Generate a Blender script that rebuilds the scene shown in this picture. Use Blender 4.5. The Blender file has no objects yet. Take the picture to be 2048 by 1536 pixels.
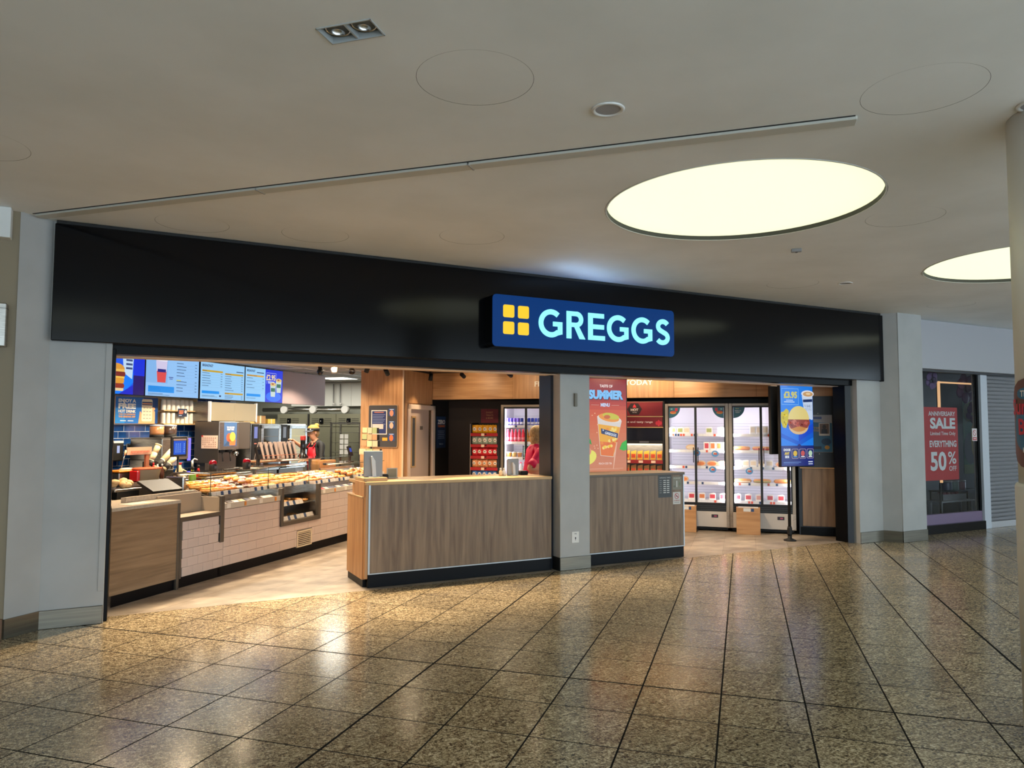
import bpy, bmesh, math, random
from mathutils import Vector, Matrix

random.seed(7)
SC = bpy.context.scene
COL = SC.collection
PI = math.pi
S2 = math.sqrt(.5)

# ------------------------------------------------------------------ camera
cam = bpy.data.cameras.new('camera')
cam.sensor_width = 36.0
cam.lens = 1472.07 / 2048 * 36.0
cam.clip_start = 0.05
cam_o = bpy.data.objects.new('camera', cam)
COL.objects.link(cam_o)
_yaw, _pit, _rol = math.radians(27.575), math.radians(3.394), math.radians(0.185)
_f = Vector((math.sin(_yaw) * math.cos(_pit), math.cos(_yaw) * math.cos(_pit), math.sin(_pit)))
_r = Vector((math.cos(_yaw), -math.sin(_yaw), 0))
_u = _r.cross(_f)
_r2 = _r * math.cos(_rol) + _u * math.sin(_rol)
_u2 = _u * math.cos(_rol) - _r * math.sin(_rol)
_m = Matrix((_r2, _u2, -_f)).transposed().to_4x4()
_m.translation = (0, 0, 1.6)
cam_o.matrix_world = _m
SC.camera = cam_o

# ------------------------------------------------------------------ daylight of the glazed mall ends, exposure
SC.view_settings.view_transform = 'Standard'
SC.view_settings.look = 'None'
SC.view_settings.gamma = 1.0
SC.view_settings.use_curve_mapping = False
SC.view_settings.exposure = 0.0
W = bpy.data.worlds.new('daylight')
SC.world = W
W.use_nodes = True
W.node_tree.nodes['Background'].inputs[0].default_value = (0.70, 0.87, 1.0, 1)
W.node_tree.nodes['Background'].inputs[1].default_value = 4.0
PANEL_GLOW = 1.2          # round ceiling lights of the mall
WARM = (1.0, 0.76, 0.49)
try:
    SC.cycles.max_bounces = 8
    SC.cycles.diffuse_bounces = 4
    SC.cycles.glossy_bounces = 4
    SC.cycles.transparent_max_bounces = 16
    SC.cycles.sample_clamp_indirect = 4.0
    SC.cycles.caustics_reflective = False
    SC.cycles.caustics_refractive = False
except Exception:
    pass


# ------------------------------------------------------------------ materials
MATS = {}


def lin(c):
    """sRGB 0-255 -> linear"""
    out = []
    for k in c[:3]:
        k = k / 255.0
        out.append(k / 12.92 if k <= 0.04045 else ((k + 0.055) / 1.055) ** 2.4)
    return tuple(out)


def mat(name, rgb=(200, 200, 200), rough=0.5, metal=0.0, spec=0.5, emit=None, es=1.0, coat=0.0):
    if name in MATS:
        return MATS[name]
    m = bpy.data.materials.new(name)
    m.use_nodes = True
    b = m.node_tree.nodes['Principled BSDF']
    b.inputs['Base Color'].default_value = (*lin(rgb), 1)
    b.inputs['Roughness'].default_value = rough
    b.inputs['Metallic'].default_value = metal
    b.inputs['Specular IOR Level'].default_value = spec
    if coat:
        b.inputs['Coat Weight'].default_value = coat
        b.inputs['Coat Roughness'].default_value = 0.08
    if emit is not None:
        b.inputs['Emission Color'].default_value = (*lin(emit), 1)
        b.inputs['Emission Strength'].default_value = es
    MATS[name] = m
    return m


def grain(m, scale, c0, c1, sc=6.0, detail=6.0, lo=0.35, hi=0.65, bump=0.0, coord='Object', dist=0.0, rough=None, rand=0.0):
    """mix two colours by noise stretched with `scale` over object space"""
    nt = m.node_tree
    b = nt.nodes['Principled BSDF']
    tc = nt.nodes.new('ShaderNodeTexCoord')
    mp = nt.nodes.new('ShaderNodeMapping')
    mp.inputs['Scale'].default_value = scale
    n = nt.nodes.new('ShaderNodeTexNoise')
    n.inputs['Scale'].default_value = sc
    n.inputs['Detail'].default_value = detail
    n.inputs['Distortion'].default_value = dist
    if coord == 'World':
        g = nt.nodes.new('ShaderNodeNewGeometry')
        nt.links.new(g.outputs['Position'], mp.inputs['Vector'])
    else:
        nt.links.new(tc.outputs[coord], mp.inputs['Vector'])
    nt.links.new(mp.outputs[0], n.inputs['Vector'])
    r = nt.nodes.new('ShaderNodeValToRGB')
    r.color_ramp.elements[0].position = lo
    r.color_ramp.elements[1].position = hi
    r.color_ramp.elements[0].color = (*lin(c0), 1)
    r.color_ramp.elements[1].color = (*lin(c1), 1)
    nt.links.new(n.outputs['Fac'], r.inputs['Fac'])
    out = r.outputs['Color']
    if rand:
        oi = nt.nodes.new('ShaderNodeObjectInfo')
        mr = nt.nodes.new('ShaderNodeMapRange')
        mr.inputs['To Min'].default_value = 1 - rand
        mr.inputs['To Max'].default_value = 1 + rand
        nt.links.new(oi.outputs['Random'], mr.inputs['Value'])
        hs = nt.nodes.new('ShaderNodeHueSaturation')
        nt.links.new(mr.outputs[0], hs.inputs['Value'])
        nt.links.new(out, hs.inputs['Color'])
        out = hs.outputs['Color']
    nt.links.new(out, b.inputs['Base Color'])
    if bump:
        bp = nt.nodes.new('ShaderNodeBump')
        bp.inputs['Strength'].default_value = bump
        bp.inputs['Distance'].default_value = 0.004
        nt.links.new(n.outputs['Fac'], bp.inputs['Height'])
        nt.links.new(bp.outputs[0], b.inputs['Normal'])
    return m


def wood(name, c0, c1, axis='z', rough=0.45, sc=5.0):
    m = mat(name, c0, rough)
    k = {'z': (14, 14, 0.9), 'x': (0.9, 14, 14)}[axis]
    grain(m, k, c0, c1, sc=sc * .3, detail=8, lo=0.3, hi=0.72, dist=0.6)
    return m


def glass(name, tint=(255, 255, 255), refl=1.0, rough=0.0):
    if name in MATS:
        return MATS[name]
    m = bpy.data.materials.new(name)
    m.use_nodes = True
    nt = m.node_tree
    nt.nodes.clear()
    o = nt.nodes.new('ShaderNodeOutputMaterial')
    t = nt.nodes.new('ShaderNodeBsdfTransparent')
    t.inputs[0].default_value = (*lin(tint), 1)
    g = nt.nodes.new('ShaderNodeBsdfGlossy')
    g.inputs['Roughness'].default_value = rough
    fr = nt.nodes.new('ShaderNodeLayerWeight')
    pw = nt.nodes.new('ShaderNodeMath')
    pw.operation = 'POWER'
    pw.inputs[1].default_value = 4.0
    nt.links.new(fr.outputs['Facing'], pw.inputs[0])
    mu = nt.nodes.new('ShaderNodeMath')
    mu.operation = 'MULTIPLY_ADD'
    mu.inputs[1].default_value = 0.95 * refl
    mu.inputs[2].default_value = 0.03 * refl
    nt.links.new(pw.outputs[0], mu.inputs[0])
    mx = nt.nodes.new('ShaderNodeMixShader')
    nt.links.new(mu.outputs[0], mx.inputs[0])
    nt.links.new(t.outputs[0], mx.inputs[1])
    nt.links.new(g.outputs[0], mx.inputs[2])
    nt.links.new(mx.outputs[0], o.inputs[0])
    MATS[name] = m
    return m


def glow(name, rgb, s=1.0):
    return mat(name, (10, 10, 12), 0.35, emit=rgb, es=s)


# ------------------------------------------------------------------ mesh building
class MB:
    def __init__(self):
        self.v, self.f, self.m, self.s = [], [], [], []

    def add(self, verts, faces, mi=0, smooth=False):
        o = len(self.v)
        self.v += [tuple(p) for p in verts]
        for fc in faces:
            self.f.append([i + o for i in fc])
            self.m.append(mi)
            self.s.append(smooth)
        return self

    def box(self, x0, x1, y0, y1, z0, z1, mi=0, ch=0.0):
        if ch <= 0:
            v = [(x, y, z) for z in (z0, z1) for y in (y0, y1) for x in (x0, x1)]
            f = [(0, 2, 3, 1), (4, 5, 7, 6), (0, 1, 5, 4), (2, 6, 7, 3), (0, 4, 6, 2), (1, 3, 7, 5)]
            return self.add(v, f, mi)
        ch = min(ch, (x1 - x0) * .45, (y1 - y0) * .45, (z1 - z0) * .45)
        v, idx = [], {}
        for sx in (0, 1):
            for sy in (0, 1):
                for sz in (0, 1):
                    P = [(x0, x1)[sx], (y0, y1)[sy], (z0, z1)[sz]]
                    D = [ch * (1 - 2 * sx), ch * (1 - 2 * sy), ch * (1 - 2 * sz)]
                    for a in range(3):
                        q = [P[i] + (0 if i == a else D[i]) for i in range(3)]
                        idx[(sx, sy, sz, a)] = len(v)
                        v.append(q)
        f = []
        for a in range(3):
            for sgn in (0, 1):
                o = [i for i in range(3) if i != a]
                q = []
                for c in ((0, 0), (1, 0), (1, 1), (0, 1)):
                    k = [0, 0, 0]
                    k[a] = sgn
                    k[o[0]], k[o[1]] = c
                    q.append(idx[(*k, a)])
                f.append(q)
        for a in range(3):
            o = [i for i in range(3) if i != a]
            for c in ((0, 0), (1, 0), (1, 1), (0, 1)):
                k0 = [0, 0, 0]
                k1 = [0, 0, 0]
                k1[a] = 1
                for kk in (k0, k1):
                    kk[o[0]], kk[o[1]] = c
                f.append([idx[(*k0, o[0])], idx[(*k0, o[1])], idx[(*k1, o[1])], idx[(*k1, o[0])]])
        for sx in (0, 1):
            for sy in (0, 1):
                for sz in (0, 1):
                    f.append([idx[(sx, sy, sz, a)] for a in range(3)])
        return self.add(v, f, mi)

    def prism(self, pts, y0, y1, mi=0, smooth=False):
        """polygon in (x,z) extruded along y"""
        n = len(pts)
        v = [(p[0], y0, p[1]) for p in pts] + [(p[0], y1, p[1]) for p in pts]
        f = [list(range(n)), list(range(2 * n - 1, n - 1, -1))]
        self.add(v, f, mi)
        o = len(self.v) - 2 * n
        for i in range(n):
            j = (i + 1) % n
            self.f.append([o + i, o + j, o + n + j, o + n + i])
            self.m.append(mi)
            self.s.append(smooth)
        return self

    def slab(self, pts, z0, z1, mi=0):
        """polygon in (x,y) extruded along z"""
        n = len(pts)
        v = [(p[0], p[1], z0) for p in pts] + [(p[0], p[1], z1) for p in pts]
        f = [list(range(n - 1, -1, -1)), list(range(n, 2 * n))]
        f += [[i, (i + 1) % n, n + (i + 1) % n, n + i] for i in range(n)]
        return self.add(v, f, mi)

    def cyl(self, p0, p1, r0, r1=None, n=12, mi=0, caps=True, smooth=True):
        r1 = r0 if r1 is None else r1
        p0, p1 = Vector(p0), Vector(p1)
        d = (p1 - p0).normalized()
        a = d.orthogonal().normalized()
        b = d.cross(a)
        v = []
        for p, r in ((p0, r0), (p1, r1)):
            for i in range(n):
                t = 2 * PI * i / n
                v.append(p + a * (r * math.cos(t)) + b * (r * math.sin(t)))
        f = [[i, (i + 1) % n, n + (i + 1) % n, n + i] for i in range(n)]
        self.add(v, f, mi, smooth)
        if caps:
            o = len(self.v) - 2 * n
            for q in (list(range(n - 1, -1, -1)), list(range(n, 2 * n))):
                self.f.append([o + i for i in q])
                self.m.append(mi)
                self.s.append(False)
        return self

    def lathe(self, prof, c=(0, 0, 0), n=16, mi=0, smooth=True, sx=1.0, sy=1.0):
        v, f = [], []
        for r, z in prof:
            for i in range(n):
                t = 2 * PI * i / n
                v.append((c[0] + r * sx * math.cos(t), c[1] + r * sy * math.sin(t), c[2] + z))
        k = len(prof)
        for j in range(k - 1):
            for i in range(n):
                f.append([j * n + i, j * n + (i + 1) % n, (j + 1) * n + (i + 1) % n, (j + 1) * n + i])
        f.append(list(range(n - 1, -1, -1)))
        f.append([(k - 1) * n + i for i in range(n)])
        return self.add(v, f, mi, smooth)

    def ball(self, c, rx, ry=None, rz=None, n=12, k=7, mi=0):
        ry = rx if ry is None else ry
        rz = rx if rz is None else rz
        v = [(c[0], c[1], c[2] - rz)]
        for j in range(1, k):
            t = PI * j / k - PI / 2
            for i in range(n):
                a = 2 * PI * i / n
                v.append((c[0] + rx * math.cos(t) * math.cos(a), c[1] + ry * math.cos(t) * math.sin(a), c[2] + rz * math.sin(t)))
        v.append((c[0], c[1], c[2] + rz))
        f = [[0, 1 + (i + 1) % n, 1 + i] for i in range(n)]
        for j in range(k - 2):
            for i in range(n):
                f.append([1 + j * n + i, 1 + j * n + (i + 1) % n, 1 + (j + 1) * n + (i + 1) % n, 1 + (j + 1) * n + i])
        e = len(v) - 1
        f += [[1 + (k - 2) * n + i, 1 + (k - 2) * n + (i + 1) % n, e] for i in range(n)]
        return self.add(v, f, mi, True)

    def tube(self, pts, r, n=8, mi=0):
        pts = [Vector(p) for p in pts]
        v, f = [], []
        a = None
        for i, p in enumerate(pts):
            d = (pts[min(i + 1, len(pts) - 1)] - pts[max(i - 1, 0)]).normalized()
            if a is None:
                a = d.orthogonal().normalized()
            else:
                a = (a - d * a.dot(d)).normalized()
            b = d.cross(a)
            for k in range(n):
                t = 2 * PI * k / n
                v.append(p + a * (r * math.cos(t)) + b * (r * math.sin(t)))
        m = len(pts)
        for j in range(m - 1):
            for i in range(n):
                f.append([j * n + i, j * n + (i + 1) % n, (j + 1) * n + (i + 1) % n, (j + 1) * n + i])
        f.append(list(range(n - 1, -1, -1)))
        f.append([(m - 1) * n + i for i in range(n)])
        return self.add(v, f, mi, True)

    def ring(self, c, r0, r1, z0, z1, n=48, mi=0):
        v = []
        for r, z in ((r0, z0), (r1, z0), (r1, z1), (r0, z1)):
            for i in range(n):
                t = 2 * PI * i / n
                v.append((c[0] + r * math.cos(t), c[1] + r * math.sin(t), z))
        f = []
        for j in range(4):
            for i in range(n):
                f.append([j * n + i, j * n + (i + 1) % n, ((j + 1) % 4) * n + (i + 1) % n, ((j + 1) % 4) * n + i])
        return self.add(v, f, mi)

    def mesh(self, name, mats):
        me = bpy.data.meshes.new(name)
        me.from_pydata(self.v, [], self.f)
        for m in mats:
            me.materials.append(m)
        me.polygons.foreach_set('material_index', self.m)
        me.polygons.foreach_set('use_smooth', self.s)
        bm = bmesh.new()
        bm.from_mesh(me)
        bmesh.ops.recalc_face_normals(bm, faces=bm.faces)
        bm.to_mesh(me)
        bm.free()
        me.update()
        return me


ROT = {'W': 0.0, 'U': PI / 4, 'V': -PI / 4}


def to_world(p, frame):
    """frames: W = x,y ; U = (u along the service counter, w behind it) ; V = (v along the chiller wall, u behind it)"""
    a, b, z = p
    if frame == 'U':
        return ((a - b) * S2, (a + b) * S2, z)
    if frame == 'V':
        return ((a + b) * S2, (b - a) * S2, z)
    return (a, b, z)


def tag(o, label=None, cat=None, group=None, kind=None):
    if label:
        o['label'] = label
    if cat:
        o['category'] = cat
    if group:
        o['group'] = group
    if kind:
        o['kind'] = kind
    return o


def part(name, mb, mats, parent=None, loc=(0, 0, 0), rot=0.0, label=None, kind=None):
    if not isinstance(mats, (list, tuple)):
        mats = [mats]
    me = mb if isinstance(mb, bpy.types.Mesh) else mb.mesh(name, mats)
    o = bpy.data.objects.new(name, me)
    COL.objects.link(o)
    o.location = loc
    o.rotation_euler = (0, 0, rot)
    if parent is not None:
        o.parent = parent
    if label:
        o['label'] = label
    if kind:
        o['kind'] = kind
    return o


def thing(name, label, cat, loc=(0, 0, 0), frame='W', rz=0.0, group=None, kind=None):
    o = bpy.data.objects.new(name, None)
    COL.objects.link(o)
    o.empty_display_size = 0.1
    o.location = to_world(loc, frame)
    o.rotation_euler = (0, 0, ROT[frame] + rz)
    return tag(o, label, cat, group, kind)


def single(name, label, cat, mb, mats, loc=(0, 0, 0), frame='W', rz=0.0, group=None):
    o = part(name, mb, mats, None, to_world(loc, frame), ROT[frame] + rz)
    return tag(o, label, cat, group)


def struct(name, mb, mats, loc=(0, 0, 0), frame='W', rz=0.0):
    o = part(name, mb, mats, None, to_world(loc, frame), ROT[frame] + rz)
    o['kind'] = 'structure'
    return o


def dup(root, loc, frame='W', rz=0.0, label=None, group=None):
    r = root.copy()
    COL.objects.link(r)
    r.location = to_world(loc, frame)
    r.rotation_euler = (0, 0, ROT[frame] + rz)
    if label:
        r['label'] = label
    if group:
        r['group'] = group
    for ch in list(root.children):
        c = ch.copy()
        COL.objects.link(c)
        c.parent = r
        for g in list(ch.children):
            d = g.copy()
            COL.objects.link(d)
            d.parent = c
    return r


# ------------------------------------------------------------------ flat print: lettering and artwork on posters, labels, screens
_TX = {}


def text_geo(s, bold=0.0):
    key = (s, bold)
    if key in _TX:
        return _TX[key]
    cu = bpy.data.curves.new('t', 'FONT')
    cu.body = s
    cu.size = 1.0
    cu.offset = bold
    cu.resolution_u = 3
    cu.fill_mode = 'FRONT'
    ob = bpy.data.objects.new('t', cu)
    COL.objects.link(ob)
    me = ob.to_mesh()
    v = [tuple(p.co) for p in me.vertices]
    f = [list(p.vertices) for p in me.polygons]
    ob.to_mesh_clear()
    bpy.data.objects.remove(ob)
    bpy.data.curves.remove(cu)
    xs = [p[0] for p in v] or [0, 1]
    ys = [p[1] for p in v] or [0, 1]
    _TX[key] = (v, f, min(xs), max(xs), min(ys), max(ys))
    return _TX[key]


class Art:
    """flat shapes on the plane y=0 of an object, facing -y; x right, z up"""

    def __init__(self, emit=None, pre=''):
        self.mb = MB()
        self.cols = []
        self.emit = emit
        self.pre = pre

    def ci(self, rgb):
        rgb = tuple(int(c) for c in rgb)
        if rgb not in self.cols:
            self.cols.append(rgb)
        return self.cols.index(rgb)

    def y(self, L):
        return -0.0008 * L

    def poly(self, pts, rgb, L=1):
        n = len(pts)
        y = self.y(L)
        self.mb.add([(p[0], y, p[1]) for p in pts], [list(range(n))], self.ci(rgb))
        return self

    def rect(self, x0, x1, z0, z1, rgb, L=1):
        return self.poly([(x0, z0), (x1, z0), (x1, z1), (x0, z1)], rgb, L)

    def rrect(self, x0, x1, z0, z1, r, rgb, L=1, n=4):
        return self.poly(rrect_pts(x0, x1, z0, z1, r, n), rgb, L)

    def ell(self, cx, cz, rx, rz, rgb, L=1, n=20, a0=0, a1=2 * PI, rot=0.0):
        c, s = math.cos(rot), math.sin(rot)
        pts = []
        m = n if abs(a1 - a0 - 2 * PI) < 1e-6 else n + 1
        for i in range(m):
            t = a0 + (a1 - a0) * i / n
            x, z = rx * math.cos(t), rz * math.sin(t)
            pts.append((cx + x * c - z * s, cz + x * s + z * c))
        return self.poly(pts, rgb, L)

    def text(self, s, x, z, h, rgb, L=2, w=None, align='c', bold=0.012, rot=0.0):
        """z = bottom of the letters, h = their height; w fits the width"""
        v, f, x0, x1, y0, y1 = text_geo(s, bold)
        # cap height from a capital letter so lower-case lines keep their size
        ch = text_geo('H', bold)
        k = h / (ch[5] - ch[4])
        kx = k if w is None else w / max(1e-6, x1 - x0)
        W_ = (x1 - x0) * kx
        ox = {'c': -W_ / 2, 'l': 0, 'r': -W_}[align]
        c, sn = math.cos(rot), math.sin(rot)
        y = self.y(L)
        vv = []
        for p in v:
            a = (p[0] - x0) * kx + ox
            b_ = (p[1] - ch[4]) * k
            vv.append((x + a * c - b_ * sn, y, z + a * sn + b_ * c))
        self.mb.add(vv, f, self.ci(rgb))
        return self

    def build(self, name, parent, loc=(0, 0, 0), rot=0.0, label=None):
        ms = []
        for c in self.cols:
            nm = f'{"screen" if self.emit else "print"}_{c[0]:03d}_{c[1]:03d}_{c[2]:03d}' + (f'_{self.emit}' if self.emit else '')
            ms.append(glow(nm, c, self.emit) if self.emit else mat(nm, c, 0.45))
        return part(name, self.mb, ms, parent, loc, rot, label)


def rrect_pts(x0, x1, z0, z1, r, n=4):
    pts = []
    for cx, cz, a in ((x1 - r, z1 - r, 0), (x0 + r, z1 - r, PI / 2), (x0 + r, z0 + r, PI), (x1 - r, z0 + r, 1.5 * PI)):
        for i in range(n + 1):
            t = a + PI / 2 * i / n
            pts.append((cx + r * math.cos(t), cz + r * math.sin(t)))
    return pts


def clip(poly, a, b, c):
    """keep the part of a convex polygon where a*x+b*y<=c"""
    out = []
    for i, p in enumerate(poly):
        q = poly[(i + 1) % len(poly)]
        dp, dq = a * p[0] + b * p[1] - c, a * q[0] + b * q[1] - c
        if dp <= 0:
            out.append(p)
        if (dp < 0 < dq) or (dq < 0 < dp):
            t = dp / (dp - dq)
            out.append((p[0] + (q[0] - p[0]) * t, p[1] + (q[1] - p[1]) * t))
    return out


# ------------------------------------------------------------------ shared materials
PAINT = mat('wall_paint', (172, 172, 170), 0.6)
grain(PAINT, (1, 1, 1), (169, 169, 167), (176, 176, 174), sc=3, detail=3)
CEILP = mat('ceiling_paint', (205, 204, 200), 0.7)
grain(CEILP, (1, 1, 1), (228, 228, 225), (238, 238, 236), sc=1.3, detail=5, coord='World')
BEIGE = mat('beige_paint', (142, 128, 104), 0.6)
STEEL = mat('brushed_steel', (176, 172, 164), 0.32, 1.0)
grain(STEEL, (3, 3, 40), (158, 154, 147), (186, 182, 175), sc=4, detail=4)
STEELD = mat('dull_steel', (116, 108, 98), 0.42, 0.85)
CHROME = mat('chrome', (210, 210, 210), 0.15, 1.0)
SKIRT = mat('steel_skirting', (116, 111, 100), 0.3, 1.0)
grain(SKIRT, (1, 1, 30), (110, 105, 95), (122, 117, 105), sc=2, detail=2)
BLACK = mat('black_metal', (8, 10, 13), 0.35, 0.0, 0.12)
BLACKM = mat('matt_black', (12, 12, 13), 0.65)
FASCIA = mat('fascia_lacquer', (5, 6, 10), 0.13, 0.0, 0.24)
NAVY = mat('navy_panel', (24, 29, 38), 0.4)
WOODV = wood('oak_laminate_upright', (104, 82, 64), (146, 122, 98), 'z')
WOODH = wood('oak_laminate_level', (116, 92, 68), (158, 130, 100), 'x')
WOODW = wood('warm_oak_upright', (170, 122, 78), (204, 156, 108), 'z')
WOODWH = wood('warm_oak_level', (176, 126, 80), (210, 162, 112), 'x')
WOODE = mat('oak_edge', (196, 160, 112), 0.45)
GREYTOP = mat('grey_worktop', (186, 172, 154), 0.4)
grain(GREYTOP, (1, 1, 1), (178, 164, 146), (194, 180, 162), sc=40, detail=3)
BRONZE = mat('bronze_trim', (92, 84, 74), 0.42, 0.4)
ALU = mat('satin_aluminium', (176, 182, 186), 0.35, 0.6)
WHITE = mat('white_plastic', (226, 224, 220), 0.4)
GREYP = mat('grey_plastic', (150, 150, 150), 0.4)
GLASS = glass('clear_glass')
GLASSD = glass('window_glass', (246, 249, 250), 1.1)
DARKBR = mat('dark_brown_wall', (44, 34, 30), 0.55)
WALLTILE_W = mat('white_glazed_tile', (206, 188, 180), 0.14, coat=0.2)
grain(WALLTILE_W, (1, 1, 1), (200, 182, 174), (212, 196, 188), sc=2, detail=2, rand=0.03)
WALLTILE_B = mat('blue_glazed_tile', (24, 62, 118), 0.12, coat=0.3)
grain(WALLTILE_B, (1, 1, 1), (18, 50, 100), (30, 74, 136), sc=8, detail=3, rand=0.12)
GROUT = mat('grout', (150, 145, 140), 0.8)

# ================================================================== SETTING
ZC = 3.265      # mall ceiling
YS = 7.16       # threshold between mall and shop floor


def granite():
    m = mat('granite', (120, 104, 78), 0.2)
    nt = m.node_tree
    b = nt.nodes['Principled BSDF']
    g = nt.nodes.new('ShaderNodeNewGeometry')
    n1 = nt.nodes.new('ShaderNodeTexNoise')
    n1.inputs['Scale'].default_value = 88
    n1.inputs['Detail'].default_value = 5
    n1.inputs['Roughness'].default_value = 0.62
    n1.inputs['Distortion'].default_value = 1.3
    mp = nt.nodes.new('ShaderNodeMapping')
    mp.inputs['Rotation'].default_value = (0, 0, PI / 4 + 0.5)
    mp.inputs['Scale'].default_value = (1.0, 0.55, 1)
    nt.links.new(g.outputs['Position'], mp.inputs['Vector'])
    nt.links.new(mp.outputs[0], n1.inputs['Vector'])
    r = nt.nodes.new('ShaderNodeValToRGB')
    cr = r.color_ramp
    cr.elements[0].position = 0.39
    cr.elements[0].color = (*lin((40, 34, 28)), 1)
    cr.elements[1].position = 0.61
    cr.elements[1].color = (*lin((236, 220, 186)), 1)
    e = cr.elements.new(0.45)
    e.color = (*lin((126, 109, 84)), 1)
    e = cr.elements.new(0.53)
    e.color = (*lin((182, 164, 130)), 1)
    n3 = nt.nodes.new('ShaderNodeTexNoise')
    n3.inputs['Scale'].default_value = 30
    n3.inputs['Detail'].default_value = 4
    n3.inputs['Distortion'].default_value = 2.2
    mp3 = nt.nodes.new('ShaderNodeMapping')
    mp3.inputs['Rotation'].default_value = (0, 0, 0.35)
    mp3.inputs['Scale'].default_value = (0.55, 1.25, 1)
    nt.links.new(g.outputs['Position'], mp3.inputs['Vector'])
    nt.links.new(mp3.outputs[0], n3.inputs['Vector'])
    mxf = nt.nodes.new('ShaderNodeMix')
    mxf.inputs['Factor'].default_value = 0.45
    nt.links.new(n1.outputs['Fac'], mxf.inputs['A'])
    nt.links.new(n3.outputs['Fac'], mxf.inputs['B'])
    nt.links.new(mxf.outputs['Result'], r.inputs['Fac'])
    n2 = nt.nodes.new('ShaderNodeTexNoise')
    n2.inputs['Scale'].default_value = 1.6
    n2.inputs['Detail'].default_value = 3
    nt.links.new(g.outputs['Position'], n2.inputs['Vector'])
    oi = nt.nodes.new('ShaderNodeObjectInfo')
    ad = nt.nodes.new('ShaderNodeMath')
    ad.operation = 'ADD'
    nt.links.new(n2.outputs['Fac'], ad.inputs[0])
    nt.links.new(oi.outputs['Random'], ad.inputs[1])
    mr = nt.nodes.new('ShaderNodeMapRange')
    mr.inputs['From Max'].default_value = 1.6
    mr.inputs['From Min'].default_value = 0.3
    mr.inputs['To Min'].default_value = 0.78
    mr.inputs['To Max'].default_value = 1.08
    nt.links.new(ad.outputs[0], mr.inputs['Value'])
    hs = nt.nodes.new('ShaderNodeHueSaturation')
    nt.links.new(mr.outputs[0], hs.inputs['Value'])
    nt.links.new(r.outputs['Color'], hs.inputs['Color'])
    nt.links.new(hs.outputs['Color'], b.inputs['Base Color'])
    # worn polish
    rr = nt.nodes.new('ShaderNodeMapRange')
    rr.inputs['To Min'].default_value = 0.12
    rr.inputs['To Max'].default_value = 0.24
    nt.links.new(n2.outputs['Fac'], rr.inputs['Value'])
    nt.links.new(rr.outputs[0], b.inputs['Roughness'])
    b.inputs['Specular IOR Level'].default_value = 0.75
    return m


GRAN = granite()
JOINT = mat('floor_joint', (26, 23, 20), 0.9, 0.0, 0.1)
JOINTD = mat('expansion_joint', (14, 15, 15), 0.8, 0.0, 0.1)


def in_view(p, mg=60):
    d = Vector(p) - Vector((0, 0, 1.6))
    z = d.dot(_f)
    if z < 0.3:
        return False
    x = 1024 + 1472.07 * d.dot(_r2) / z
    y = 768 - 1472.07 * d.dot(_u2) / z
    return -mg < x < 2048 + mg and -mg < y < 1536 + mg


# ---- mall floor
fl = MB()
fl.box(-6.2, 19, -5, YS, -0.12, -0.0004)
floor = struct('floor', fl, JOINT)
T = 0.47
tile_me = MB().box(-T / 2 + .0041, T / 2 - .0041, -T / 2 + .0041, T / 2 - .0041, -0.02, 0.0, 0, 0.0012).mesh('floor_tile', [GRAN])
cand, rest = [], MB()
for i in range(-30, 45):
    for j in range(-45, 45):
        u, v = 4.712 + T * (i + .5), -2.03 + T * (j + .5)
        x, y, _ = to_world((v, u, 0), 'V')
        if not (-6 < x < 19 and -4.9 < y < YS + 0.3):
            continue
        full = y + T * S2 < YS
        hid = (x < -1.0 and y > 7.0) or (x > 10.2 and y > 7.2)
        cand.append((in_view((x, y, 0), 40) and not hid, math.hypot(x, y), x, y, u, v, full))
cand.sort(key=lambda c: (not c[0], c[1]))
n_t = 0
for vis, d, x, y, u, v, full in cand:
    pts = [to_world((v + a * (T / 2 - .0041), u + b * (T / 2 - .0041), 0), 'V')[:2] for a, b in ((-1, -1), (1, -1), (1, 1), (-1, 1))]
    if not full:
        pts = clip(pts, 0, 1, YS - 0.002)
        if len(pts) < 3:
            continue
    if vis and n_t < 300:
        n_t += 1
        if full:
            part('floor_tile', tile_me, GRAN, floor, (x, y, 0), -PI / 4)
        else:
            part('floor_tile', MB().slab([(p[0] - x, p[1] - y) for p in pts], -0.02, 0), GRAN, floor, (x, y, 0))
    else:
        rest.slab(pts, -0.02, 0)
part('outer_floor_tiles', rest, GRAN, floor, kind='stuff')
for (a, b, c, d) in ((-2.037, -2.023, 0, 9), (1.728, 1.742, 0, 14), (-9, 7, 4.705, 4.719)):
    q = [to_world(k, 'V')[:2] for k in ((a, c, 0), (b, c, 0), (b, d, 0), (a, d, 0))]
    q = clip(q, 0, 1, YS - .01)
    part('expansion_joint', MB().slab(q, -0.01, 0.0006), JOINTD, floor)

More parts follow.
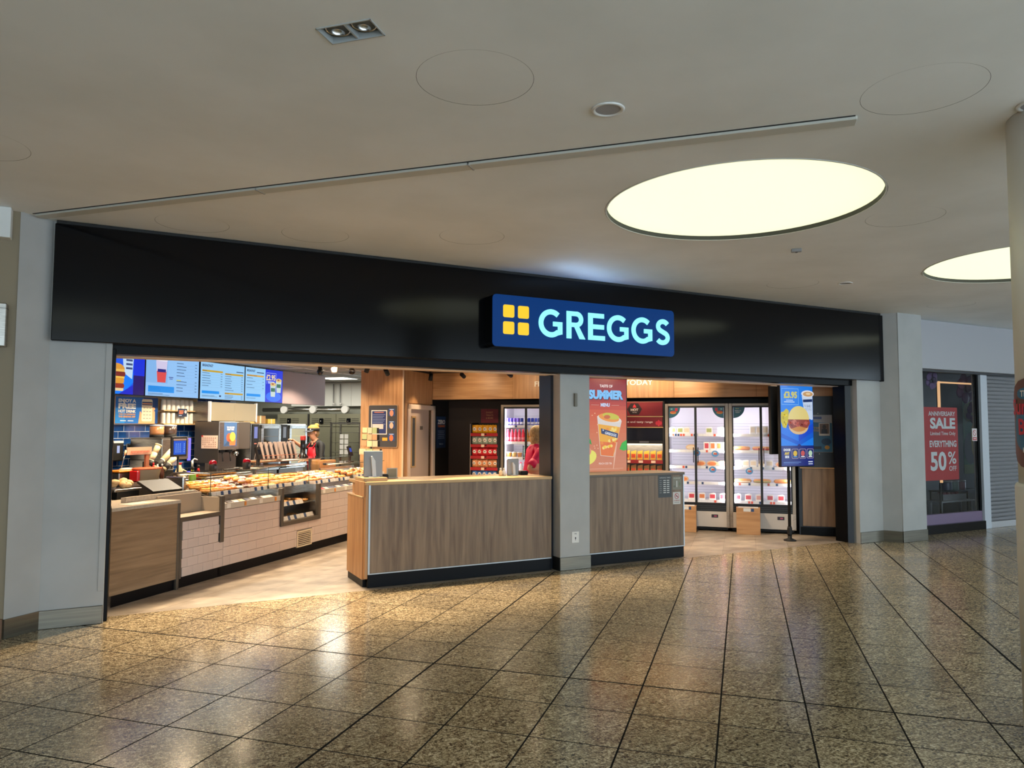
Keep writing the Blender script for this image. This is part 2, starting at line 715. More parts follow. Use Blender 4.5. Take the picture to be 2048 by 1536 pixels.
# ---- shop floor: stone-look vinyl tiles laid in line with the service counter
VINYL = mat('shop_vinyl', (168, 150, 132), 0.42)
grain(VINYL, (1.0, 1.5, 1), (130, 119, 107), (180, 167, 152), sc=3.4, detail=9, lo=0.3, hi=0.7, coord='World', rand=0.09)
sf = MB()
sf.slab([(-0.95, YS), (9.3, YS), (9.7, 7.6), (9.7, 9.6), (2.0, 17.5), (-0.95, 17.5)], -0.12, -0.008)
sfloor = struct('floor_shop', sf, mat('vinyl_joint', (120, 108, 95), 0.7))
PW, PL = 0.42, 0.84
for j in range(-16, 6):
    for i in range(4, 18):
        v0 = 1.4 - PW * (j + 12)
        u0 = 4.2 + PL * (i - 4) + (PL / 2 if j % 2 else 0)
        if u0 > 12.3 or v0 < -5.75 or v0 > 1.4:
            continue
        pts = [to_world((a, b, 0), 'V')[:2] for a, b in ((v0 - PW + .001, u0 + .001), (v0 - .001, u0 + .001), (v0 - .001, u0 + PL - .001), (v0 - PW + .001, u0 + PL - .001))]
        pts = clip(pts, 0, -1, -(YS + 0.001))
        if len(pts) >= 3:
            pts = clip(pts, -1, 0, 0.12)
        if len(pts) >= 3:
            pts = clip(pts, 1, 0, 9.2)
        if len(pts) < 3:
            continue
        cx, cy = sum(p[0] for p in pts) / len(pts), sum(p[1] for p in pts) / len(pts)
        part('vinyl_tile', MB().slab([(p[0] - cx, p[1] - cy) for p in pts], -0.006, 0), VINYL, sfloor, (cx, cy, 0))

# ---- mall ceiling with round openings
LIGHTS = [(4.03, 4.04, 1.0), (8.05, 4.05, 1.0), (12.1, 4.1, 1.0), (-0.75, 0.35, 1.0)]
PANELS = [(1.43, 3.13), (3.43, 2.20), (-0.85, 5.25), (0.43, 6.50), (1.40, 6.37), (2.62, 5.78), (5.38, 3.63), (9.74, 5.95), (6.75, 5.95)]
PLAB = ['large round ceiling access panel scuffed with grey marks, beside the twin downlight',
        'round ceiling access panel at the upper right, beyond the end of the long track',
        'round ceiling access panel cut off by the left edge of the picture',
        'round ceiling access panel nearest the left end of the black fascia',
        'round ceiling access panel second from the left along the black fascia',
        'round ceiling access panel left of the lit shop sign, third along the fascia',
        'faint round ceiling access panel between the two big round lights',
        'faint round ceiling access panel above the closed shop window at the right',
        'faint round ceiling access panel above the right end of the black fascia']
holes = [(x, y, r) for x, y, r in LIGHTS] + [(x, y, 0.282) for x, y in PANELS] + [(0.78, 2.98, -1)]
bm = bmesh.new()


def loop(pts):
    vs = [bm.verts.new(p) for p in pts]
    return [bm.edges.new((vs[i], vs[(i + 1) % len(vs)])) for i in range(len(vs))]


ed = loop([(-6.2, -8, ZC), (19, -8, ZC), (19, 7.2, ZC), (-6.2, 7.2, ZC)])
DL = [to_world((a, b, ZC), 'V') for a, b in ((-1.68, 2.605), (-1.43, 2.605), (-1.43, 2.73), (-1.68, 2.73))]
for x, y, r in holes:
    if r < 0:
        ed += loop(DL)
    else:
        n = 72 if r > .5 else 48
        ed += loop([(x + r * math.cos(2 * PI * i / n), y + r * math.sin(2 * PI * i / n), ZC) for i in range(n)])
bmesh.ops.triangle_fill(bm, use_beauty=True, use_dissolve=False, edges=ed)
me = bpy.data.meshes.new('ceiling')
bmesh.ops.recalc_face_normals(bm, faces=bm.faces)
bm.to_mesh(me)
bm.free()
me.materials.append(CEILP)
ceil = part('ceiling', me, CEILP)
ceil['kind'] = 'structure'
# plenum above, closes the gaps
struct('ceiling_void', MB().box(-6.2, 19, -8, 7.6, ZC + .06, ZC + .1).box(-6.2, 19, 7.2, 7.6, ZC, ZC + .06), mat('void_black', (26, 25, 24), 0.9))

PANEL_MAT = mat('light_diffuser', (236, 240, 214), 0.4, emit=(240, 244, 200), es=PANEL_GLOW)
_ll = ['big round ceiling light glowing pale yellow in front of the lit shop sign',
       'big round ceiling light partly hidden behind the round column at the right',
       'big round ceiling light far right along the mall, behind the column',
       'big round ceiling light overhead at the left of the mall']
for (x, y, r), lb in zip(LIGHTS, _ll):
    t = thing('round_ceiling_light', lb, 'ceiling light', (x, y, ZC), group='big round ceiling lights')
    d = MB()
    n = 72
    d.add([(r * .985 * math.cos(2 * PI * i / n), r * .985 * math.sin(2 * PI * i / n), 0.035) for i in range(n)], [list(range(n))])
    part('diffuser', d, PANEL_MAT, t)
    part('rim', MB().ring((0, 0), r - .014, r - .003, -0.003, 0.06, 72), mat('light_rim', (225, 226, 220), 0.4), t)
    part('reveal', MB().ring((0, 0), r - .016, r - .0145, 0.0, 0.05, 72), mat('rim_gap', (60, 60, 56), 0.8), t)
for (x, y), lb in zip(PANELS, PLAB):
    pm = CEILP
    o = single('access_panel', lb, 'access panel', MB().add([(.2802 * math.cos(2 * PI * i / 48), .2802 * math.sin(2 * PI * i / 48), 0) for i in range(48)], [list(range(48))]), pm, (x, y, ZC + 0.0005), group='round ceiling access panels')

# twin recessed downlight
t = thing('twin_downlight', 'square recessed twin spotlight with two silver lamps in the ceiling', 'downlight', (-1.555, 2.6675, ZC), 'V')
fr = MB()
fr.box(-.128, -.122, -.066, .066, -.004, .1).box(.122, .128, -.066, .066, -.004, .1).box(-.128, .128, -.066, -.06, -.004, .1).box(-.128, .128, .06, .066, -.004, .1).box(-.004, .004, -.06, .06, 0, .1)
fr.box(-.128, .128, -.066, .066, .1, .105)
part('housing', fr, mat('downlight_grey', (172, 176, 176), 0.5), t)
for sx in (-1, 1):
    l = part('lamp', MB().lathe([(0.056, 0.02), (0.05, 0.016), (0.046, 0.03), (0.022, 0.075), (0.012, 0.09)], n=24), CHROME, t, (sx * .062, 0, 0))
    part('lamp_bulb', MB().ball((0, 0, .05), .012), mat('bulb_glass', (230, 225, 205), 0.1), l)

# ceiling speakers, detectors
for (x, y, r, lb) in ((2.18, 3.10, .088, 'round white ceiling speaker with grey grille, left of the big round light'),
                      (4.08, 2.02, .09, 'round ceiling speaker beside the column, cut by the right picture edge'),
                      (7.24, 5.63, .08, 'flat grey ceiling speaker above the right half of the fascia')):
    t = thing('ceiling_speaker', lb, 'speaker', (x, y, ZC))
    part('rim', MB().lathe([(r, -.001), (r * .97, -.009), (r * .78, -.008), (r * .76, -.002)], n=36), WHITE, t)
    part('grille', MB().lathe([(r * .75, -.003), (r * .75, -.0015)], n=30, smooth=False), mat('speaker_grille', (160, 160, 164), 0.6), t)
t = thing('ceiling_sensor', 'small grey rectangular sensor on the ceiling below the big round light', 'sensor', (5.46, 4.76, ZC), 'W', -PI / 4)
part('case', MB().box(-.045, .045, -.02, .02, -.03, 0, 0, .004), GREYP, t)
part('lens', MB().ball((0, 0, -.03), .014, .014, .008), mat('sensor_lens', (90, 90, 92), 0.3), t)

# long ceiling track running from the left wall corner
t = thing('ceiling_track', 'long white ceiling track with a black gap running from the left wall', 'ceiling track', (-0.67, 6.80, ZC), 'W', math.atan2(2.565 - 6.80, 3.42 + 0.67))
L_ = math.hypot(4.09, 4.235)
part('channel', MB().box(0, L_, -.03, .065, -.018, 0.004, 0, .003), mat('track_white', (196, 194, 184), 0.5), t)
part('shadow_gap', MB().box(-.01, L_ - .01, -.042, -.03, -.003, 0.006), BLACKM, t)
for k in (.35, .62):
    part('joint_clip', MB().box(L_ * k, L_ * k + .012, -.03, .072, -.02, -.0, 0), GREYP, t)

# ---- walls of the mall front
wl = MB()
wl.slab([(-0.57, 6.95), (-0.125, 6.95), (-0.125, 7.2), (-0.57, 7.2)], 0, ZC)
wl.slab([(-0.78, 6.765), (-0.57, 6.951), (-0.57, 7.2), (-0.78, 7.2)], 0, ZC)
struct('wall_left', wl, PAINT)
struct('wall_far_left', MB().box(-6.2, -0.779, 6.775, 7.2, 0, ZC), BEIGE)
struct('trim_1', MB().box(-6, -0.83, 6.66, 6.775, 3.03, ZC - .001, 0, .004), mat('bulkhead_white', (222, 224, 222), 0.6))
# thin vertical cover strip on the left panel
struct('trim_2', MB().box(-.172, -.126, 6.942, 6.951, .26, 2.3, 0, .002), PAINT)
wr = MB()
wr.slab([(9.125, 6.95), (9.62, 6.95), (9.62, 7.3), (9.125, 7.3)], 0, ZC)
wr.slab([(9.62, 6.951), (9.745, 6.74), (9.745, 7.3), (9.62, 7.3)], 0, ZC)
wr.slab([(9.745, 6.73), (10.28, 6.73), (10.28, 7.3), (9.745, 7.3)], 0, ZC)
struct('wall_right', wr, PAINT)

bs = MB()
bs.box(-0.572, -0.13, 6.938, 6.955, 0.0, 0.145, 0, .003)
struct('baseboard_left', bs, SKIRT)
bs = MB()
nx, ny = 0.19 / .283 * .012, -.21 / .283 * .012
bs.slab([(-0.78 + nx, 6.765 + ny), (-0.572 + nx, 6.951 + ny), (-0.572, 6.96), (-0.79, 6.765)], 0, .145)
struct('baseboard_left_corner', bs, SKIRT)
struct('baseboard_far_left', MB().box(-6, -0.785, 6.762, 6.776, 0, .15, 0, .003), mat('brown_skirting', (110, 74, 46), 0.4))
struct('baseboard_right', MB().box(9.13, 9.61, 6.938, 6.955, 0, .155, 0, .003), SKIRT)
bs = MB().slab([(9.612, 6.945), (9.735, 6.735), (9.745, 6.74), (9.625, 6.955)], 0, .155)
struct('baseboard_right_corner', bs, SKIRT)
struct('baseboard_right_pillar', MB().box(9.738, 10.285, 6.718, 6.735, 0, .158, 0, .003), SKIRT)

# unseen end walls added beside the camera: pale one bounces light, grey one blocks it
struct('wall_end_left', MB().box(-6.2, -6, -5, 6.8, 0, ZC), mat('end_wall_pale', (196, 194, 188), 0.6))
struct('wall_end_right', MB().box(19, 19.2, 0, 7.2, 0, ZC), mat('end_wall_grey', (120, 120, 124), 0.6))

# silver box at the left picture edge
t = thing('wall_box', 'silver metal box on the beige wall at the left picture edge', 'box', (-.953, 6.775, 2.2), 'W')
part('case', MB().box(-.3, .12, -.1, 0, 0, .33, 0, .006), STEEL, t)
part('lid_seam', MB().box(-.3, .121, -.101, -.001, .29, .293, 0), BLACKM, t)

# ---- fascia, header and frame of the shop
t = thing('shop_fascia', 'long glossy black fascia panel across the shop front', 'fascia', (0, 6.88, 2.285))
f_ = MB().box(-.56, 9.61, 0, .07, 0, .95, 0, .006)
part('panel', f_, FASCIA, t)
part('top_rail', MB().box(-.55, 9.6, .012, .09, .95, .978, 0, .003), BLACKM, t)
part('end_cap', MB().box(9.612, 9.63, .0, .07, -.006, .95, 0, .005), BLACK, t)
for x in (0.15, 5.1, 5.62):
    part('screw', MB().lathe([(.006, 0), (.006, .003), (.003, .004)], n=10), CHROME, t, (x, .02, .978))
struct('trim_3', MB().box(-.14, 9.125, 7.02, 7.2, 2.21, 2.36, 0, .004), BLACK)      # header of the opening
struct('trim_4', MB().box(-.14, 9.125, 6.95, 7.02, 2.285, 2.36), BLACKM)            # shadow gap under the fascia
struct('trim_5', MB().box(-.75, 9.3, 7.2, 7.42, 2.205, 2.5, 0, .004), mat('soffit', (214, 200, 186), 0.6))
struct('trim_6', MB().box(-.145, -.098, 7.0, 7.2, 0, 2.25, 0, .004), BLACK)           # left jamb
struct('trim_7', MB().box(9.055, 9.122, 7.1, 7.3, 0, 2.25, 0, .004), BLACK)           # right jamb
ps = MB().box(4.315, 4.385, 7.30, 7.57, 0, 2.25, 0, .004)
struct('trim_8', ps, mat('post_lacquer', (34, 40, 52), 0.3))
struct('wall_behind_fascia', MB().box(-.6, 9.7, 7.0, 7.19, 2.36, ZC), NAVY)

# ---- pillar between the two openings
t = thing('pillar', 'square white pillar between the two counters with a steel foot', 'pillar', (4.55, 7.15, 0))
part('shaft', MB().box(-.2, .2, 0, .28, 0, 2.36, 0, .004), PAINT, t)
part('steel_foot', MB().box(-.206, .206, -.012, .29, 0, .145, 0, .003), SKIRT, t)
part('foot_side', MB().box(-.212, -.207, -.005, .285, 0, .146), BLACKM, t)
part('bracket', MB().box(-.018, .018, -.03, 0, 1.845, 1.995, 0, .004), mat('bracket_grey', (120, 116, 106), 0.5), t)
sp = part('switch_plate', MB().box(-.048, .048, -.006, 0, .298, .424, 0, .003), WHITE, t)
a = Art()
a.text('FIRE', 0, .395, .012, (60, 60, 66)).ell(0, .352, .008, .012, (40, 40, 44)).rect(-.003, .003, .325, .345, (40, 40, 44))
a.build('switch_print', sp, (0, -.0064, 0))

# ================================================================== SHOP SHELL
HS = 2.56
KITC = mat('kitchen_ceiling', (150, 152, 146), 0.6)
struct('ceiling_shop', MB().slab([(-.95, 7.19), (9.3, 7.19), (9.8, 7.6), (9.0, 10.0), (2.6, 17.5), (-.95, 17.5)], HS, HS + .04), mat('shop_ceiling_dark', (70, 58, 48), 0.6))
kc = struct('ceiling_kitchen', MB().box(9.0, 13.8, 5.5, 10.4, HS - .02, HS), KITC, (0, 0, 0), 'U')
for k in range(1, 8):
    part('ceiling_grid', MB().box(9.0 + .6 * k, 9.02 + .6 * k, 5.5, 10.4, HS - .026, HS - .02), WHITE, kc)
for k in range(1, 8):
    part('ceiling_grid', MB().box(9.0, 13.8, 5.5 + .6 * k, 5.52 + .6 * k, HS - .0255, HS - .02), WHITE, kc)
SLAT = mat('ceiling_slat', (128, 88, 62), 0.5)
sl = bpy.data.objects['ceiling_shop']
for k in range(16):
    y = 7.6 + .22 * k
    x0 = y - 5.15 / S2 + 0.02          # stepped ends follow the service line
    x1 = min(4.9 + .0 * k, 17.0 - y)
    x0 = max(x0, -.1)
    if x1 - x0 > .2:
        part('slat', MB().box(x0, x1, y, y + .05, HS - .07, HS - .002), SLAT, sl)

struct('wall_side', MB().box(-.95, -.78, 7.2, 17, 0, HS), NAVY)
# service back wall with blue tiles
wb = struct('wall_back', MB().box(6.9, 9.62, 7.512, 7.62, 0, HS), mat('pale_grout', (206, 212, 218), 0.8), (0, 0, 0), 'U')
TW, TH = .176, .0865
tb = MB().box(-TW / 2 + .0035, TW / 2 - .0035, -.003, .006, -TH / 2 + .0035, TH / 2 - .0035, 0, .0015).mesh('wall_tile', [WALLTILE_B])
for r in range(13):
    z = .93 + TH * (r + .5)
    for c in range(16):
        u = 7.2 + TW * (c + .5 + (.5 if r % 2 else 0))
        if u < 9.5 and not (z > 1.66 and u < 8.45):
            part('wall_tile', tb, WALLTILE_B, wb, (u, 7.5105, z))
# kitchen
struct('wall_kitchen_back', MB().box(-10.5, -5.9, 13.72, 13.85, 0, HS), mat('kitchen_wall', (150, 152, 140), 0.5), (0, 0, 0), 'V')
struct('wall_kitchen_side', MB().box(9.0, 13.8, 10.2, 10.3, 0, HS), mat('kitchen_wall2', (120, 124, 120), 0.5), (0, 0, 0), 'U')
t = struct('trim_9', MB().box(-9.2, -5.95, 13.6, 13.7, 2.03, HS - .02, 0, .003), mat('white_cladding', (232, 232, 226), 0.4), (0, 0, 0), 'V')
for k in range(9):
    part('cladding_board', MB().box(-9.2 + .36 * k, -8.845 + .36 * k, 13.58, 13.6, 2.035, HS - .03, 0, .004), MATS['white_cladding'], t)
# timber-clad box with the door
ww = struct('wall_timber_end', MB().box(-6.0, -5.24, 10.83, 10.9, 0, HS), WOODW, (0, 0, 0), 'V')
for k in range(2):
    part('timber_panel', MB().box(-6.0 + .382 * k, -5.62 + .382 * k, 10.81, 10.832, 0, HS - .01, 0, .002), WOODW, ww)
struct('trim_10', MB().box(10.8, 10.825, 5.222, 5.245, 0, HS - .01, 0, .003), mat('pale_edge', (214, 190, 160), 0.45), (0, 0, 0), 'U')
wt = struct('wall_timber_side', MB().box(10.825, 12.75, 5.27, 5.34, 0, HS), WOODW, (0, 0, 0), 'U')
part('timber_panel', MB().box(10.826, 11.4, 5.24, 5.272, 2.0, HS - .01, 0, .002), WOODW, wt)
part('timber_panel', MB().box(11.403, 12.0, 5.24, 5.272, 2.0, HS - .01, 0, .002), WOODW, wt)
part('timber_panel', MB().box(10.826, 10.99, 5.24, 5.272, 0.0, 1.998, 0, .002), WOODW, wt)
# door in it
d = thing('door_1', 'plain pale door with a tall narrow window in the timber wall', 'door', (11.08, 5.24, 0), 'U')
d['kind'] = 'structure'
del d['category']
DOORP = mat('door_paint', (196, 172, 154), 0.45)
fr = MB()
fr.box(-.09, 0, -.025, .02, 0, 1.98, 0, .004).box(.90, 1.0, -.025, .02, 0, 1.98, 0, .004).box(-.09, 1.0, -.025, .02, 1.9, 1.98, 0, .004)
part('door_frame', fr, mat('door_frame_paint', (224, 200, 178), 0.45), d)
part('door_leaf', MB().box(0.0, .78, .006, .05, 0.02, 1.9, 0, .002), DOORP, d)
part('door_shadow_gap', MB().box(.78, .9, .03, .055, 0.02, 1.9), BLACKM, d)
vp = MB()
vp.box(.06, .085, -.008, .006, .96, 1.78).box(.2, .225, -.008, .006, .96, 1.78).box(.06, .225, -.008, .006, .935, .96).box(.06, .225, -.008, .006, 1.755, 1.785)
part('vision_frame', vp, WOODE, d)
part('vision_pane', MB().box(.085, .2, -.002, .004, .96, 1.755), mat('dark_pane', (90, 92, 92), 0.1), d)
part('door_sign', MB().box(.41, .52, 0, .006, 1.56, 1.62, 0, .002), mat('door_sign_grey', (108, 96, 84), 0.4), d)
# rear wall and timber bulkhead over chillers
struct('wall_rear', MB().box(-5.3, 1.6, 12.76, 12.9, 0, HS), DARKBR, (0, 0, 0), 'V')
bk = struct('wall_bulkhead', MB().box(-5.24, 1.38, 12.02, 12.75, 2.092, HS), mat('bulkhead_dark', (26, 22, 20), 0.6), (0, 0, 0), 'V')
edges = [-5.24, -3.75, -2.2, -1.05, .2, 1.38]
for k in range(5):
    part('timber_panel', MB().box(edges[k] + .0015, edges[k + 1] - .0015, 12.0, 12.022, 2.09, HS - .004, 0, .002), WOODWH if k != 1 and k != 2 else WOODW, bk)
a = Art()
a.text('FRESHLY MADE FOR YOU TODAY', -2.37, 2.297, .085, (252, 244, 226), 1, w=1.98, bold=.02)
lt = a.build('lettering', bk, (0, 11.985, 0))
md = lt.modifiers.new('thick', 'SOLIDIFY')
md.thickness = .012
# right-hand side: timber dado, dark upper wall
sr = struct('wall_side_right', MB().box(.79, 1.40, 12.03, 12.1, 0, HS), NAVY, (0, 0, 0), 'V')
part('timber_panel', MB().box(.84, 1.375, 12.01, 12.03, .135, 1.0, 0, .003), WOODV, sr)
part('dado_rail', MB().box(.81, 1.375, 12.0, 12.03, 1.0, 1.015), WOODE, sr)
part('kick_panel', MB().box(.81, 1.375, 12.015, 12.03, 0, .12), BLACK, sr)
sr2 = struct('wall_return_right', MB().box(11.40, 12.05, -1.46, -1.385, 0, HS), NAVY, (0, 0, 0), 'U')
part('timber_panel', MB().box(11.5, 12.01, -1.385, -1.37, .135, 1.0, 0, .003), WOODV, sr2)
part('kick_panel', MB().box(11.44, 12.01, -1.385, -1.375, 0, .12), BLACK, sr2)

# ================================================================== SHOP SIGN
t = thing('shop_sign', 'illuminated blue shop sign with yellow squares and pale lettering on the fascia', 'sign', (3.276, 6.88, 2.43))
SW, SH = 2.366, .542
b_ = MB().prism(rrect_pts(0, SW, 0, SH, .045, 6), -.165, 0)
part('body', b_, BLACK, t)
fm = mat('sign_face', (2, 10, 30), 0.3, 0.0, 0.12, emit=(0, 50, 112), es=1.0)
part('face', MB().prism(rrect_pts(.002, SW - .002, .002, SH - .002, .044, 6), -.17, -.165), fm, t)
YEL = glow('sign_yellow', (255, 208, 0), 1.0)
for cx in (.122, .295):
    for cz in (.133, .307):
        part('yellow_square', MB().prism(rrect_pts(cx, cx + .127, cz, cz + .13, .018, 4), -.178, -.17), YEL, t)
LET = glow('sign_letter', (140, 246, 255), 1.25)


def stroke(mb, pts, hw, y0, y1):
    n = len(pts)
    L, R_ = [], []
    for i, p in enumerate(pts):
        a, b = pts[max(i - 1, 0)], pts[min(i + 1, n - 1)]
        dx, dz = b[0] - a[0], b[1] - a[1]
        l = math.hypot(dx, dz) or 1
        nx, nz = -dz / l * hw, dx / l * hw
        L.append((p[0] + nx, p[1] + nz))
        R_.append((p[0] - nx, p[1] - nz))
    for i in range(n - 1):
        mb.prism([L[i], L[i + 1], R_[i + 1], R_[i]], y0, y1)


def arc(cx, cz, r, a0, a1, n=22, rx=None):
    rx = r if rx is None else rx
    return [(cx + rx * math.cos(math.radians(a0 + (a1 - a0) * i / n)), cz + r * math.sin(math.radians(a0 + (a1 - a0) * i / n))) for i in range(n + 1)]


def glyph(ch, x, z, h):
    g = MB()
    w = .185 * h

    def P(l):
        return [(x + a * h, z + b * h) for a, b in l]

    def bar(a, b, c, d):
        g.prism([(x + a * h, z + c * h), (x + b * h, z + c * h), (x + b * h, z + d * h), (x + a * h, z + d * h)], -.18, -.17)
    if ch == 'G':
        stroke(g, P(arc(.5, .5, .415, 47, 312, 30, .42)), w * .5, -.18, -.17)
        bar(.58, .97, .40, .565)
        bar(.785, .97, .12, .5)
        stroke(g, P([(.76, .17), (.88, .2)]), w * .52, -.18, -.17)
        width = .98
    elif ch == 'R':
        bar(0, .2, 0, 1)
        bar(.15, .42, .835, 1)
        bar(.15, .45, .43, .59)
        stroke(g, P(arc(.42, .714, .204, -90, 90, 16)), w * .47, -.18, -.17)
        g.prism(P([(.3, .5), (.5, .5), (.8, 0), (.56, 0)]), -.18, -.17)
        width = .78
    elif ch == 'E':
        bar(0, .2, 0, 1)
        for q in (0, .415, .83):
            bar(.15, .70 if q else .74, q, q + .17)
        width = .74
    else:
        stroke(g, P(arc(.36, .72, .195, 28, 250, 18, .24) + arc(.33, .285, .2, 70, -150, 20, .26)), w * .5, -.18, -.17)
        width = .66
    return g, width


x = .545
for ch, gap in zip('GREGGS', (.13, .12, .08, .11, .12, 0)):
    g, wd = glyph(ch, x, .132, .296)
    part('letter_' + ch.lower(), g, LET, t)
    x += (wd + gap) * .296 * 1.04

# ================================================================== FRONT COUNTERS
KICK = mat('kick_plate', (9, 10, 14), 0.4, 0.0, 0.15)
c1 = thing('till_counter', 'long oak-fronted till counter left of the white pillar with a black plinth', 'counter', (2.14, 7.25, 0))
part('carcass', MB().box(.03, 2.15, .02, .6, .06, 1.015), WOODW, c1)
part('front_panel', MB().box(.052, 2.155, 0, .02, .142, 1.018, 0, .001), WOODV, c1)
part('top', MB().box(-.005, 2.16, -.012, .62, 1.018, 1.05, 0, .003), WOODE, c1)
part('plinth', MB().box(.03, 2.155, -.002, .58, 0, .13, 0, .002), KICK, c1)
e = MB()
e.box(.03, .05, -.004, .02, .13, 1.018, 0, .001).box(.05, 2.155, -.003, .018, .13, .141)
part('aluminium_edge', e, ALU, c1)
part('end_panel', MB().box(0, .029, 0, .06, .09, 1.018, 0, .002), WOODW, c1)
sc = part('side_cabinet', MB().box(-.012, .028, .062, .63, .075, .885, 0, .002), WOODW, c1)
part('cabinet_top', MB().box(-.02, .03, .062, .64, .885, .9, 0, .002), WOODE, sc)
part('cabinet_plinth', MB().box(0, .03, .07, .62, 0, .075), KICK, sc)
part('upstand', MB().box(-.01, .03, 0.02, .37, .9, 1.05, 0, .002), WOODW, c1)
bx = part('monitor_plinth', MB().box(.0, .25, .08, .4, 1.05, 1.085, 0, .003), WOODE, c1)

c2 = thing('short_counter', 'short oak-fronted counter right of the white pillar with notices on it', 'counter', (4.76, 7.25, 0))
part('carcass', MB().box(.0, 1.45, .02, .5, .06, 1.015), WOODV, c2)
part('front_panel', MB().box(0, 1.452, 0, .02, .142, 1.02, 0, .001), WOODV, c2)
part('top', MB().box(0, 1.475, -.012, .52, 1.02, 1.05, 0, .003), mat('dark_oak_edge', (104, 92, 78), 0.45), c2)
part('plinth', MB().box(0, 1.455, -.002, .48, 0, .13, 0, .002), KICK, c2)
e = MB()
e.box(1.453, 1.47, -.004, .02, .13, 1.02, 0, .001).box(0, 1.453, -.003, .018, .13, .141)
part('aluminium_edge', e, ALU, c2)
part('end_panel', MB().box(1.455, 1.472, .02, .5, .13, 1.02, 0, .001), ALU, c2)
# notices stuck on it
a = Art()
a.rect(0, .21, 0, .275, (58, 60, 60), 0)
a.text('OPENING TIMES', .105, .235, .014, (190, 190, 186), w=.17)
for k in range(7):
    a.rect(.02, .055, .205 - .025 * k, .213 - .025 * k, (130, 130, 128))
    a.rect(.08, .12, .204 - .025 * k, .214 - .025 * k, (214, 212, 206))
    a.rect(.135, .175, .204 - .025 * k, .214 - .025 * k, (214, 212, 206))
n = a.build('notice', None, (5.82, 7.2485, .745))
tag(n, 'dark grey opening times notice on the short counter', 'notice')
a = Art()
a.rect(0, .145, .09, .25, (132, 128, 112), 0)
a.rect(.06, .075, .12, .2, (214, 212, 206))
a.text('PLEASE', .07, .225, .012, (216, 210, 190), w=.1)
a.ell(.115, .16, .01, .022, (106, 124, 84)).ell(.03, .13, .02, .012, (106, 104, 90))
n = a.build('notice', None, (6.045, 7.2485, .745))
tag(n, 'beige notice with small green print beside the opening times on the short counter', 'notice')
a = Art()
a.rect(0, .12, 0, .15, (208, 204, 198), 0)
a.ell(.06, .1, .036, .036, (176, 40, 48), 1).ell(.06, .1, .029, .029, (214, 210, 206), 2).rect(.04, .078, .094, .101, (40, 40, 44), 3)
a.poly([(.036, .117), (.042, .123), (.084, .083), (.078, .077)], (176, 40, 48), 4)
a.text('NO SMOKING', .06, .038, .012, (190, 70, 70), w=.09).rect(.02, .1, .018, .026, (150, 148, 146))
n = a.build('notice', None, (6.05, 7.2485, .655))
tag(n, 'white no smoking sticker low on the short counter', 'sign')

# ================================================================== NEXT SHOP (closed, at the right)
struct('wall_next_bulkhead', MB().box(10.28, 20, 6.9, 7.0, 2.51, ZC - .02, 0, .002), mat('bulkhead_grey', (176, 176, 182), 0.3))
struct('trim_11', MB().box(10.28, 20, 7.0, 7.08, 2.48, 2.52), mat('dark_trim', (70, 70, 72), 0.5))
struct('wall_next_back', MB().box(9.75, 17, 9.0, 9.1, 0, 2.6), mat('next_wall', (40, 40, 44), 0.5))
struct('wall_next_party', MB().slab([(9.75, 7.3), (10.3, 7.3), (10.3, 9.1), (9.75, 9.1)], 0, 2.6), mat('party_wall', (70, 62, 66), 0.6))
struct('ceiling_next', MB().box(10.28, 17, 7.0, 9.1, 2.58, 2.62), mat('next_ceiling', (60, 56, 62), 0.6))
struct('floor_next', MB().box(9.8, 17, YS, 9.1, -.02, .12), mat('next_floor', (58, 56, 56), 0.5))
w1 = struct('window_1', MB().box(10.28, 12.27, 7.04, 7.2, 0, .135, 0, .003), mat('stone_plinth', (18, 19, 22), 0.2))
part('sill_panel', MB().box(10.28, 12.26, 7.09, 7.16, .135, .29, 0, .002), mat('mauve_panel', (122, 104, 132), 0.4), w1)
part('pane', MB().box(10.29, 12.25, 7.105, 7.113, .29, 2.5), GLASSD, w1)
part('window_frame', MB().box(12.215, 12.26, 7.09, 7.15, .29, 2.5, 0, .002), BLACK, w1)
part('pilaster', MB().box(12.262, 12.44, 7.05, 7.2, 0, 2.5, 0, .004), mat('pilaster_white', (196, 202, 212), 0.45), w1)
sh = thing('roller_shutter', 'closed grey slatted roller shutter next to the shop window', 'shutter', (12.45, 7.1, 0))
SHM = mat('shutter_grey', (150, 150, 154), 0.4, 0.4)
prof = [(0, 0), (-.014, .012), (-.018, .03), (-.012, .05), (0, .058), (.006, .058), (.006, 0)]
sm = MB()
nP = len(prof)
sv = [(x_, p[0], p[1]) for x_ in (0, 4.5) for p in prof]
sm.add(sv, [[i, (i + 1) % nP, nP + (i + 1) % nP, nP + i] for i in range(nP)] + [list(range(nP)), list(range(2 * nP - 1, nP - 1, -1))])
sme = sm.mesh('shutter_slat', [SHM])
for k in range(37):
    part('shutter_slat', sme, SHM, sh, (0, 0, .1 + .0645 * k))
part('bottom_rail', MB().box(-.02, 4.5, -.03, .02, 0, .1, 0, .006), mat('rail_grey', (186, 186, 190), 0.4), sh)

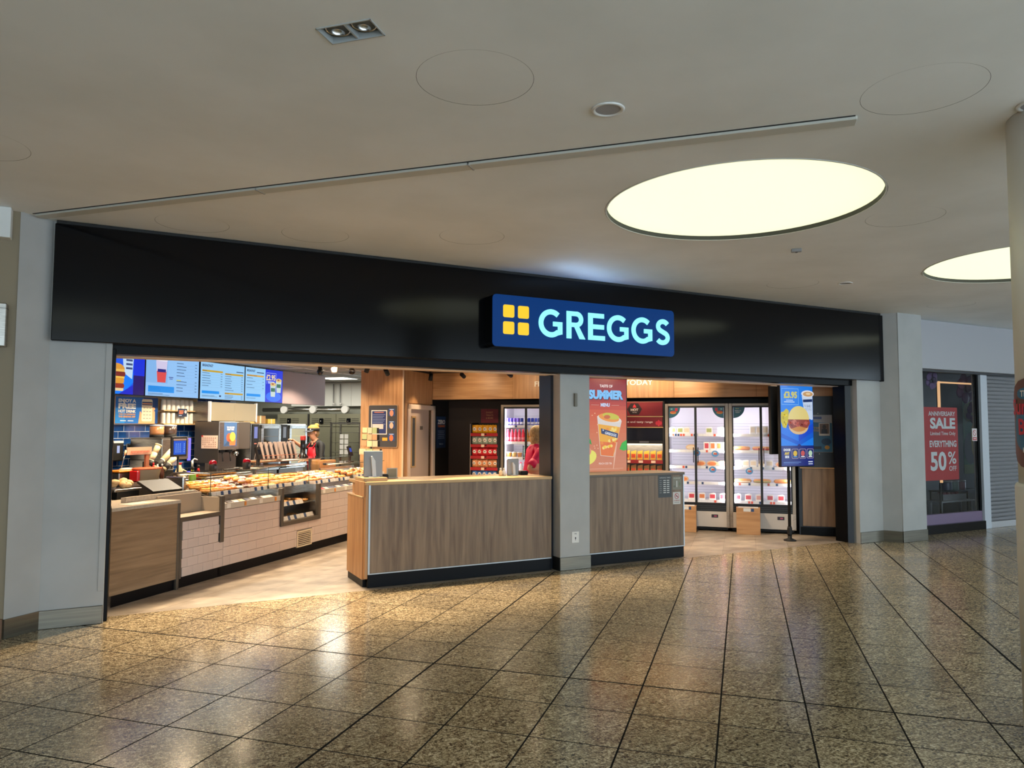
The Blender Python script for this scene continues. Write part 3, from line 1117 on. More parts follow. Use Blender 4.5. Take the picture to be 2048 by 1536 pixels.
# things in the window
pst = thing('sale_poster', 'red anniversary sale poster with white lettering in the closed shop window', 'poster', (11.12, 7.1165, .805))
part('sheet', MB().box(-.25, .60, 0, .003, 0, 1.135), mat('poster_red', (196, 52, 50), 0.5), pst)
a = Art()
WHT = (236, 232, 232)
a.text('ANNIVERSARY', .20, 1.0, .07, WHT, w=.68, bold=.02)
a.text('SALE', .215, .80, .17, WHT, w=.64, bold=.04)
a.text('Limited Time Only', .215, .70, .055, WHT, w=.64)
a.text('EVERYTHING', .21, .515, .10, WHT, w=.68, bold=.03)
a.text('50', .08, .15, .29, WHT, w=.40, bold=.03)
a.text('%', .43, .25, .19, WHT, w=.21)
a.text('OFF', .44, .14, .075, WHT, w=.19)
a.build('lettering', pst, (0, -.001, 0))
ns = single('no_smoking_sticker', 'small white no smoking sticker on the shop window glass', 'sign', MB().box(0, .13, 0, .002, 0, .2), mat('sticker_white', (220, 214, 214), 0.5), (12.07, 7.098, 1.41))
a = Art()
a.ell(.065, .13, .048, .048, (180, 50, 56), 1).ell(.065, .13, .038, .038, (226, 220, 220), 2).poly([(.035, .157), (.042, .164), (.097, .103), (.09, .096)], (180, 50, 56), 3)
a.rect(.012, .118, .012, .06, (186, 66, 66), 1).rect(.03, .1, .03, .045, (226, 220, 220), 2)
a.build('sticker_print', ns, (0, -.001, 0))
# warm light strip frame inside
lf = thing('light_strip', 'warm glowing strip light frame inside the closed shop window', 'light', (11.86, 7.49, .12))
gs = glow('strip_glow', (255, 196, 140), 1.0)
part('upright_strip', MB().box(0, .035, 0, .03, .6, 2.27), gs, lf)
part('strip_post', MB().box(.005, .03, .03, .05, 0, 2.27), BLACKM, lf)
part('top_strip', MB().box(.0, .95, 0, .03, 2.24, 2.265), gs, lf)
pf = thing('picture_board', 'dark display board with a green landscape picture in the closed shop window', 'display board', (13.165, 7.9, .12))
part('board', MB().box(-.68, .42, 0, .04, 0, 2.3, 0, .01), mat('board_black', (26, 26, 30), 0.4), pf)
a = Art()
a.rect(0, .4, 0, 1.3, (70, 120, 88), 0)
a.ell(.2, 1.1, .18, .18, (150, 168, 110), 1).ell(.22, .75, .17, .2, (52, 110, 90), 1).ell(.2, .45, .19, .28, (26, 32, 44), 2).ell(.31, .6, .085, .3, (176, 150, 74), 3).rect(0, .4, 0, .16, (120, 134, 60), 2)
a.build('picture', pf, (0, -.002, .69))
PET = mat('mauve_petal', (106, 74, 118), 0.6)
for (x, y, z, s, lb) in ((11.68, 7.5, 2.40, .16, 'large mauve fabric flower hanging at the top left of the closed shop window'),
                         (12.84, 7.64, 2.3, .27, 'huge mauve fabric flower hanging at the top right of the closed shop window'),
                         (13.3, 7.8, 1.89, .2, 'small mauve fabric flower lower right in the closed shop window')):
    fo = thing('fabric_flower', lb, 'flower', (x, y, z))
    for k in range(7):
        an = 2 * PI * k / 7
        part('petal', MB().ball((s * .62 * math.cos(an), -.02 * (k % 2), s * .62 * math.sin(an)), s * .42, s * .08, s * .36, 10, 6), PET, fo)
    part('hanging_wire', MB().cyl((0, 0, 0), (0, 0, 2.58 - z), .004, n=6), BLACKM, fo)
    part('flower_heart', MB().ball((0, -.05, 0), s * .3, s * .2, s * .3, 10, 6), mat('flower_heart', (72, 50, 84), 0.6), fo)
tb_ = thing('display_table', 'small grey display table with a rack low in the closed shop window', 'table', (11.92, 7.55, .12))
part('tabletop', MB().box(0, .94, 0, .27, .26, .285, 0, .004), mat('table_grey', (150, 150, 154), 0.4), tb_)
for lx in (.03, .86):
    for ly in (.02, .2):
        part('leg', MB().box(lx, lx + .04, ly, ly + .04, 0, .26), MATS['table_grey'], tb_)
rk = thing('jar_rack', 'wire-edged rack of small jars standing on the display table', 'rack', (12.08, 7.62, .4055))
part('tray', MB().box(0, .66, 0, .2, 0, .02).box(0, .66, 0, .012, .02, .1).box(0, .012, 0, .2, .02, .12).box(.648, .66, 0, .2, .02, .12), mat('rack_grey', (132, 130, 134), 0.3), rk)
for k in range(5):
    j = single('jar', f'small red-capped jar, {("first", "second", "third", "fourth", "fifth")[k]} from the left in the window rack', 'jar', MB().lathe([(.035, 0), (.04, .01), (.04, .07), (.03, .08), (.03, .09), (.033, .09), (.033, .105)], n=12), mat('jar_red', (150, 96, 100), 0.2), (12.16 + .115 * k, 7.72, .4265), group='jars in the rack')
for k, c in enumerate(((80, 84, 104), (120, 136, 130), (150, 112, 118))):
    nm = ('blue', 'grey-green', 'pink')[k]
    t = thing('canister', f'tall {nm} canister standing on the shelf low in the closed shop window', 'canister', (12.4 + .19 * k, 7.74, .5605))
    part('can_body', MB().lathe([(.07, 0), (.075, .01), (.075, .13), (.07, .14)], n=16), mat('can_' + nm, c, 0.3), t)
    part('can_lid', MB().lathe([(.078, .14), (.078, .16), (.05, .165)], n=16), mat('can_lid', (170, 168, 170), 0.3), t)
single('window_shelf', 'dark shelf board low in the closed shop window', 'shelf', MB().box(0, 1.1, 0, .22, 0, .02, 0, .003).box(.02, .05, .18, .21, -.42, 0).box(1.05, 1.08, .18, .21, -.42, 0), mat('shelf_dark', (48, 48, 50), 0.4), (12.1, 7.66, .54))

# ================================================================== ROUND COLUMN AT THE RIGHT EDGE
t = thing('round_column', 'round cream column at the right picture edge with a wider lower sleeve', 'column', (4.362, 2.0, 0))
CREAM = mat('column_cream', (228, 225, 217), 0.45)
part('shaft', MB().lathe([(.285, 1.3), (.285, ZC)], n=56), CREAM, t)
part('sleeve', MB().lathe([(.303, 0.0), (.303, 1.30), (.296, 1.315), (.285, 1.316)], n=56), CREAM, t)
# oval poster wrapped round the column
ov = thing('oval_poster', 'oval red and blue seasonal poster wrapped round the cream column', 'poster', (4.362, 2.0, 1.63))
OVR = .292
a0 = math.radians(152 + 10)


def wrap(pts2, rgb, lift, name, prt):
    """shape in (arc length, z) bent round the column"""
    mb = MB()
    mb.add([((OVR + lift) * math.cos(a0 + s / OVR), (OVR + lift) * math.sin(a0 + s / OVR), z) for s, z in pts2], [list(range(len(pts2)))])
    return mb


def oval_grid(rs, rz, lift, mi, mb, cs=0, cz=0, n=28, rings=6):
    v = [((OVR + lift) * math.cos(a0 + cs / OVR), (OVR + lift) * math.sin(a0 + cs / OVR), cz)]
    f = []
    for j in range(1, rings + 1):
        for i in range(n):
            th = 2 * PI * i / n
            k = j / rings
            ex = 2.6
            c_, s_ = math.cos(th), math.sin(th)
            q = (abs(c_) ** ex + abs(s_) ** ex) ** (-1 / ex)
            s, z = cs + rs * k * c_ * q, cz + rz * k * s_ * q
            v.append(((OVR + lift) * math.cos(a0 + s / OVR), (OVR + lift) * math.sin(a0 + s / OVR), z))
    for i in range(n):
        f.append([0, 1 + i, 1 + (i + 1) % n])
    for j in range(rings - 1):
        for i in range(n):
            f.append([1 + j * n + i, 1 + (j + 1) * n + i, 1 + (j + 1) * n + (i + 1) % n, 1 + j * n + (i + 1) % n])
    mb.add(v, f, mi, True)


mb = MB()
oval_grid(.245, .235, .0, 0, mb)
part('backing', mb, mat('oval_wood', (112, 72, 66), 0.5), ov)
mb = MB()
oval_grid(.16, .12, .003, 0, mb, .0, -.03)
part('blue_disc', mb, mat('oval_blue', (44, 112, 150), 0.5), ov)


def wrap_text(s, sc_, z, h, w, rgbm, lift, name):
    v, f, x0, x1, y0, y1 = text_geo(s, .03)
    k = w / (x1 - x0)
    kz = h / (y1 - y0)
    mb = MB()
    vv = []
    for p in v:
        q = -((p[0] - x0) * k - w / 2) + sc_
        vv.append(((OVR + lift) * math.cos(a0 - q / OVR + 0), (OVR + lift) * math.sin(a0 - q / OVR), z + (p[1] - y0) * kz))
    mb.add(vv, f)
    part(name, mb, rgbm, ov)


OW = mat('oval_white', (236, 232, 230), 0.5)
ORD = mat('oval_red', (206, 40, 66), 0.5)
mb = MB()
oval_grid(.12, .032, .003, 0, mb, .0, .155)
part('blue_tab', mb, MATS['oval_blue'], ov)
wrap_text('THIS', 0.04, .138, .034, .09, OW, .005, 'lettering')
wrap_text('Summer', 0.0, .045, .085, .36, ORD, .006, 'red_lettering')
wrap_text('Break', -0.02, -.06, .085, .26, ORD, .006, 'red_lettering')
wrap_text('KIDS GO', 0.0, -.15, .026, .15, OW, .006, 'lettering')
wrap_text('FREE', 0.0, -.19, .026, .1, ORD, .006, 'red_lettering')

# ================================================================== SHOP LAMPS
LAMP_GAIN = 1.5


def lamp(name, kind, parent, loc, power, col, **k):
    l = bpy.data.lights.new(name, kind)
    l.energy = power * LAMP_GAIN
    l.color = col
    for a, b in k.items():
        if a not in ('aim',):
            setattr(l, a, b)
    o = bpy.data.objects.new(name, l)
    COL.objects.link(o)
    o.location = loc
    o.parent = parent
    if 'aim' in k:
        o.rotation_euler = Vector(k['aim']).to_track_quat('-Z', 'Y').to_euler()
    return o


LENS = glow('lamp_lens', (255, 236, 205), 3.0)


def downlight(x, y, z, power, lb, col=WARM, ang=2.4, aim=(0, 0, -1)):
    t = thing('recessed_downlight', lb, 'downlight', (x, y, z), group='shop downlights')
    part('rim', MB().lathe([(.055, 0), (.052, -.006), (.04, -.005), (.038, 0)], n=20), WHITE, t)
    part('lens', MB().lathe([(.038, -.002), (.038, .0)], n=20, smooth=False), LENS, t)
    lamp('bulb', 'SPOT', t, (0, 0, -.02), power, col, spot_size=ang, spot_blend=.35, shadow_soft_size=.05, aim=aim)


for k, (x, y, p) in enumerate(((0.75, 7.62, 230), (2.1, 7.62, 230), (3.5, 7.62, 230))):
    downlight(x, y, HS - .072, p, f'recessed warm downlight just inside the left opening, number {("one", "two", "three")[k]} from the left jamb', WARM, 1.15, (0, -.62, -1))
for k, (x, y, p) in enumerate(((5.6, 7.62, 80), (7.2, 7.62, 80), (8.4, 7.75, 60))):
    downlight(x, y, HS - .002, p, f'recessed downlight just inside the right opening, number {("one", "two", "three")[k]} from the pillar', (1.0, .78, .55), 1.3, (0, -.4, -1))
for k, (v, u) in enumerate(((-4.3, 9.2), (-2.6, 9.4), (-.9, 10.6), (-3.3, 10.24))):
    x, y, _ = to_world((v, u, 0), 'V')
    downlight(x, y, HS - .002 if k != 3 else HS - .072, 110, ('round downlight over the shop floor left', 'round downlight over the shop floor middle', 'round downlight before the chillers', 'glowing round downlight between the track spots')[k])


def spot(u, w, label, aim, power, lit):
    """cylinder track spot; aim in world"""
    t = thing('track_spotlight', label, 'spotlight', (u, w, HS - .05), 'U', group='track spotlights')
    part('bracket', MB().cyl((0, 0, 0), (0, 0, -.035), .008, n=8).box(-.03, .03, -.015, .015, -.0, .05), BLACKM, t)
    a = Vector(aim).normalized()
    al = Matrix.Rotation(-PI / 4, 3, 'Z') @ a
    c = Vector((0, 0, -.06))
    part('barrel', MB().cyl(c - al * .05, c + al * .065, .034, n=18), BLACKM, t)
    if lit:
        part('lens', MB().cyl(c + al * .0655, c + al * .067, .029, n=18, smooth=False), LENS, t)
    lamp('bulb', 'SPOT', t, tuple(c + al * .075), power, WARM, spot_size=1.5, spot_blend=.6, shadow_soft_size=.03, aim=tuple(al))


tr = thing('lighting_track', 'thin black lighting track under the slatted shop ceiling', 'lighting track', (9.2, 5.2, HS - .03), 'U')
part('rail', MB().box(0, 2.6, -.018, .018, 0, .028), BLACKM, tr)
tr2 = thing('lighting_track', 'thin black lighting track before the timber bulkhead', 'lighting track', (-4.5, 11.2, HS - .03), 'V')
part('rail', MB().box(0, 3.0, -.018, .018, 0, .028), BLACKM, tr2)
spot(9.46, 5.15, 'black track spotlight at the left end of the track by the timber wall', (-.2, .5, -1), 30, False)
spot(10.15, 5.2, 'lit black track spotlight in front of the timber end wall', (.5, .6, -.6), 12, True)
spot(11.37, 5.0, 'black track spotlight in front of the door', (-.2, -.2, -1), 20, False)
spot(11.2, 4.36, 'black track spotlight left of the middle under the timber bulkhead', (.7, .7, -.3), 9, False)
spot(11.18, 3.55, 'lit black track spotlight near the pillar under the timber bulkhead', (.75, .6, -.3), 9, True)
spot(11.2, 2.3, 'black track spotlight hidden behind the white pillar', (.7, .7, -.07), 26, False)
# bulkhead wash at the right
spot(11.2, .9, 'black track spotlight above the chillers behind the pillar', (.7, .7, -.07), 26, False)
spot(11.2, 1.65, 'added black track spotlight above the hot food cabinet, lighting the bulkhead lettering', (.7, .7, -.1), 26, False)  # extra spot added to brighten the bulkhead letters
# service line
for k, u in enumerate((5.9, 6.9, 7.9, 8.9, 9.9)):
    x, y, _ = to_world((u, 5.95, 0), 'U')
    downlight(x, y, HS - .002, 105, f'recessed warm downlight over the service counter, number {("one", "two", "three", "four", "five")[k]} from the mall')
for k, (u, w) in enumerate(((8.2, 6.45), (9.4, 6.5), (10.6, 6.6))):
    x, y, _ = to_world((u, w, 0), 'U')
    downlight(x, y, HS - .022, 85, f'kitchen ceiling downlight number {("one", "two", "three")[k]} behind the service counter', (1, .9, .72))

# glowing panels added to brighten the dark kitchen
for k, (u, w) in enumerate(((11.2, 8.2), (12.4, 7.4), (12.4, 9.0))):
    t = thing('kitchen_fill_panel', f'added flat square kitchen fill light, {("nearest the ovens", "over the bakery rack", "over the left proving cabinet")[k]}', 'ceiling light', (u, w, HS - .021), 'U', group='added kitchen fill lights')
    part('frame', MB().box(-.3, .3, -.3, .3, -.012, 0, 0, .003), WHITE, t)
    part('diffuser', MB().box(-.28, .28, -.28, .28, -.015, -.012), glow('kitchen_fill_glow', (255, 250, 232), 3.0), t)
    lamp('fill_lamp', 'AREA', t, (0, 0, -.02), 16, (1, .95, .82), shape='SQUARE', size=.5, aim=(0, 0, -1))

# blue wash from the top edge of the illuminated shop sign onto the ceiling
sg = bpy.data.objects['shop_sign']
part('top_light_strip', MB().box(.2, SW - .2, -.12, -.06, SH, SH + .008), glow('sign_strip', (110, 160, 255), 1.2), sg)
lamp('sign_strip_lamp', 'AREA', sg, (SW / 2 + .2, -.09, SH + .012), 1.6, (.38, .6, 1.0), shape='RECTANGLE', size=SW - .5, size_y=.05, aim=(.25, -.5, 1))

# ================================================================== SERVICE COUNTER (frame U: x along the counter, y away from customers)
W0 = 5.335
till = thing('till_cabinet', 'wood-fronted till cabinet at the mall end of the service counter', 'cabinet', (0, 0, 0), 'U')
part('body', MB().slab([(5.2, W0), (6.0, W0), (6.0, 6.1), (5.93, 6.1)], .105, .845), WOODH, till)
part('worktop', MB().slab([(5.19, W0 - .012), (6.03, W0 - .012), (6.03, 6.1), (5.93, 6.12)], .845, .875), GREYTOP, till)
part('plinth', MB().slab([(5.24, W0 + .02), (6.0, W0 + .02), (6.0, 6.0), (5.9, 6.0)], 0, .105), KICK, till)
part('corner_post', MB().box(6.0, 6.035, W0 - .006, W0 + .03, 0, .86, 0, .002), BRONZE, till)
part('raised_ledge', MB().slab([(5.62, 5.6), (6.56, 5.6), (6.56, 5.64), (5.6, 5.64)], .875, .925), GREYTOP, till)

bag = thing('bag_shelf_unit', 'low open shelf unit with white tiles below, between till cabinet and food display', 'shelf unit', (0, 0, 0), 'U')
part('carcass', MB().box(6.036, 6.638, W0 + .0125, 5.6, .11, .655), GROUT, bag)
part('plinth', MB().box(6.036, 6.68, W0 + .03, 5.6, 0, .11), KICK, bag)
part('shelf', MB().box(6.036, 6.62, W0 - .004, 5.58, .66, .70, 0, .002), GREYTOP, bag)
part('shelf_edge', MB().box(6.036, 6.64, W0 - .008, W0 - .004, .655, .698), BRONZE, bag)
part('back_panel', MB().box(6.0, 6.62, 5.58, 5.6, .70, .90, 0, .002), mat('taupe_panel', (170, 152, 132), 0.5), bag)
part('end_panel', MB().box(6.62, 6.64, W0 + .01, 5.6, .70, .85, 0, .002), MATS['taupe_panel'], bag)
part('post', MB().box(6.62, 6.682, W0 - .01, W0 + .03, .37, .862, 0, .002), BRONZE, bag)
part('post', MB().box(6.036, 6.062, W0 - .008, W0 + .02, .1, .655, 0, .001), BRONZE, bag)
TWL, TWH = .30, .1
wt_me = {}


def front_tile(parent, x0, x1, z0, z1):
    k = (round(x1 - x0, 3), round(z1 - z0, 3))
    if k not in wt_me:
        wt_me[k] = MB().box(.0012, k[0] - .0012, 0, .012, .0012, k[1] - .0012, 0, .0012).mesh('front_tile', [WALLTILE_W])
    part('front_tile', wt_me[k], WALLTILE_W, parent, (x0, W0, z0))


for r in range(6):
    z0 = .11 + .0905 * r
    xs = [6.062] + [x for x in (6.2, 6.35, 6.5, 6.65) if True]
    off = .075 if r % 2 else 0
    xe = 6.682 if r < 3 else 6.62
    cuts = sorted({6.062, xe} | {round(6.08 + off + .15 * k, 3) for k in range(5)})
    cuts = [c for c in cuts if 6.062 <= c <= xe]
    for a_, b2 in zip(cuts, cuts[1:]):
        if b2 - a_ > .02:
            front_tile(bag, a_, b2, z0, z0 + .0905)

disp = thing('display_counter', 'long white-tiled food display counter with a black plinth', 'counter', (0, 0, 0), 'U')
UE = 10.79
part('carcass', MB().box(6.64, 7.69, W0 + .0125, 6.1, .11, .71).box(8.56, UE, W0 + .0125, 6.1, .11, .71).box(7.69, 8.56, W0 + .0125, 6.1, .11, .40), GROUT, disp)
part('plinth', MB().box(6.64, UE, W0 + .03, 6.08, 0, .11), KICK, disp)
for r in range(6):
    z0 = .11 + TWH * r
    off = .15 if r % 2 else 0
    cuts = sorted({6.684, UE} | {round(6.5 + off + TWL * k, 3) for k in range(16)})
    if r >= 3:
        cuts = sorted(set(cuts) | {7.69, 8.56})
    if r <= 1:
        cuts = sorted(set(cuts) | {8.05, 8.385})
    cuts = [c for c in cuts if 6.684 <= c <= UE]
    for a_, b2 in zip(cuts, cuts[1:]):
        m_ = (a_ + b2) / 2
        if r >= 3 and 7.69 < m_ < 8.56:
            continue
        if r <= 1 and 8.05 < m_ < 8.385:
            continue
        if b2 - a_ > .01:
            front_tile(disp, a_, b2, z0, z0 + TWH)
part('ledge', MB().box(6.64, 7.69, W0, 5.6, .71, .73).box(8.56, UE, W0, 5.6, .71, .73), STEEL, disp)
for q0, q1 in ((6.684, 7.69), (8.56, UE)):
    part('price_rail', MB().box(q0, q1, W0 - .006, W0 + .006, .715, .775, 0, .001), mat('rail_pale', (196, 186, 172), 0.35), disp)
    part('front_lip', MB().add([(x, W0 + .008, z) for x, z in ((q0, .775), (q1, .775), (q1, .83), (q0, .83))], [[0, 1, 2, 3]]), GLASS, disp)
# ventilation grille
vg = part('grille_frame', MB().box(8.05, 8.075, W0 - .006, W0 + .01, .1, .29, 0, .001).box(8.36, 8.385, W0 - .006, W0 + .01, .1, .29, 0, .001).box(8.05, 8.385, W0 - .006, W0 + .01, .275, .295, 0, .001).box(8.05, 8.385, W0 - .006, W0 + .01, .095, .112, 0, .001), mat('grille_cream', (222, 206, 180), 0.4), disp)
part('grille_back', MB().box(8.07, 8.37, W0 + .011, W0 + .0124, .1, .29), BLACKM, vg)
for k in range(7):
    part('grille_slat', MB().box(8.07, 8.365, W0 - .002, W0 + .008, .122 + .0225 * k, .132 + .0225 * k), MATS['grille_cream'], vg)
# heated cabinet window let into the counter
hc = part('warmer_frame', MB().box(7.69, 7.74, W0 - .02, W0 + .03, .40, .86, 0, .002).box(8.505, 8.56, W0 - .02, W0 + .03, .40, .86, 0, .002).box(7.74, 8.505, W0 - .02, W0 + .03, .40, .45, 0, .002), BRONZE, disp)
part('warmer_liner', MB().box(7.7, 8.55, 5.9, 5.92, .42, .85).box(7.7, 7.71, 5.36, 5.9, .42, .85).box(8.54, 8.55, 5.36, 5.9, .42, .85).box(7.7, 8.55, 5.36, 5.9, .41, .425), STEEL, hc)
part('warmer_shelf', MB().box(7.715, 8.535, 5.40, 5.88, .625, .637), STEEL, hc)
part('warmer_pane', MB().add([(x, W0 + .002, z) for x, z in ((7.74, .45), (8.505, .45), (8.505, .85), (7.74, .85))], [[0, 1, 2, 3]]), GLASS, hc)
TAGW = mat('tag_white', (232, 226, 216), 0.5)
TAGB = mat('tag_blue', (36, 70, 116), 0.5)
TAGO = mat('tag_orange', (214, 134, 50), 0.5)


def tags(parent, x0, x1, y, z, h, w=.075, gap=.004, pat='WWBWBWWB', tilt=.02):
    x, i = x0, 0
    while x + w * .6 < x1:
        c = pat[i % len(pat)]
        ww = w if c == 'W' else w * .55
        if c != '-':
            mb = MB().add([(x, y, z), (x + ww, y, z), (x + ww, y + tilt, z + h), (x, y + tilt, z + h), (x, y + .004, z), (x + ww, y + .004, z), (x + ww, y + tilt + .004, z + h), (x, y + tilt + .004, z + h)],
                          [[0, 1, 2, 3], [4, 7, 6, 5], [0, 4, 5, 1], [3, 2, 6, 7], [0, 3, 7, 4], [1, 5, 6, 2]])
            part('price_tag', mb, {'W': TAGW, 'B': TAGB, 'O': TAGO}[c], parent)
        x += ww + gap
        i += 1


tags(hc, 7.75, 8.3, 5.385, .628, .05, .08)
tags(hc, 7.75, 8.45, 5.365, .452, .05, .08)
lamp('warmer_lamp', 'AREA', hc, (8.12, 5.62, .84), 5, WARM, shape='RECTANGLE', size=.7, size_y=.1, aim=(0, 0, -1))
tags(disp, 6.72, 7.66, W0 - .009, .722, .045, .06, .1, 'W-O-', .0)
tags(disp, 8.62, 10.7, W0 - .009, .722, .045, .06, .1, 'W-O-', .0)

# pastry trays on top
CASES = [(6.70, 7.70, .855, 1.085, 'near'), (7.72, 8.57, .86, 1.10, 'middle'), (8.60, 9.72, .845, 1.17, 'far'), (9.76, 10.76, .86, 1.06, 'end')]
GCASE = {}
for x0, x1, z, zt, nm in CASES:
    c = thing('display_case', f'{nm} glass pastry display case on the tiled food counter', 'display case', (0, 0, 0), 'U', group='glass pastry cases')
    part('tray', MB().add([(x, y, q) for x in (x0, x1) for y, q in ((5.56, z - .115), (6.08, z - .115), (6.08, z - .012 + .104), (5.56, z - .012))], [[0, 1, 2, 3], [7, 6, 5, 4], [0, 4, 5, 1], [1, 5, 6, 2], [2, 6, 7, 3], [3, 7, 4, 0]]).box(x0, x1, 5.545, 5.56, z - .02, z + .03).box(x0, x1, 6.08, 6.1, .71, z + .12), STEEL, c)
    g = MB()
    g.add([(x, 5.535, q) for x, q in ((x0, z - .03), (x1, z - .03), (x1, zt), (x0, zt))], [[0, 1, 2, 3]])
    g.add([(x0, y, q) for y, q in ((5.535, z), (6.0, z + .1), (6.0, zt), (5.535, zt))], [[0, 1, 2, 3]])
    part('pane', g, GLASS, c)
    part('top_pane', MB().box(x0, x1, 5.535, 6.05, zt, zt + .008), GLASS, c)
    part('glass_edge', MB().box(x0, x0 + .006, 5.531, 5.537, z - .03, zt).box(x0, x1, 5.531, 5.537, zt, zt + .008), mat('glass_edge', (70, 84, 80), 0.2), c)
    part('light_rail', MB().box(x0, x1, 5.98, 6.04, zt - .03, zt - .002), STEEL, c)
    part('light_tube', MB().cyl((x0 + .04, 5.97, zt - .02), (x1 - .04, 5.97, zt - .02), .008, n=8), glow('case_tube', (255, 226, 180), 2.0), c)
    lamp('case_lamp', 'AREA', c, ((x0 + x1) / 2, 5.9, zt - .03), 1.5, (1, .8, .55), shape='RECTANGLE', size=x1 - x0 - .1, size_y=.04, aim=(0, -.25, -1))
    tags(c, x0 + .02, x1 - .02, 5.526, z - .012, .042, .07, .006, 'WWBWBWWBW', .008)
    GCASE[nm] = c
ec = GCASE['near']
part('end_cap', MB().box(6.66, 6.71, 5.86, 6.105, .855, 1.05, 0, .01), STEEL, ec)
part('end_rail', MB().tube([(6.69, 6.08, 1.05), (6.69, 6.02, 1.085), (6.69, 5.9, 1.092), (6.695, 5.54, 1.088)], .009, 8), STEEL, ec)

# upper glass shelf over the middle and far cases
us = thing('serving_shelf', 'raised wooden serving shelf on steel legs behind the pastry cases', 'shelf', (0, 0, 0), 'U')
part('board', MB().box(8.32, 9.75, 6.06, 6.36, 1.125, 1.15, 0, .003), mat('board_brown', (150, 108, 76), 0.5), us)
for x in (8.36, 9.68):
    part('leg', MB().box(x, x + .03, 6.2, 6.24, .8855, 1.125), STEEL, us)
back = thing('counter_worktop', 'steel worktop behind the pastry cases', 'worktop', (0, 0, 0), 'U')
part('top', MB().box(6.66, UE, 6.11, 6.36, .86, .885, 0, .002), STEEL, back)
part('cupboard', MB().box(6.66, UE, 6.13, 6.34, 0, .86), STEELD, back)

# ---- pastries
GOLD = mat('pastry_golden', (214, 146, 70), 0.5)
grain(GOLD, (1, 1, 1), (196, 120, 48), (228, 172, 96), sc=30, detail=3)
CREAMY = mat('pastry_cream', (238, 214, 172), 0.5)
PINK = mat('icing_pink', (236, 178, 168), 0.35)
CARA = mat('icing_caramel', (206, 112, 38), 0.3)
CHOC = mat('icing_chocolate', (82, 50, 36), 0.3)
YELL = mat('icing_yellow', (240, 200, 80), 0.4)
SUGAR = mat('icing_sugar', (240, 226, 208), 0.7)
SPRK = mat('sprinkle', (250, 244, 234), 0.6)


def pastry(kind):
    mb, top = MB(), MB()
    if kind in ('bun', 'pinkdough', 'carameldough', 'sugardough', 'chocdough'):
        mb.lathe([(.012, 0), (.036, .004), (.047, .018), (.046, .03), (.036, .043), (.016, .05)], n=14)
        if kind != 'bun':
            top.lathe([(.047, .026), (.0455, .036), (.035, .047), (.016, .053), (.004, .054)], n=14)
    elif kind in ('roll', 'longpink', 'longyellow'):
        mb.lathe([(.02, -.075), (.032, -.055), (.036, 0), (.032, .055), (.02, .075)], n=10, sy=.75)
        mb.v = [(p[2], p[0], p[1] + .026) for p in mb.v]
        if kind != 'roll':
            top.box(-.06, .06, -.02, .02, .048, .056, 0, .006)
    else:  # square bake
        mb.box(-.06, .06, -.04, .04, 0, .028, 0, .008)
        top.box(-.045, .045, -.008, .008, .0275, .033, 0, .003).box(-.03, -.02, -.03, .03, .0275, .0325, 0, .002).box(.02, .03, -.03, .03, .0275, .0325, 0, .002)
    return mb, top


KINDS = {'bun': ('golden bun', GOLD, None), 'pinkdough': ('pink iced doughnut', GOLD, PINK), 'carameldough': ('caramel iced doughnut', GOLD, CARA),
         'sugardough': ('sugared doughnut', GOLD, SUGAR), 'chocdough': ('chocolate iced doughnut', GOLD, CHOC), 'roll': ('long golden finger roll', GOLD, None),
         'longpink': ('long pink iced finger', GOLD, PINK), 'longyellow': ('long yellow iced finger', GOLD, YELL), 'bake': ('flat golden pastry bake', GOLD, CREAMY)}
PROTO = {}


def put_pastry(kind, u, w, z, rz, where, grp):
    nm, m1, m2 = KINDS[kind]
    lb = f'{nm}, {where}'
    if kind not in PROTO:
        mb, top = pastry(kind)
        o = part('pastry', mb, m1)
        if top.v:
            part('icing', top, m2, o)
            if kind in ('carameldough', 'chocdough', 'pinkdough'):
                sp_ = MB()
                rr = random.Random(3)
                for k in range(9):
                    an, q = rr.random() * 6.28, .036 * math.sqrt(rr.random())
                    sp_.box(q * math.cos(an) - .004, q * math.cos(an) + .004, q * math.sin(an) - .004, q * math.sin(an) + .004, .046, .0575)
                s_ = part('sprinkles', sp_, SPRK, o)
                s_['kind'] = 'stuff'
        PROTO[kind] = o
        o.location = to_world((u, w, z), 'U')
        o.rotation_euler = (0, 0, PI / 4 + rz)
    else:
        o = dup(PROTO[kind], (u, w, z), 'U', rz)
    tag(o, lb, 'pastry', grp)


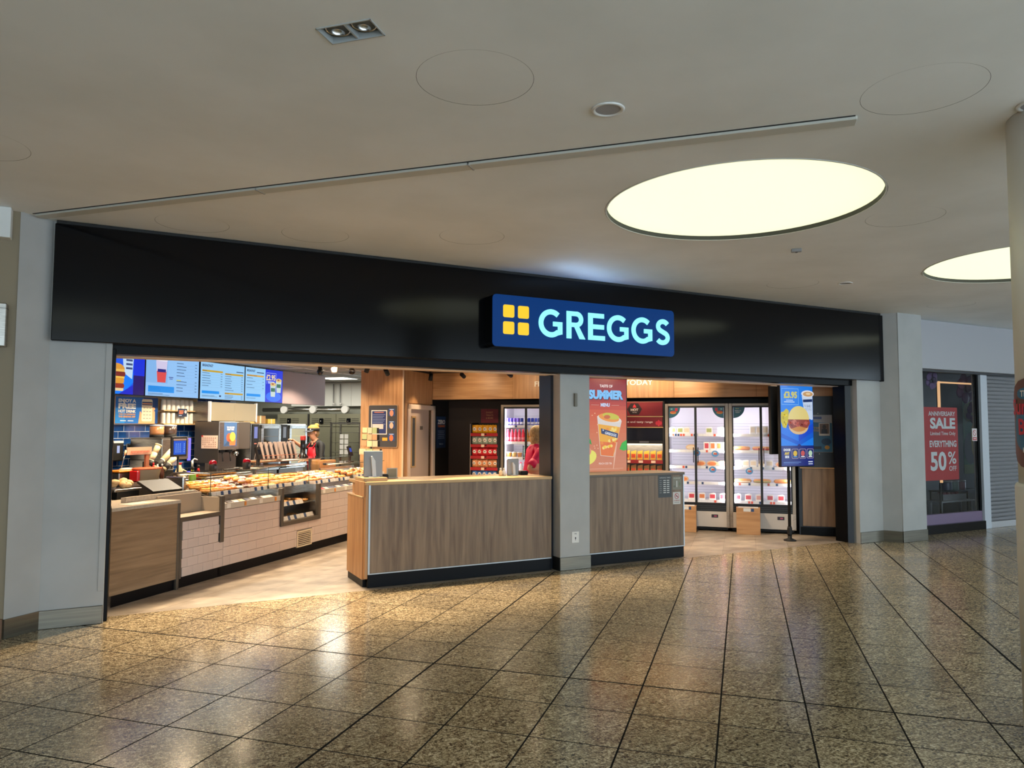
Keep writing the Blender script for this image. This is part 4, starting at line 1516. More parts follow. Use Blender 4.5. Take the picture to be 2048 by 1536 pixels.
R = random.Random(11)
ORD = ('first', 'second', 'third', 'fourth', 'fifth', 'sixth', 'seventh', 'eighth', 'ninth', 'tenth', 'eleventh', 'twelfth', 'thirteenth', 'fourteenth', 'fifteenth', 'sixteenth', 'seventeenth', 'eighteenth', 'nineteenth', 'twentieth')
LAY = {'near': (['longyellow', 'longyellow', 'longpink', 'carameldough', 'carameldough', 'sugardough', 'chocdough', 'pinkdough', 'bun'], .105),
       'middle': (['bake', 'bake', 'longpink', 'longyellow', 'longyellow', 'roll', 'bake', 'bake'], .108),
       'far': (['roll', 'roll', 'bun', 'carameldough', 'sugardough', 'pinkdough', 'pinkdough', 'carameldough', 'bun', 'bun'], .106),
       'end': (['carameldough', 'bun', 'bake', 'bake', 'carameldough', 'bun', 'pinkdough', 'roll', 'bun'], .106)}
for x0, x1, z, zt, nm in CASES:
    ks, st = LAY[nm]
    for i, kd in enumerate(ks):
        for r in range(4 if nm != 'end' else 3):
            u = x0 + .075 + st * i + R.uniform(-.006, .006)
            w = 5.625 + .105 * r + R.uniform(-.004, .004)
            rz = PI / 2 if kd in ('roll', 'longpink', 'longyellow') else R.uniform(-.2, .2)
            if kd in ('roll', 'longpink', 'longyellow'):
                if r == 3 or (r == 2 and nm == 'end'):
                    continue
                w = 5.645 + .158 * r
            put_pastry(kd, u, w, z - .0115 + (w - 5.56) * .2 + .004, rz, f'{("front", "second", "third", "back")[r]} row, {ORD[i]} from the left in the {nm} pastry case', f'pastries in the {nm} case')
# heaped second layer of buns at the far side of the near case
for k, (u, w) in enumerate(((7.44, 5.70), (7.55, 5.70), (7.48, 5.80), (7.58, 5.80), (7.44, 5.9), (7.56, 5.9))):
    put_pastry(('pinkdough', 'bun', 'bun', 'pinkdough', 'bun', 'bun')[k], u, w, .897 + (w - 5.56) * .2, R.uniform(-.3, .3), f'{ORD[k]} of the six heaped on top in the near pastry case', 'pastries in the near case')
for zz, n_ in ((.638, 5), (.426, 5)):
    for k in range(n_):
        for r in range(2):
            put_pastry(('roll', 'bake')[(k + (zz > .5)) % 2], 7.82 + .15 * k, 5.5 + .16 * r, zz, PI / 2, f'{("front", "back")[r]}, {ORD[k]} on the ' + ('upper' if zz > .5 else 'lower') + ' shelf of the heated counter window', 'bakes in the heated window')

# ---- wrapped packs along the low front ledge
PACKC = [((214, 204, 196), 'clear'), ((60, 48, 44), 'dark'), ((190, 40, 48), 'red'), ((206, 186, 150), 'beige'), ((96, 100, 118), 'slate')]
pk_me = {}


def pack(u, w, z, c, where, grp, s=1.0):
    if c not in pk_me:
        pk_me[c] = MB().add([(-.045, -.05, 0), (.045, -.05, 0), (.05, .05, 0), (-.05, .05, 0), (-.036, -.03, .03), (.036, -.03, .03), (.045, .045, .055), (-.045, .045, .055)],
                            [[0, 3, 2, 1], [4, 5, 6, 7], [0, 1, 5, 4], [1, 2, 6, 5], [2, 3, 7, 6], [3, 0, 4, 7]]).mesh('snack_pack', [mat('pack_' + PACKC[c][1], PACKC[c][0], 0.2)])
        a = Art()
        a.rect(-.03, .03, 0, .012, (240, 236, 228), 0)
    o = part('snack_pack', pk_me[c], MATS['pack_' + PACKC[c][1]], None, to_world((u, w, z), 'U'), PI / 4 + R.uniform(-.12, .12))
    tag(o, f'{PACKC[c][1]} wrapped snack pack {where}', 'snack pack', grp)


for k in range(9):
    pack(6.76 + .105 * k, W0 + .07, .731, (0, 1, 0, 3, 4, 0, 1, 0, 0)[k], f'{ORD[k]} along the low ledge beside the bag shelf', 'packs on the near ledge')
for k in range(20):
    pack(8.64 + .105 * k, W0 + .07, .731, (2, 2, 0, 4, 4, 0, 4, 0, 4, 0, 4, 0, 3, 0, 4, 0, 3, 0, 0, 4)[k], f'{ORD[k]} along the low ledge right of the heated window', 'packs on the far ledge')

# ================================================================== MENU SCREENS (frame U)
def menu_screen(u0, lb):
    t = thing('menu_screen', lb, 'screen', (u0, 7.24, 1.985), 'U', group='menu screens over the service counter')
    part('housing', MB().box(0, .967, 0, .06, 0, .54, 0, .003), BLACKM, t)
    return t


SKY = (150, 200, 250)
INK = (30, 48, 96)


def lines(a, x0, x1, z, n, step, c=INK, price=True, th=.005, seed=0):
    rr = random.Random(seed)
    for k in range(n):
        zz = z - step * k
        a.rect(x0, x0 + (x1 - x0) * rr.uniform(.3, .5), zz, zz + th, c, 2)
        if price:
            a.rect(x1 - .035, x1, zz, zz + th, c, 2)
        a.rect(x0, x1, zz - step * .45, zz - step * .45 + .0015, (120, 160, 210), 2)


def burger(a, cx, cz, s, L=3):
    a.ell(cx, cz + .30 * s, .5 * s, .3 * s, (226, 158, 60), L, a0=0, a1=PI).rect(cx - .5 * s, cx + .5 * s, cz + .18 * s, cz + .31 * s, (244, 196, 96), L)
    a.rrect(cx - .55 * s, cx + .55 * s, cz - .06 * s, cz + .18 * s, .08 * s, (128, 46, 40), L + 1).rect(cx - .52 * s, cx + .5 * s, cz - .16 * s, cz - .05 * s, (250, 206, 90), L)
    a.rrect(cx - .48 * s, cx + .48 * s, cz - .42 * s, cz - .14 * s, .1 * s, (232, 160, 56), L + 1).rrect(cx - .5 * s, cx + .5 * s, cz - .66 * s, cz - .42 * s, .1 * s, (150, 54, 40), L + 1)
    a.rrect(cx - .46 * s, cx + .46 * s, cz - .8 * s, cz - .64 * s, .07 * s, (238, 214, 160), L)


def cup(a, cx, cz, w, h, liquid, L=3, band=(36, 40, 130), ice=(214, 206, 236)):
    a.poly([(cx - w * .36, cz), (cx + w * .36, cz), (cx + w * .5, cz + h), (cx - w * .5, cz + h)], ice, L)
    a.poly([(cx - w * .355, cz), (cx + w * .355, cz), (cx + w * .425, cz + h * .5), (cx - w * .425, cz + h * .5)], liquid, L + 1)
    a.ell(cx, cz + h, w * .52, h * .05, (236, 236, 250), L + 2)
    a.rect(cx - w * .36, cx + w * .36, cz + h * .46, cz + h * .6, band, L + 3)


m1 = menu_screen(6.535, 'menu screen with burger artwork on blue, leftmost and cut by the jamb')
a = Art(0.95)
a.rect(.01, .957, .01, .53, (20, 90, 240), 0).rect(.78, .957, .25, .53, (10, 50, 225), 1).rect(.78, .957, .01, .25, (34, 20, 110), 1)
a.poly([(.01, .01), (.62, .01), (.78, .16), (.78, .28), (.01, .3)], (0, 130, 255), 1).poly([(.56, .01), (.78, .01), (.78, .13)], (20, 40, 210), 2)
a.poly([(.63, .27), (.76, .2), (.78, .5), (.78, .53), (.6, .53)], (196, 224, 250), 2)
burger(a, .52, .24, .24, 3)
for k in range(3):
    a.rect(.66, .76, .42 - .05 * k, .445 - .05 * k, (60, 80, 130), 3)
a.build('screen_image', m1, (0, -.0005, 0))

m2 = menu_screen(7.507, 'menu screen with a red iced drink cup and a price list')
a = Art(0.95)
a.rect(.008, .959, .01, .53, SKY, 0).rect(.008, .38, .18, .53, (134, 186, 240), 1)
cup(a, .27, .19, .2, .29, (226, 80, 78))
a.rect(.05, .5, .06, .14, (16, 146, 240), 2)
lines(a, .07, .48, .122, 4, .018, (10, 90, 190), False, .004, 5)
a.rect(.05, .3, .04, .045, INK, 2).rect(.05, .42, .025, .029, INK, 2)
lines(a, .54, .92, .46, 5, .042, INK, True, .007, 1)
a.rect(.54, .62, .228, .24, (214, 206, 60), 2)
lines(a, .54, .92, .215, 4, .042, INK, True, .007, 2)
a.rect(.4, .48, .26, .27, (60, 70, 150), 2).rect(.41, .47, .24, .249, (60, 70, 150), 2)
a.build('screen_image', m2, (0, -.0005, 0))

m3 = menu_screen(8.495, 'breakfast menu screen with two columns under yellow bars')
a = Art(0.95)
a.rect(.008, .959, .01, .53, (156, 210, 252), 0)
a.text('BREAKFAST', .04, .465, .036, INK, w=.22, align='l', bold=.03).rect(.77, .93, .425, .437, INK, 2)
a.rect(.04, .47, .395, .42, (206, 164, 30), 1).rect(.52, .93, .375, .40, (206, 164, 30), 1).rect(.52, .93, .09, .115, (206, 164, 30), 1)
a.text('ROLLS', .05, .4, .015, INK, w=.08, align='l').text('BAGUETTES', .53, .38, .015, INK, w=.12, align='l').text('EXTRAS', .53, .095, .015, INK, w=.08, align='l')
lines(a, .04, .46, .372, 6, .036, INK, True, .006, 3)
lines(a, .52, .92, .352, 7, .034, INK, True, .006, 4)
lines(a, .52, .92, .07, 3, .02, INK, True, .005, 6)
a.rect(.04, .4, .085, .125, (16, 150, 244), 2).rect(.04, .3, .055, .06, INK, 2).rect(.04, .36, .04, .044, INK, 2).rect(.4, .44, .045, .07, INK, 2)
a.build('screen_image', m3, (0, -.0005, 0))

m4 = menu_screen(9.47, 'breakfast menu screen with a £2.95 offer and two porridge pots, rightmost of four')
a = Art(0.95)
a.rect(.008, .5, .01, .53, (156, 210, 252), 0).rect(.5, .959, .01, .53, (10, 40, 220), 0)
a.text('BREAKFAST', .04, .465, .034, INK, w=.2, align='l', bold=.03).rect(.28, .46, .455, .468, INK, 2)
a.rect(.04, .46, .395, .42, (226, 172, 50), 1).text('BREAKFAST DRINKS', .05, .4, .014, INK, w=.24, align='l')
lines(a, .04, .46, .365, 4, .05, INK, True, .006, 8)
a.rect(.04, .38, .085, .125, (16, 150, 244), 2).rect(.04, .26, .055, .06, INK, 2)
a.text('£2.95', .64, .36, .09, (252, 226, 160), w=.24, bold=.03)
for q in ((.53, .78, .475, .479), (.53, .534, .3, .479), (.776, .78, .3, .479)):
    a.rect(*q, (230, 236, 255), 2)
a.rect(.56, .74, .33, .342, (220, 230, 255), 2).rect(.57, .73, .31, .322, (220, 230, 255), 2)
a.ell(.72, .1, .2, .08, (30, 110, 250), 1)
for (cx, cz, s) in ((.70, .10, 1.0), (.85, .17, 1.0)):
    a.poly([(cx - .055, cz), (cx + .055, cz), (cx + .075, cz + .2), (cx - .075, cz + .2)], (206, 222, 214), 3).ell(cx, cz + .2, .078, .03, (226, 196, 110), 4).rect(cx - .055, cx + .055, cz + .08, cz + .14, (50, 110, 80), 4).ell(cx - .01, cz + .205, .03, .012, (170, 60, 60), 5)
a.build('screen_image', m4, (0, -.0005, 0))
pp = thing('blank_panel', 'plain mauve-grey panel hanging beside the menu screens', 'panel', (10.445, 7.24, 1.985), 'U')
part('sheet', MB().box(0, 1.30, .01, .06, 0, .54, 0, .003), mat('mauve_grey', (156, 132, 128), 0.5), pp)
part('back_rail', MB().box(-3.91, 1.28, .06, .1, .3, .35), BLACKM, pp)
for u_ in (6.8, 8.2, 9.6, 11.2):
    part('hanger', MB().box(u_ - 10.445 - .015, u_ - 10.445 + .015, .06, .1, .35, .575), BLACKM, pp)

# free drink poster and shelf of cup stacks below the screens
po = thing('drink_poster', 'blue free hot drink poster with a hand holding a phone under the menu screens', 'poster', (7.22, 7.46, 1.632), 'U')
part('board', MB().box(0, .75, 0, .04, 0, .35, 0, .002), mat('poster_edge', (206, 150, 90), 0.5), po)
a = Art()
a.rect(.05, .748, .005, .345, (30, 110, 190), 0).rect(.5, .748, .005, .345, (20, 70, 130), 1).rect(.05, .2, .005, .2, (40, 140, 220), 1)
a.text('ENJOY A', .235, .272, .045, (250, 244, 226), w=.28, bold=.05).text('FREE', .235, .192, .068, (255, 250, 236), w=.28, bold=.06).text('HOT DRINK', .235, .143, .036, (255, 248, 226), w=.28, bold=.05)
a.text('WHEN YOU DOWNLOAD', .235, .112, .02, (246, 170, 60), w=.27, bold=.04).text('THE GREGGS APP', .235, .08, .022, (246, 170, 60), w=.27, bold=.04)
a.rect(.13, .22, .035, .045, (250, 240, 226), 2).rect(.25, .34, .035, .045, (250, 240, 226), 2)
HAND = (240, 172, 120)
a.poly([(.42, .005), (.7, .005), (.7, .16), (.66, .19), (.62, .05), (.5, .04), (.46, .16), (.44, .16)], HAND, 2)
for k in range(3):
    a.ell(.67, .20 - .045 * k, .03, .022, HAND, 3)
a.rrect(.47, .65, .035, .325, .025, (244, 226, 190), 4).rect(.475, .645, .245, .29, (44, 66, 110), 5).rect(.48, .64, .258, .272, (240, 170, 120), 6)
for r in range(4):
    for c in range(3):
        a.rect(.495 + .05 * c, .53 + .05 * c, .205 - .045 * r, .213 - .045 * r, (150, 132, 110), 5)
a.build('poster_print', po, (0, -.0006, 0))
sh_ = thing('cup_shelf', 'pine shelf box holding two rows of white cup stacks beside the poster', 'shelf', (7.975, 7.36, 1.625), 'U')
part('side', MB().box(.60, .625, 0, .13, 0, .365, 0, .002), WOODE, sh_)
part('back', MB().box(0, .6, .12, .13, 0, .365), WOODE, sh_)
part('shelf_board', MB().box(0, .6, 0, .12, 0, .015, 0, .002), WOODE, sh_)
part('shelf_board', MB().box(0, .6, 0, .12, .18, .195, 0, .002), WOODE, sh_)
st = MB()
pr = [(.02, 0), (.034, 0)]
for k in range(9):
    pr += [(.036, .008 + .014 * k), (.032, .016 + .014 * k)]
pr += [(.03, .145), (.02, .147)]
st.lathe(pr, n=14)
CUPM = mat('paper_cup', (236, 224, 204), 0.5)
stm = st.mesh('cup_stack', [CUPM])
for r in range(2):
    for c in range(7):
        o = part('cup_stack', stm, CUPM, None, to_world((8.02 + .086 * c, 7.42, 1.641 + .18 * r), 'U'), PI / 4)
        tag(o, f'stack of white paper cups, {ORD[c]} from the left on the {("lower", "upper")[r]} pine board', 'cup stack', f'cup stacks on the {("lower", "upper")[r]} pine board')
cd = thing('shelf_card', 'small navy price card hanging on the front of the cup shelf', 'sign', (8.22, 7.355, 1.735), 'U')
part('card', MB().box(0, .17, -.004, 0, 0, .11), mat('card_navy', (30, 42, 66), 0.5), cd)
a = Art()
a.rect(.015, .1, .075, .086, (240, 120, 70)).rect(.015, .1, .055, .066, (240, 120, 70)).rect(.015, .09, .038, .047, (240, 120, 70)).ell(.14, .068, .02, .022, (240, 226, 210)).rect(.135, .145, .055, .08, (190, 60, 60), 3).rect(.015, .07, .012, .02, (190, 200, 214))
a.build('card_print', cd, (0, -.0045, 0))

# ================================================================== BACK BENCH AND MACHINES
bb = thing('back_bench', 'steel back bench along the blue tiled wall', 'bench', (7.35, 6.85, 0), 'U')
part('top', MB().box(0, 2.35, 0, .64, .89, .92, 0, .003), STEEL, bb)
part('cupboard', MB().box(.1, 2.33, .05, .64, .0, .89), STEELD, bb)
for k in range(4):
    part('door', MB().box(.12 + .55 * k, .65 + .55 * k, .035, .05, .1, .86, 0, .003), STEEL, bb)
pb = thing('prep_bench', 'steel prep bench behind the tills heaped with tubs', 'bench', (0, 0, 0), 'U')
part('top', MB().slab([(6.1, 6.14), (6.64, 6.14), (6.64, 6.37), (7.3, 6.37), (7.3, 6.75), (6.6, 6.75), (6.1, 6.26)], .97, 1.0), STEEL, pb)
part('cupboard', MB().slab([(6.15, 6.16), (6.62, 6.16), (6.62, 6.39), (7.28, 6.39), (7.28, 6.73), (6.62, 6.73), (6.15, 6.26)], 0, .97), STEELD, pb)

cm = thing('coffee_machine', 'tall steel coffee machine with a purple light strip by the blue tiles', 'coffee machine', (7.44, 6.88, .92), 'U')
part('body', MB().box(0, .46, 0, .5, .26, .53, 0, .008), STEEL, cm)
part('side_column', MB().box(0, .22, .05, .5, 0, .26, 0, .004), STEEL, cm)
part('drip_recess', MB().box(.22, .5, .3, .5, 0, .26), BLACKM, cm)
part('drip_tray', MB().box(.2, .52, .0, .3, 0, .03, 0, .004), STEELD, cm)
part('light_strip', MB().box(.46, .5, .0, .02, .24, .53), glow('purple_strip', (120, 110, 255), 1.6), cm)
part('side_panel', MB().box(.46, .52, .02, .5, .24, .53), BLACKM, cm)
part('spout', MB().box(.28, .38, .1, .2, .18, .26, 0, .008).cyl((.31, .15, .18), (.31, .15, .13), .012, n=8).cyl((.35, .15, .18), (.35, .15, .13), .012, n=8), CHROME, cm)
part('shelf_top', MB().box(-.02, .5, .0, .5, .53, .54), STEEL, cm)
for k, (x, r, c) in enumerate(((.14, .085, (186, 128, 84)), (.36, .085, (70, 52, 44)))):
    h = thing('bean_hopper', ('beige bean hopper with a dark base on the coffee machine', 'dark clear bean hopper on the coffee machine, beside the beige one')[k], 'hopper', (7.44 + x, 7.1, 1.461), 'U')
    part('base', MB().lathe([(r, 0), (r, .03), (r * .97, .035)], n=20), BLACKM, h)
    part('bowl', MB().lathe([(r * .97, .035), (r, .06), (r, .14), (r * .95, .142)], n=20), mat(f'hopper_{k}', c, 0.25), h)
    part('hopper_lid', MB().lathe([(r * 1.02, .142), (r * 1.02, .155), (r * .4, .165)], n=20), mat('hopper_lid', (170, 180, 196), 0.15), h)

CUPC = mat('cup_cream', (242, 222, 176), 0.45)
cs = thing('cup_dispenser', 'black dispenser block with slots for leaning cup tubes', 'dispenser', (6.82, 6.42, 1.0), 'U')
part('block', MB().box(0, .32, 0, .16, 0, .1, 0, .01), BLACKM, cs)
part('back_plate', MB().box(.0, .3, .14, .16, .1, .2, 0, .004), BLACKM, cs)
for k, (p0, p1, lb) in enumerate((((6.84, 6.52, 1.13), (6.99, 6.52, 1.375), 'short cream stack of cups leaning in the dispenser, left of the long one'),
                                  ((6.86, 6.45, 1.11), (7.25, 6.45, 1.41), 'longest cream stack of cups leaning in the dispenser, in the middle'),
                                  ((6.95, 6.40, 1.10), (7.20, 6.40, 1.30), 'lowest cream stack of cups leaning in the dispenser, in front'))):
    o_ = Vector(p0)
    d = (Vector(p1) - o_)
    t = thing('cup_tube', lb, 'cup stack', p0, 'U', group='leaning cup stacks')
    mb = MB()
    n_ = 3
    for q in range(n_):
        mb.cyl(d * (q / n_), d * ((q + 1) / n_), .029 + .0015 * q, .031 + .0015 * q, n=14)
    part('cups', mb, CUPC, t)
    dn = d.normalized()
    part('lip', MB().cyl(d, d + dn * .012, .04, .04, n=16), CUPC, t)
    part('dark_slot', MB().cyl(d * .08, d * .3, .0345, .0355, n=14), BLACKM, t)

# small things standing about
def bottle(name, lb, cat, loc, r, h, body, cap, frame='U', neck=.35, capn='cap'):
    t = thing(name, lb, cat, loc, frame)
    part('bottle_body', MB().lathe([(r * .9, 0), (r, h * .03), (r, h * .62), (r * neck, h * .78), (r * neck, h * .86)], n=14), body, t)
    part(capn, MB().lathe([(r * neck * 1.15, h * .86), (r * neck * 1.15, h * .97), (r * neck * .6, h)], n=12), cap, t)
    return t


RED = mat('sauce_red', (196, 30, 34), 0.3)
YLW = mat('sauce_yellow', (228, 186, 40), 0.3)
BRN = mat('sauce_brown', (74, 40, 26), 0.3)
bottle('sauce_bottle', 'white-capped brown sauce bottle by the cup dispenser', 'bottle', (6.93, 6.3 + .1, 1.0), .024, .17, BRN, WHITE)
bottle('sauce_bottle', 'red sauce bottle beside the plastic tub', 'bottle', (6.80, 6.4, 1.0), .026, .19, RED, RED)
bottle('sauce_bottle', 'tall white label bottle behind the red sauce bottle', 'bottle', (6.87, 6.41, 1.0), .022, .2, WHITE, BLACKM)
mj = thing('milk_jug', 'pale plastic milk jug with a handle in front of the coffee machine', 'jug', (7.09, 6.3, .886), 'U')
part('jug_body', MB().lathe([(.05, 0), (.06, .02), (.062, .13), (.04, .2), (.022, .25), (.022, .27)], n=16), mat('milk_plastic', (240, 226, 180), 0.35), mj)
part('jug_handle', MB().tube([(.035, -.02, .21), (.075, -.03, .19), (.085, -.03, .14), (.06, -.02, .1)], .009, 8), MATS['milk_plastic'], mj)
part('jug_cap', MB().lathe([(.025, .27), (.025, .29), (.018, .292)], n=12), RED, mj)
tub = thing('plastic_tub', 'large clear plastic tub with a red sleeve on the prep bench', 'tub', (6.6, 6.3, 1.001), 'U')
part('tub_body', MB().lathe([(.12, 0), (.125, .01), (.15, .13), (.155, .135)], n=24, sx=1.15, sy=.75), mat('tub_plastic', (206, 176, 140), 0.25), tub)
part('tub_lid', MB().lathe([(.157, .128), (.157, .142), (.14, .146)], n=24, sx=1.15, sy=.75), mat('tub_lid', (214, 90, 50), 0.4), tub)
part('sleeve', MB().box(-.19, -.15, -.06, .06, 0, .12, 0, .01), RED, tub)
tub = thing('food_bin', 'steel food bin with an orange lid by the left jamb', 'bin', (6.49, 6.5, 1.001), 'U')
part('bin_body', MB().box(-.16, .16, -.09, .09, 0, .1, 0, .008), STEEL, tub)
part('bin_lid', MB().box(-.165, .165, -.095, .095, .1, .122, 0, .006), mat('orange_lid', (232, 140, 40), 0.4), tub)
part('bag_edge', MB().ball((.0, -.03, .13), .1, .05, .018, 10, 5), mat('bag_white', (232, 216, 196), 0.6), tub)
tl = thing('whisk', 'thin metal whisk sticking up from the food bin', 'utensil', (6.46, 6.52, 1.135), 'U')
part('shaft', MB().tube([(0, 0, 0), (.03, 0, .1), (.045, 0, .15)], .004, 6), STEEL, tl)
part('handle', MB().cyl((.045, 0, .15), (.06, 0, .2), .011, n=8), CREAMY, tl)
# price card on post
pc = thing('price_board', 'cream price board on a brown post above the prep bench', 'sign', (6.48, 6.46, 1.0), 'U')
part('post', MB().box(.27, .32, 0, .03, 0, .29, 0, .003), mat('brown_post', (146, 92, 66), 0.5), pc)
part('board', MB().add([(0, 0, .285), (.35, 0, .285), (.33, -.02, .37), (-.02, -.02, .37), (0, .01, .285), (.35, .01, .285), (.33, -.01, .37), (-.02, -.01, .37)], [[0, 1, 2, 3], [7, 6, 5, 4], [0, 4, 5, 1], [1, 5, 6, 2], [2, 6, 7, 3], [3, 7, 4, 0]]), mat('board_cream', (238, 214, 180), 0.5), pc)
for k in range(6):
    part('price_mark', MB().box(.04 + .045 * k, .075 + .045 * k, -.0165, -.012, .31, .33), mat('mark_red', (206, 120, 100), 0.5), pc)
# dough on a board, paper, till
tr_ = thing('tray_board', 'grey tray board beside the left jamb with dough on it', 'tray', (5.93, 5.98, .876), 'U')
part('board', MB().box(-.14, .2, -.07, .1, .075, .1, 0, .004), STEEL, tr_)
part('till_drawer', MB().box(-.1, .18, -.06, .09, 0, .075, 0, .004), BLACKM, tr_)
dg = thing('paper_bag', 'crumpled pale paper bag lying on the grey tray board', 'bag', (5.95, 5.98, .976), 'U')
rr = random.Random(5)
mb = MB()
for k in range(9):
    mb.ball((rr.uniform(-.1, .12), rr.uniform(-.04, .05), rr.uniform(.03, .07)), rr.uniform(.03, .055), rr.uniform(.03, .05), rr.uniform(.028, .045), 8, 5)
part('crumple', mb, mat('crumpled_paper', (226, 186, 134), 0.7), dg)
tm = thing('till_monitor', 'black touch till tilted back, seen from behind, on the till cabinet', 'till', (6.22, 5.78, .876), 'U')
part('base', MB().box(-.1, .12, -.06, .1, 0, .02, 0, .004), BLACKM, tm)
part('neck', MB().cyl((.0, .06, .02), (.0, -.0, .11), .025, n=10), BLACKM, tm)
v = []
for x in (-.19, .22):
    for (y, z) in ((-.1, .05), (.1, .15), (.09, .172), (-.112, .072)):
        v.append((x, y, z))
part('screen_back', MB().add(v, [[0, 1, 2, 3], [7, 6, 5, 4], [0, 4, 5, 1], [1, 5, 6, 2], [2, 6, 7, 3], [3, 7, 4, 0]]), mat('till_black', (20, 19, 21), 0.55), tm)
part('hub', MB().cyl((.06, -.02, .05), (.06, -.06, .02), .035, n=14), mat('till_grey', (70, 66, 62), 0.35), tm)
part('status_light', MB().ball((-.05, -.07, .068), .006), glow('blue_led', (120, 130, 255), 2.0), tm)
ppr = single('paper_sheet', 'white paper sheet lying on the till cabinet worktop', 'paper', MB().box(0, .3, 0, .16, 0, .003), mat('paper_white', (236, 220, 200), 0.6), (5.46, 5.37, .8755), 'U')
single('yellow_note', 'yellow sticky note on the till cabinet worktop', 'note', MB().box(0, .07, 0, .05, 0, .002), mat('note_yellow', (232, 206, 130), 0.6), (5.62, 5.345, .8755), 'U', .5)

# wall things
so = thing('wall_socket', 'steel double socket on the blue tiles with black plugs', 'socket', (7.5, 7.498, 1.29), 'U')
part('plate', MB().box(0, .13, -.008, 0, 0, .09, 0, .003), STEEL, so)
part('plug', MB().box(.02, .06, -.04, -.008, .025, .07, 0, .008), BLACKM, so)
part('plug', MB().box(.085, .105, -.02, -.008, .025, .07, 0, .004), BLACKM, so)
sd = thing('soap_dispenser', 'black wall dispenser with a small lit display beside the left jamb', 'dispenser', (7.2, 7.40, 1.17), 'U')
part('case', MB().box(0, .17, 0, .1, 0, .24, 0, .012), BLACKM, sd)
part('cap', MB().box(.01, .16, -.003, .08, .22, .25, 0, .004), WHITE, sd)
part('display', MB().box(.06, .1, -.002, 0, .1, .19), glow('pale_display', (190, 200, 240), .9), sd)

# steel tower units
hd = thing('extractor_hood', 'stainless steel hood cabinet under the menu screens', 'hood', (8.56, 7.1, 1.68), 'U')
HOODS = mat('hood_lit_steel', (150, 140, 118), 0.42, 0.5)  # warm, less metallic tone paints in the local light falling on the hood
part('front', MB().box(0, .5, 0, .02, 0, .265, 0, .003), HOODS, hd)
part('front', MB().box(.5, 1.0, 0, .02, 0, .265, 0, .003), HOODS, hd)
part('box', MB().box(0, 1.0, .02, .4, 0, .265), STEEL, hd)
part('edge', MB().box(-.018, 0, -.01, .03, -.01, .275), WHITE, hd)
part('edge', MB().box(1.0, 1.02, -.01, .03, -.01, .275), WHITE, hd)
ca = thing('calendar', 'white calendar sheet taped to the side of the steel drinks tower', 'calendar', (-7.14, 8.438, 1.30), 'V')
part('sheet', MB().box(0, .27, 0, .003, 0, .18), mat('calendar_paper', (238, 208, 188), 0.6), ca)
a = Art()
for r in range(5):
    for c in range(7):
        if (r * 7 + c) % 9:
            a.rect(.02 + .034 * c, .038 + .034 * c, .02 + .029 * r, .036 + .029 * r, (190, 150, 134))
a.rect(.0, .03, .16, .18, (206, 60, 60))
a.build('calendar_print', ca, (0, -.0005, 0))
dt = thing('drinks_tower', 'tall stainless drinks tower with an iced drink advert and taps', 'drinks dispenser', (8.45, 6.86, .92), 'U')
part('head', MB().box(0, .42, 0, .4, .36, .75, 0, .006), STEEL, dt)
part('head', MB().box(.425, .75, .06, .4, .36, .75, 0, .006), STEELD, dt)
part('back_column', MB().box(.05, .7, .26, .4, 0, .36), STEELD, dt)
part('side_panel', MB().box(-.006, 0, 0, .4, .18, .75), STEELD, dt)
part('drip_tray', MB().box(.02, .7, .0, .3, 0, .03, 0, .004), STEEL, dt)
for k in range(2):
    part('tap', MB().box(.1 + .16 * k, .2 + .16 * k, .05, .15, .32, .38, 0, .01).cyl((.15 + .16 * k, .06, .32), (.13 + .16 * k, .03, .2), .008, n=8), BLACKM, dt)
part('chrome_valve', MB().ball((.5, .12, .3), .05, .05, .04).cyl((.5, .12, .3), (.44, .05, .26), .015, n=8), CHROME, dt)
a = Art()
a.rect(.1, .37, .41, .74, (60, 92, 138), 0).text('TRY OUR ICED', .235, .66, .022, (240, 236, 230), w=.16, bold=.03).text('FRUIT TEAS', .235, .63, .022, (240, 236, 230), w=.14, bold=.03)
a.ell(.21, .53, .06, .06, (190, 84, 54), 1).ell(.28, .54, .06, .065, (238, 180, 70), 2).poly([(.22, .42), (.34, .42), (.35, .5), (.22, .5)], (236, 110, 60), 1).poly([(.11, .42), (.2, .42), (.22, .52)], (50, 70, 104), 1)
a.build('advert', dt, (0, -.0006, 0))
for k, (c, lb) in enumerate(((YLW, 'yellow syrup bottle with a white pump beside the cash display'), (RED, 'red syrup bottle behind the cash display'), (mat('bottle_green', (110, 150, 60), 0.3), 'green-topped syrup bottle left of the yellow one'))):
    t = bottle('syrup_bottle', lb, 'bottle', (7.28 + (.0, .14, -.07)[k], 6.28 + (.0, .03, -.07)[k], .886), .038, (.24, .25, .24)[k], c, BLACKM)
    if k == 0:
        part('pump', MB().cyl((0, 0, .24), (0, 0, .31), .012, n=8).tube([(0, 0, .31), (.03, 0, .33), (.08, 0, .315)], .008, 6), WHITE, t)

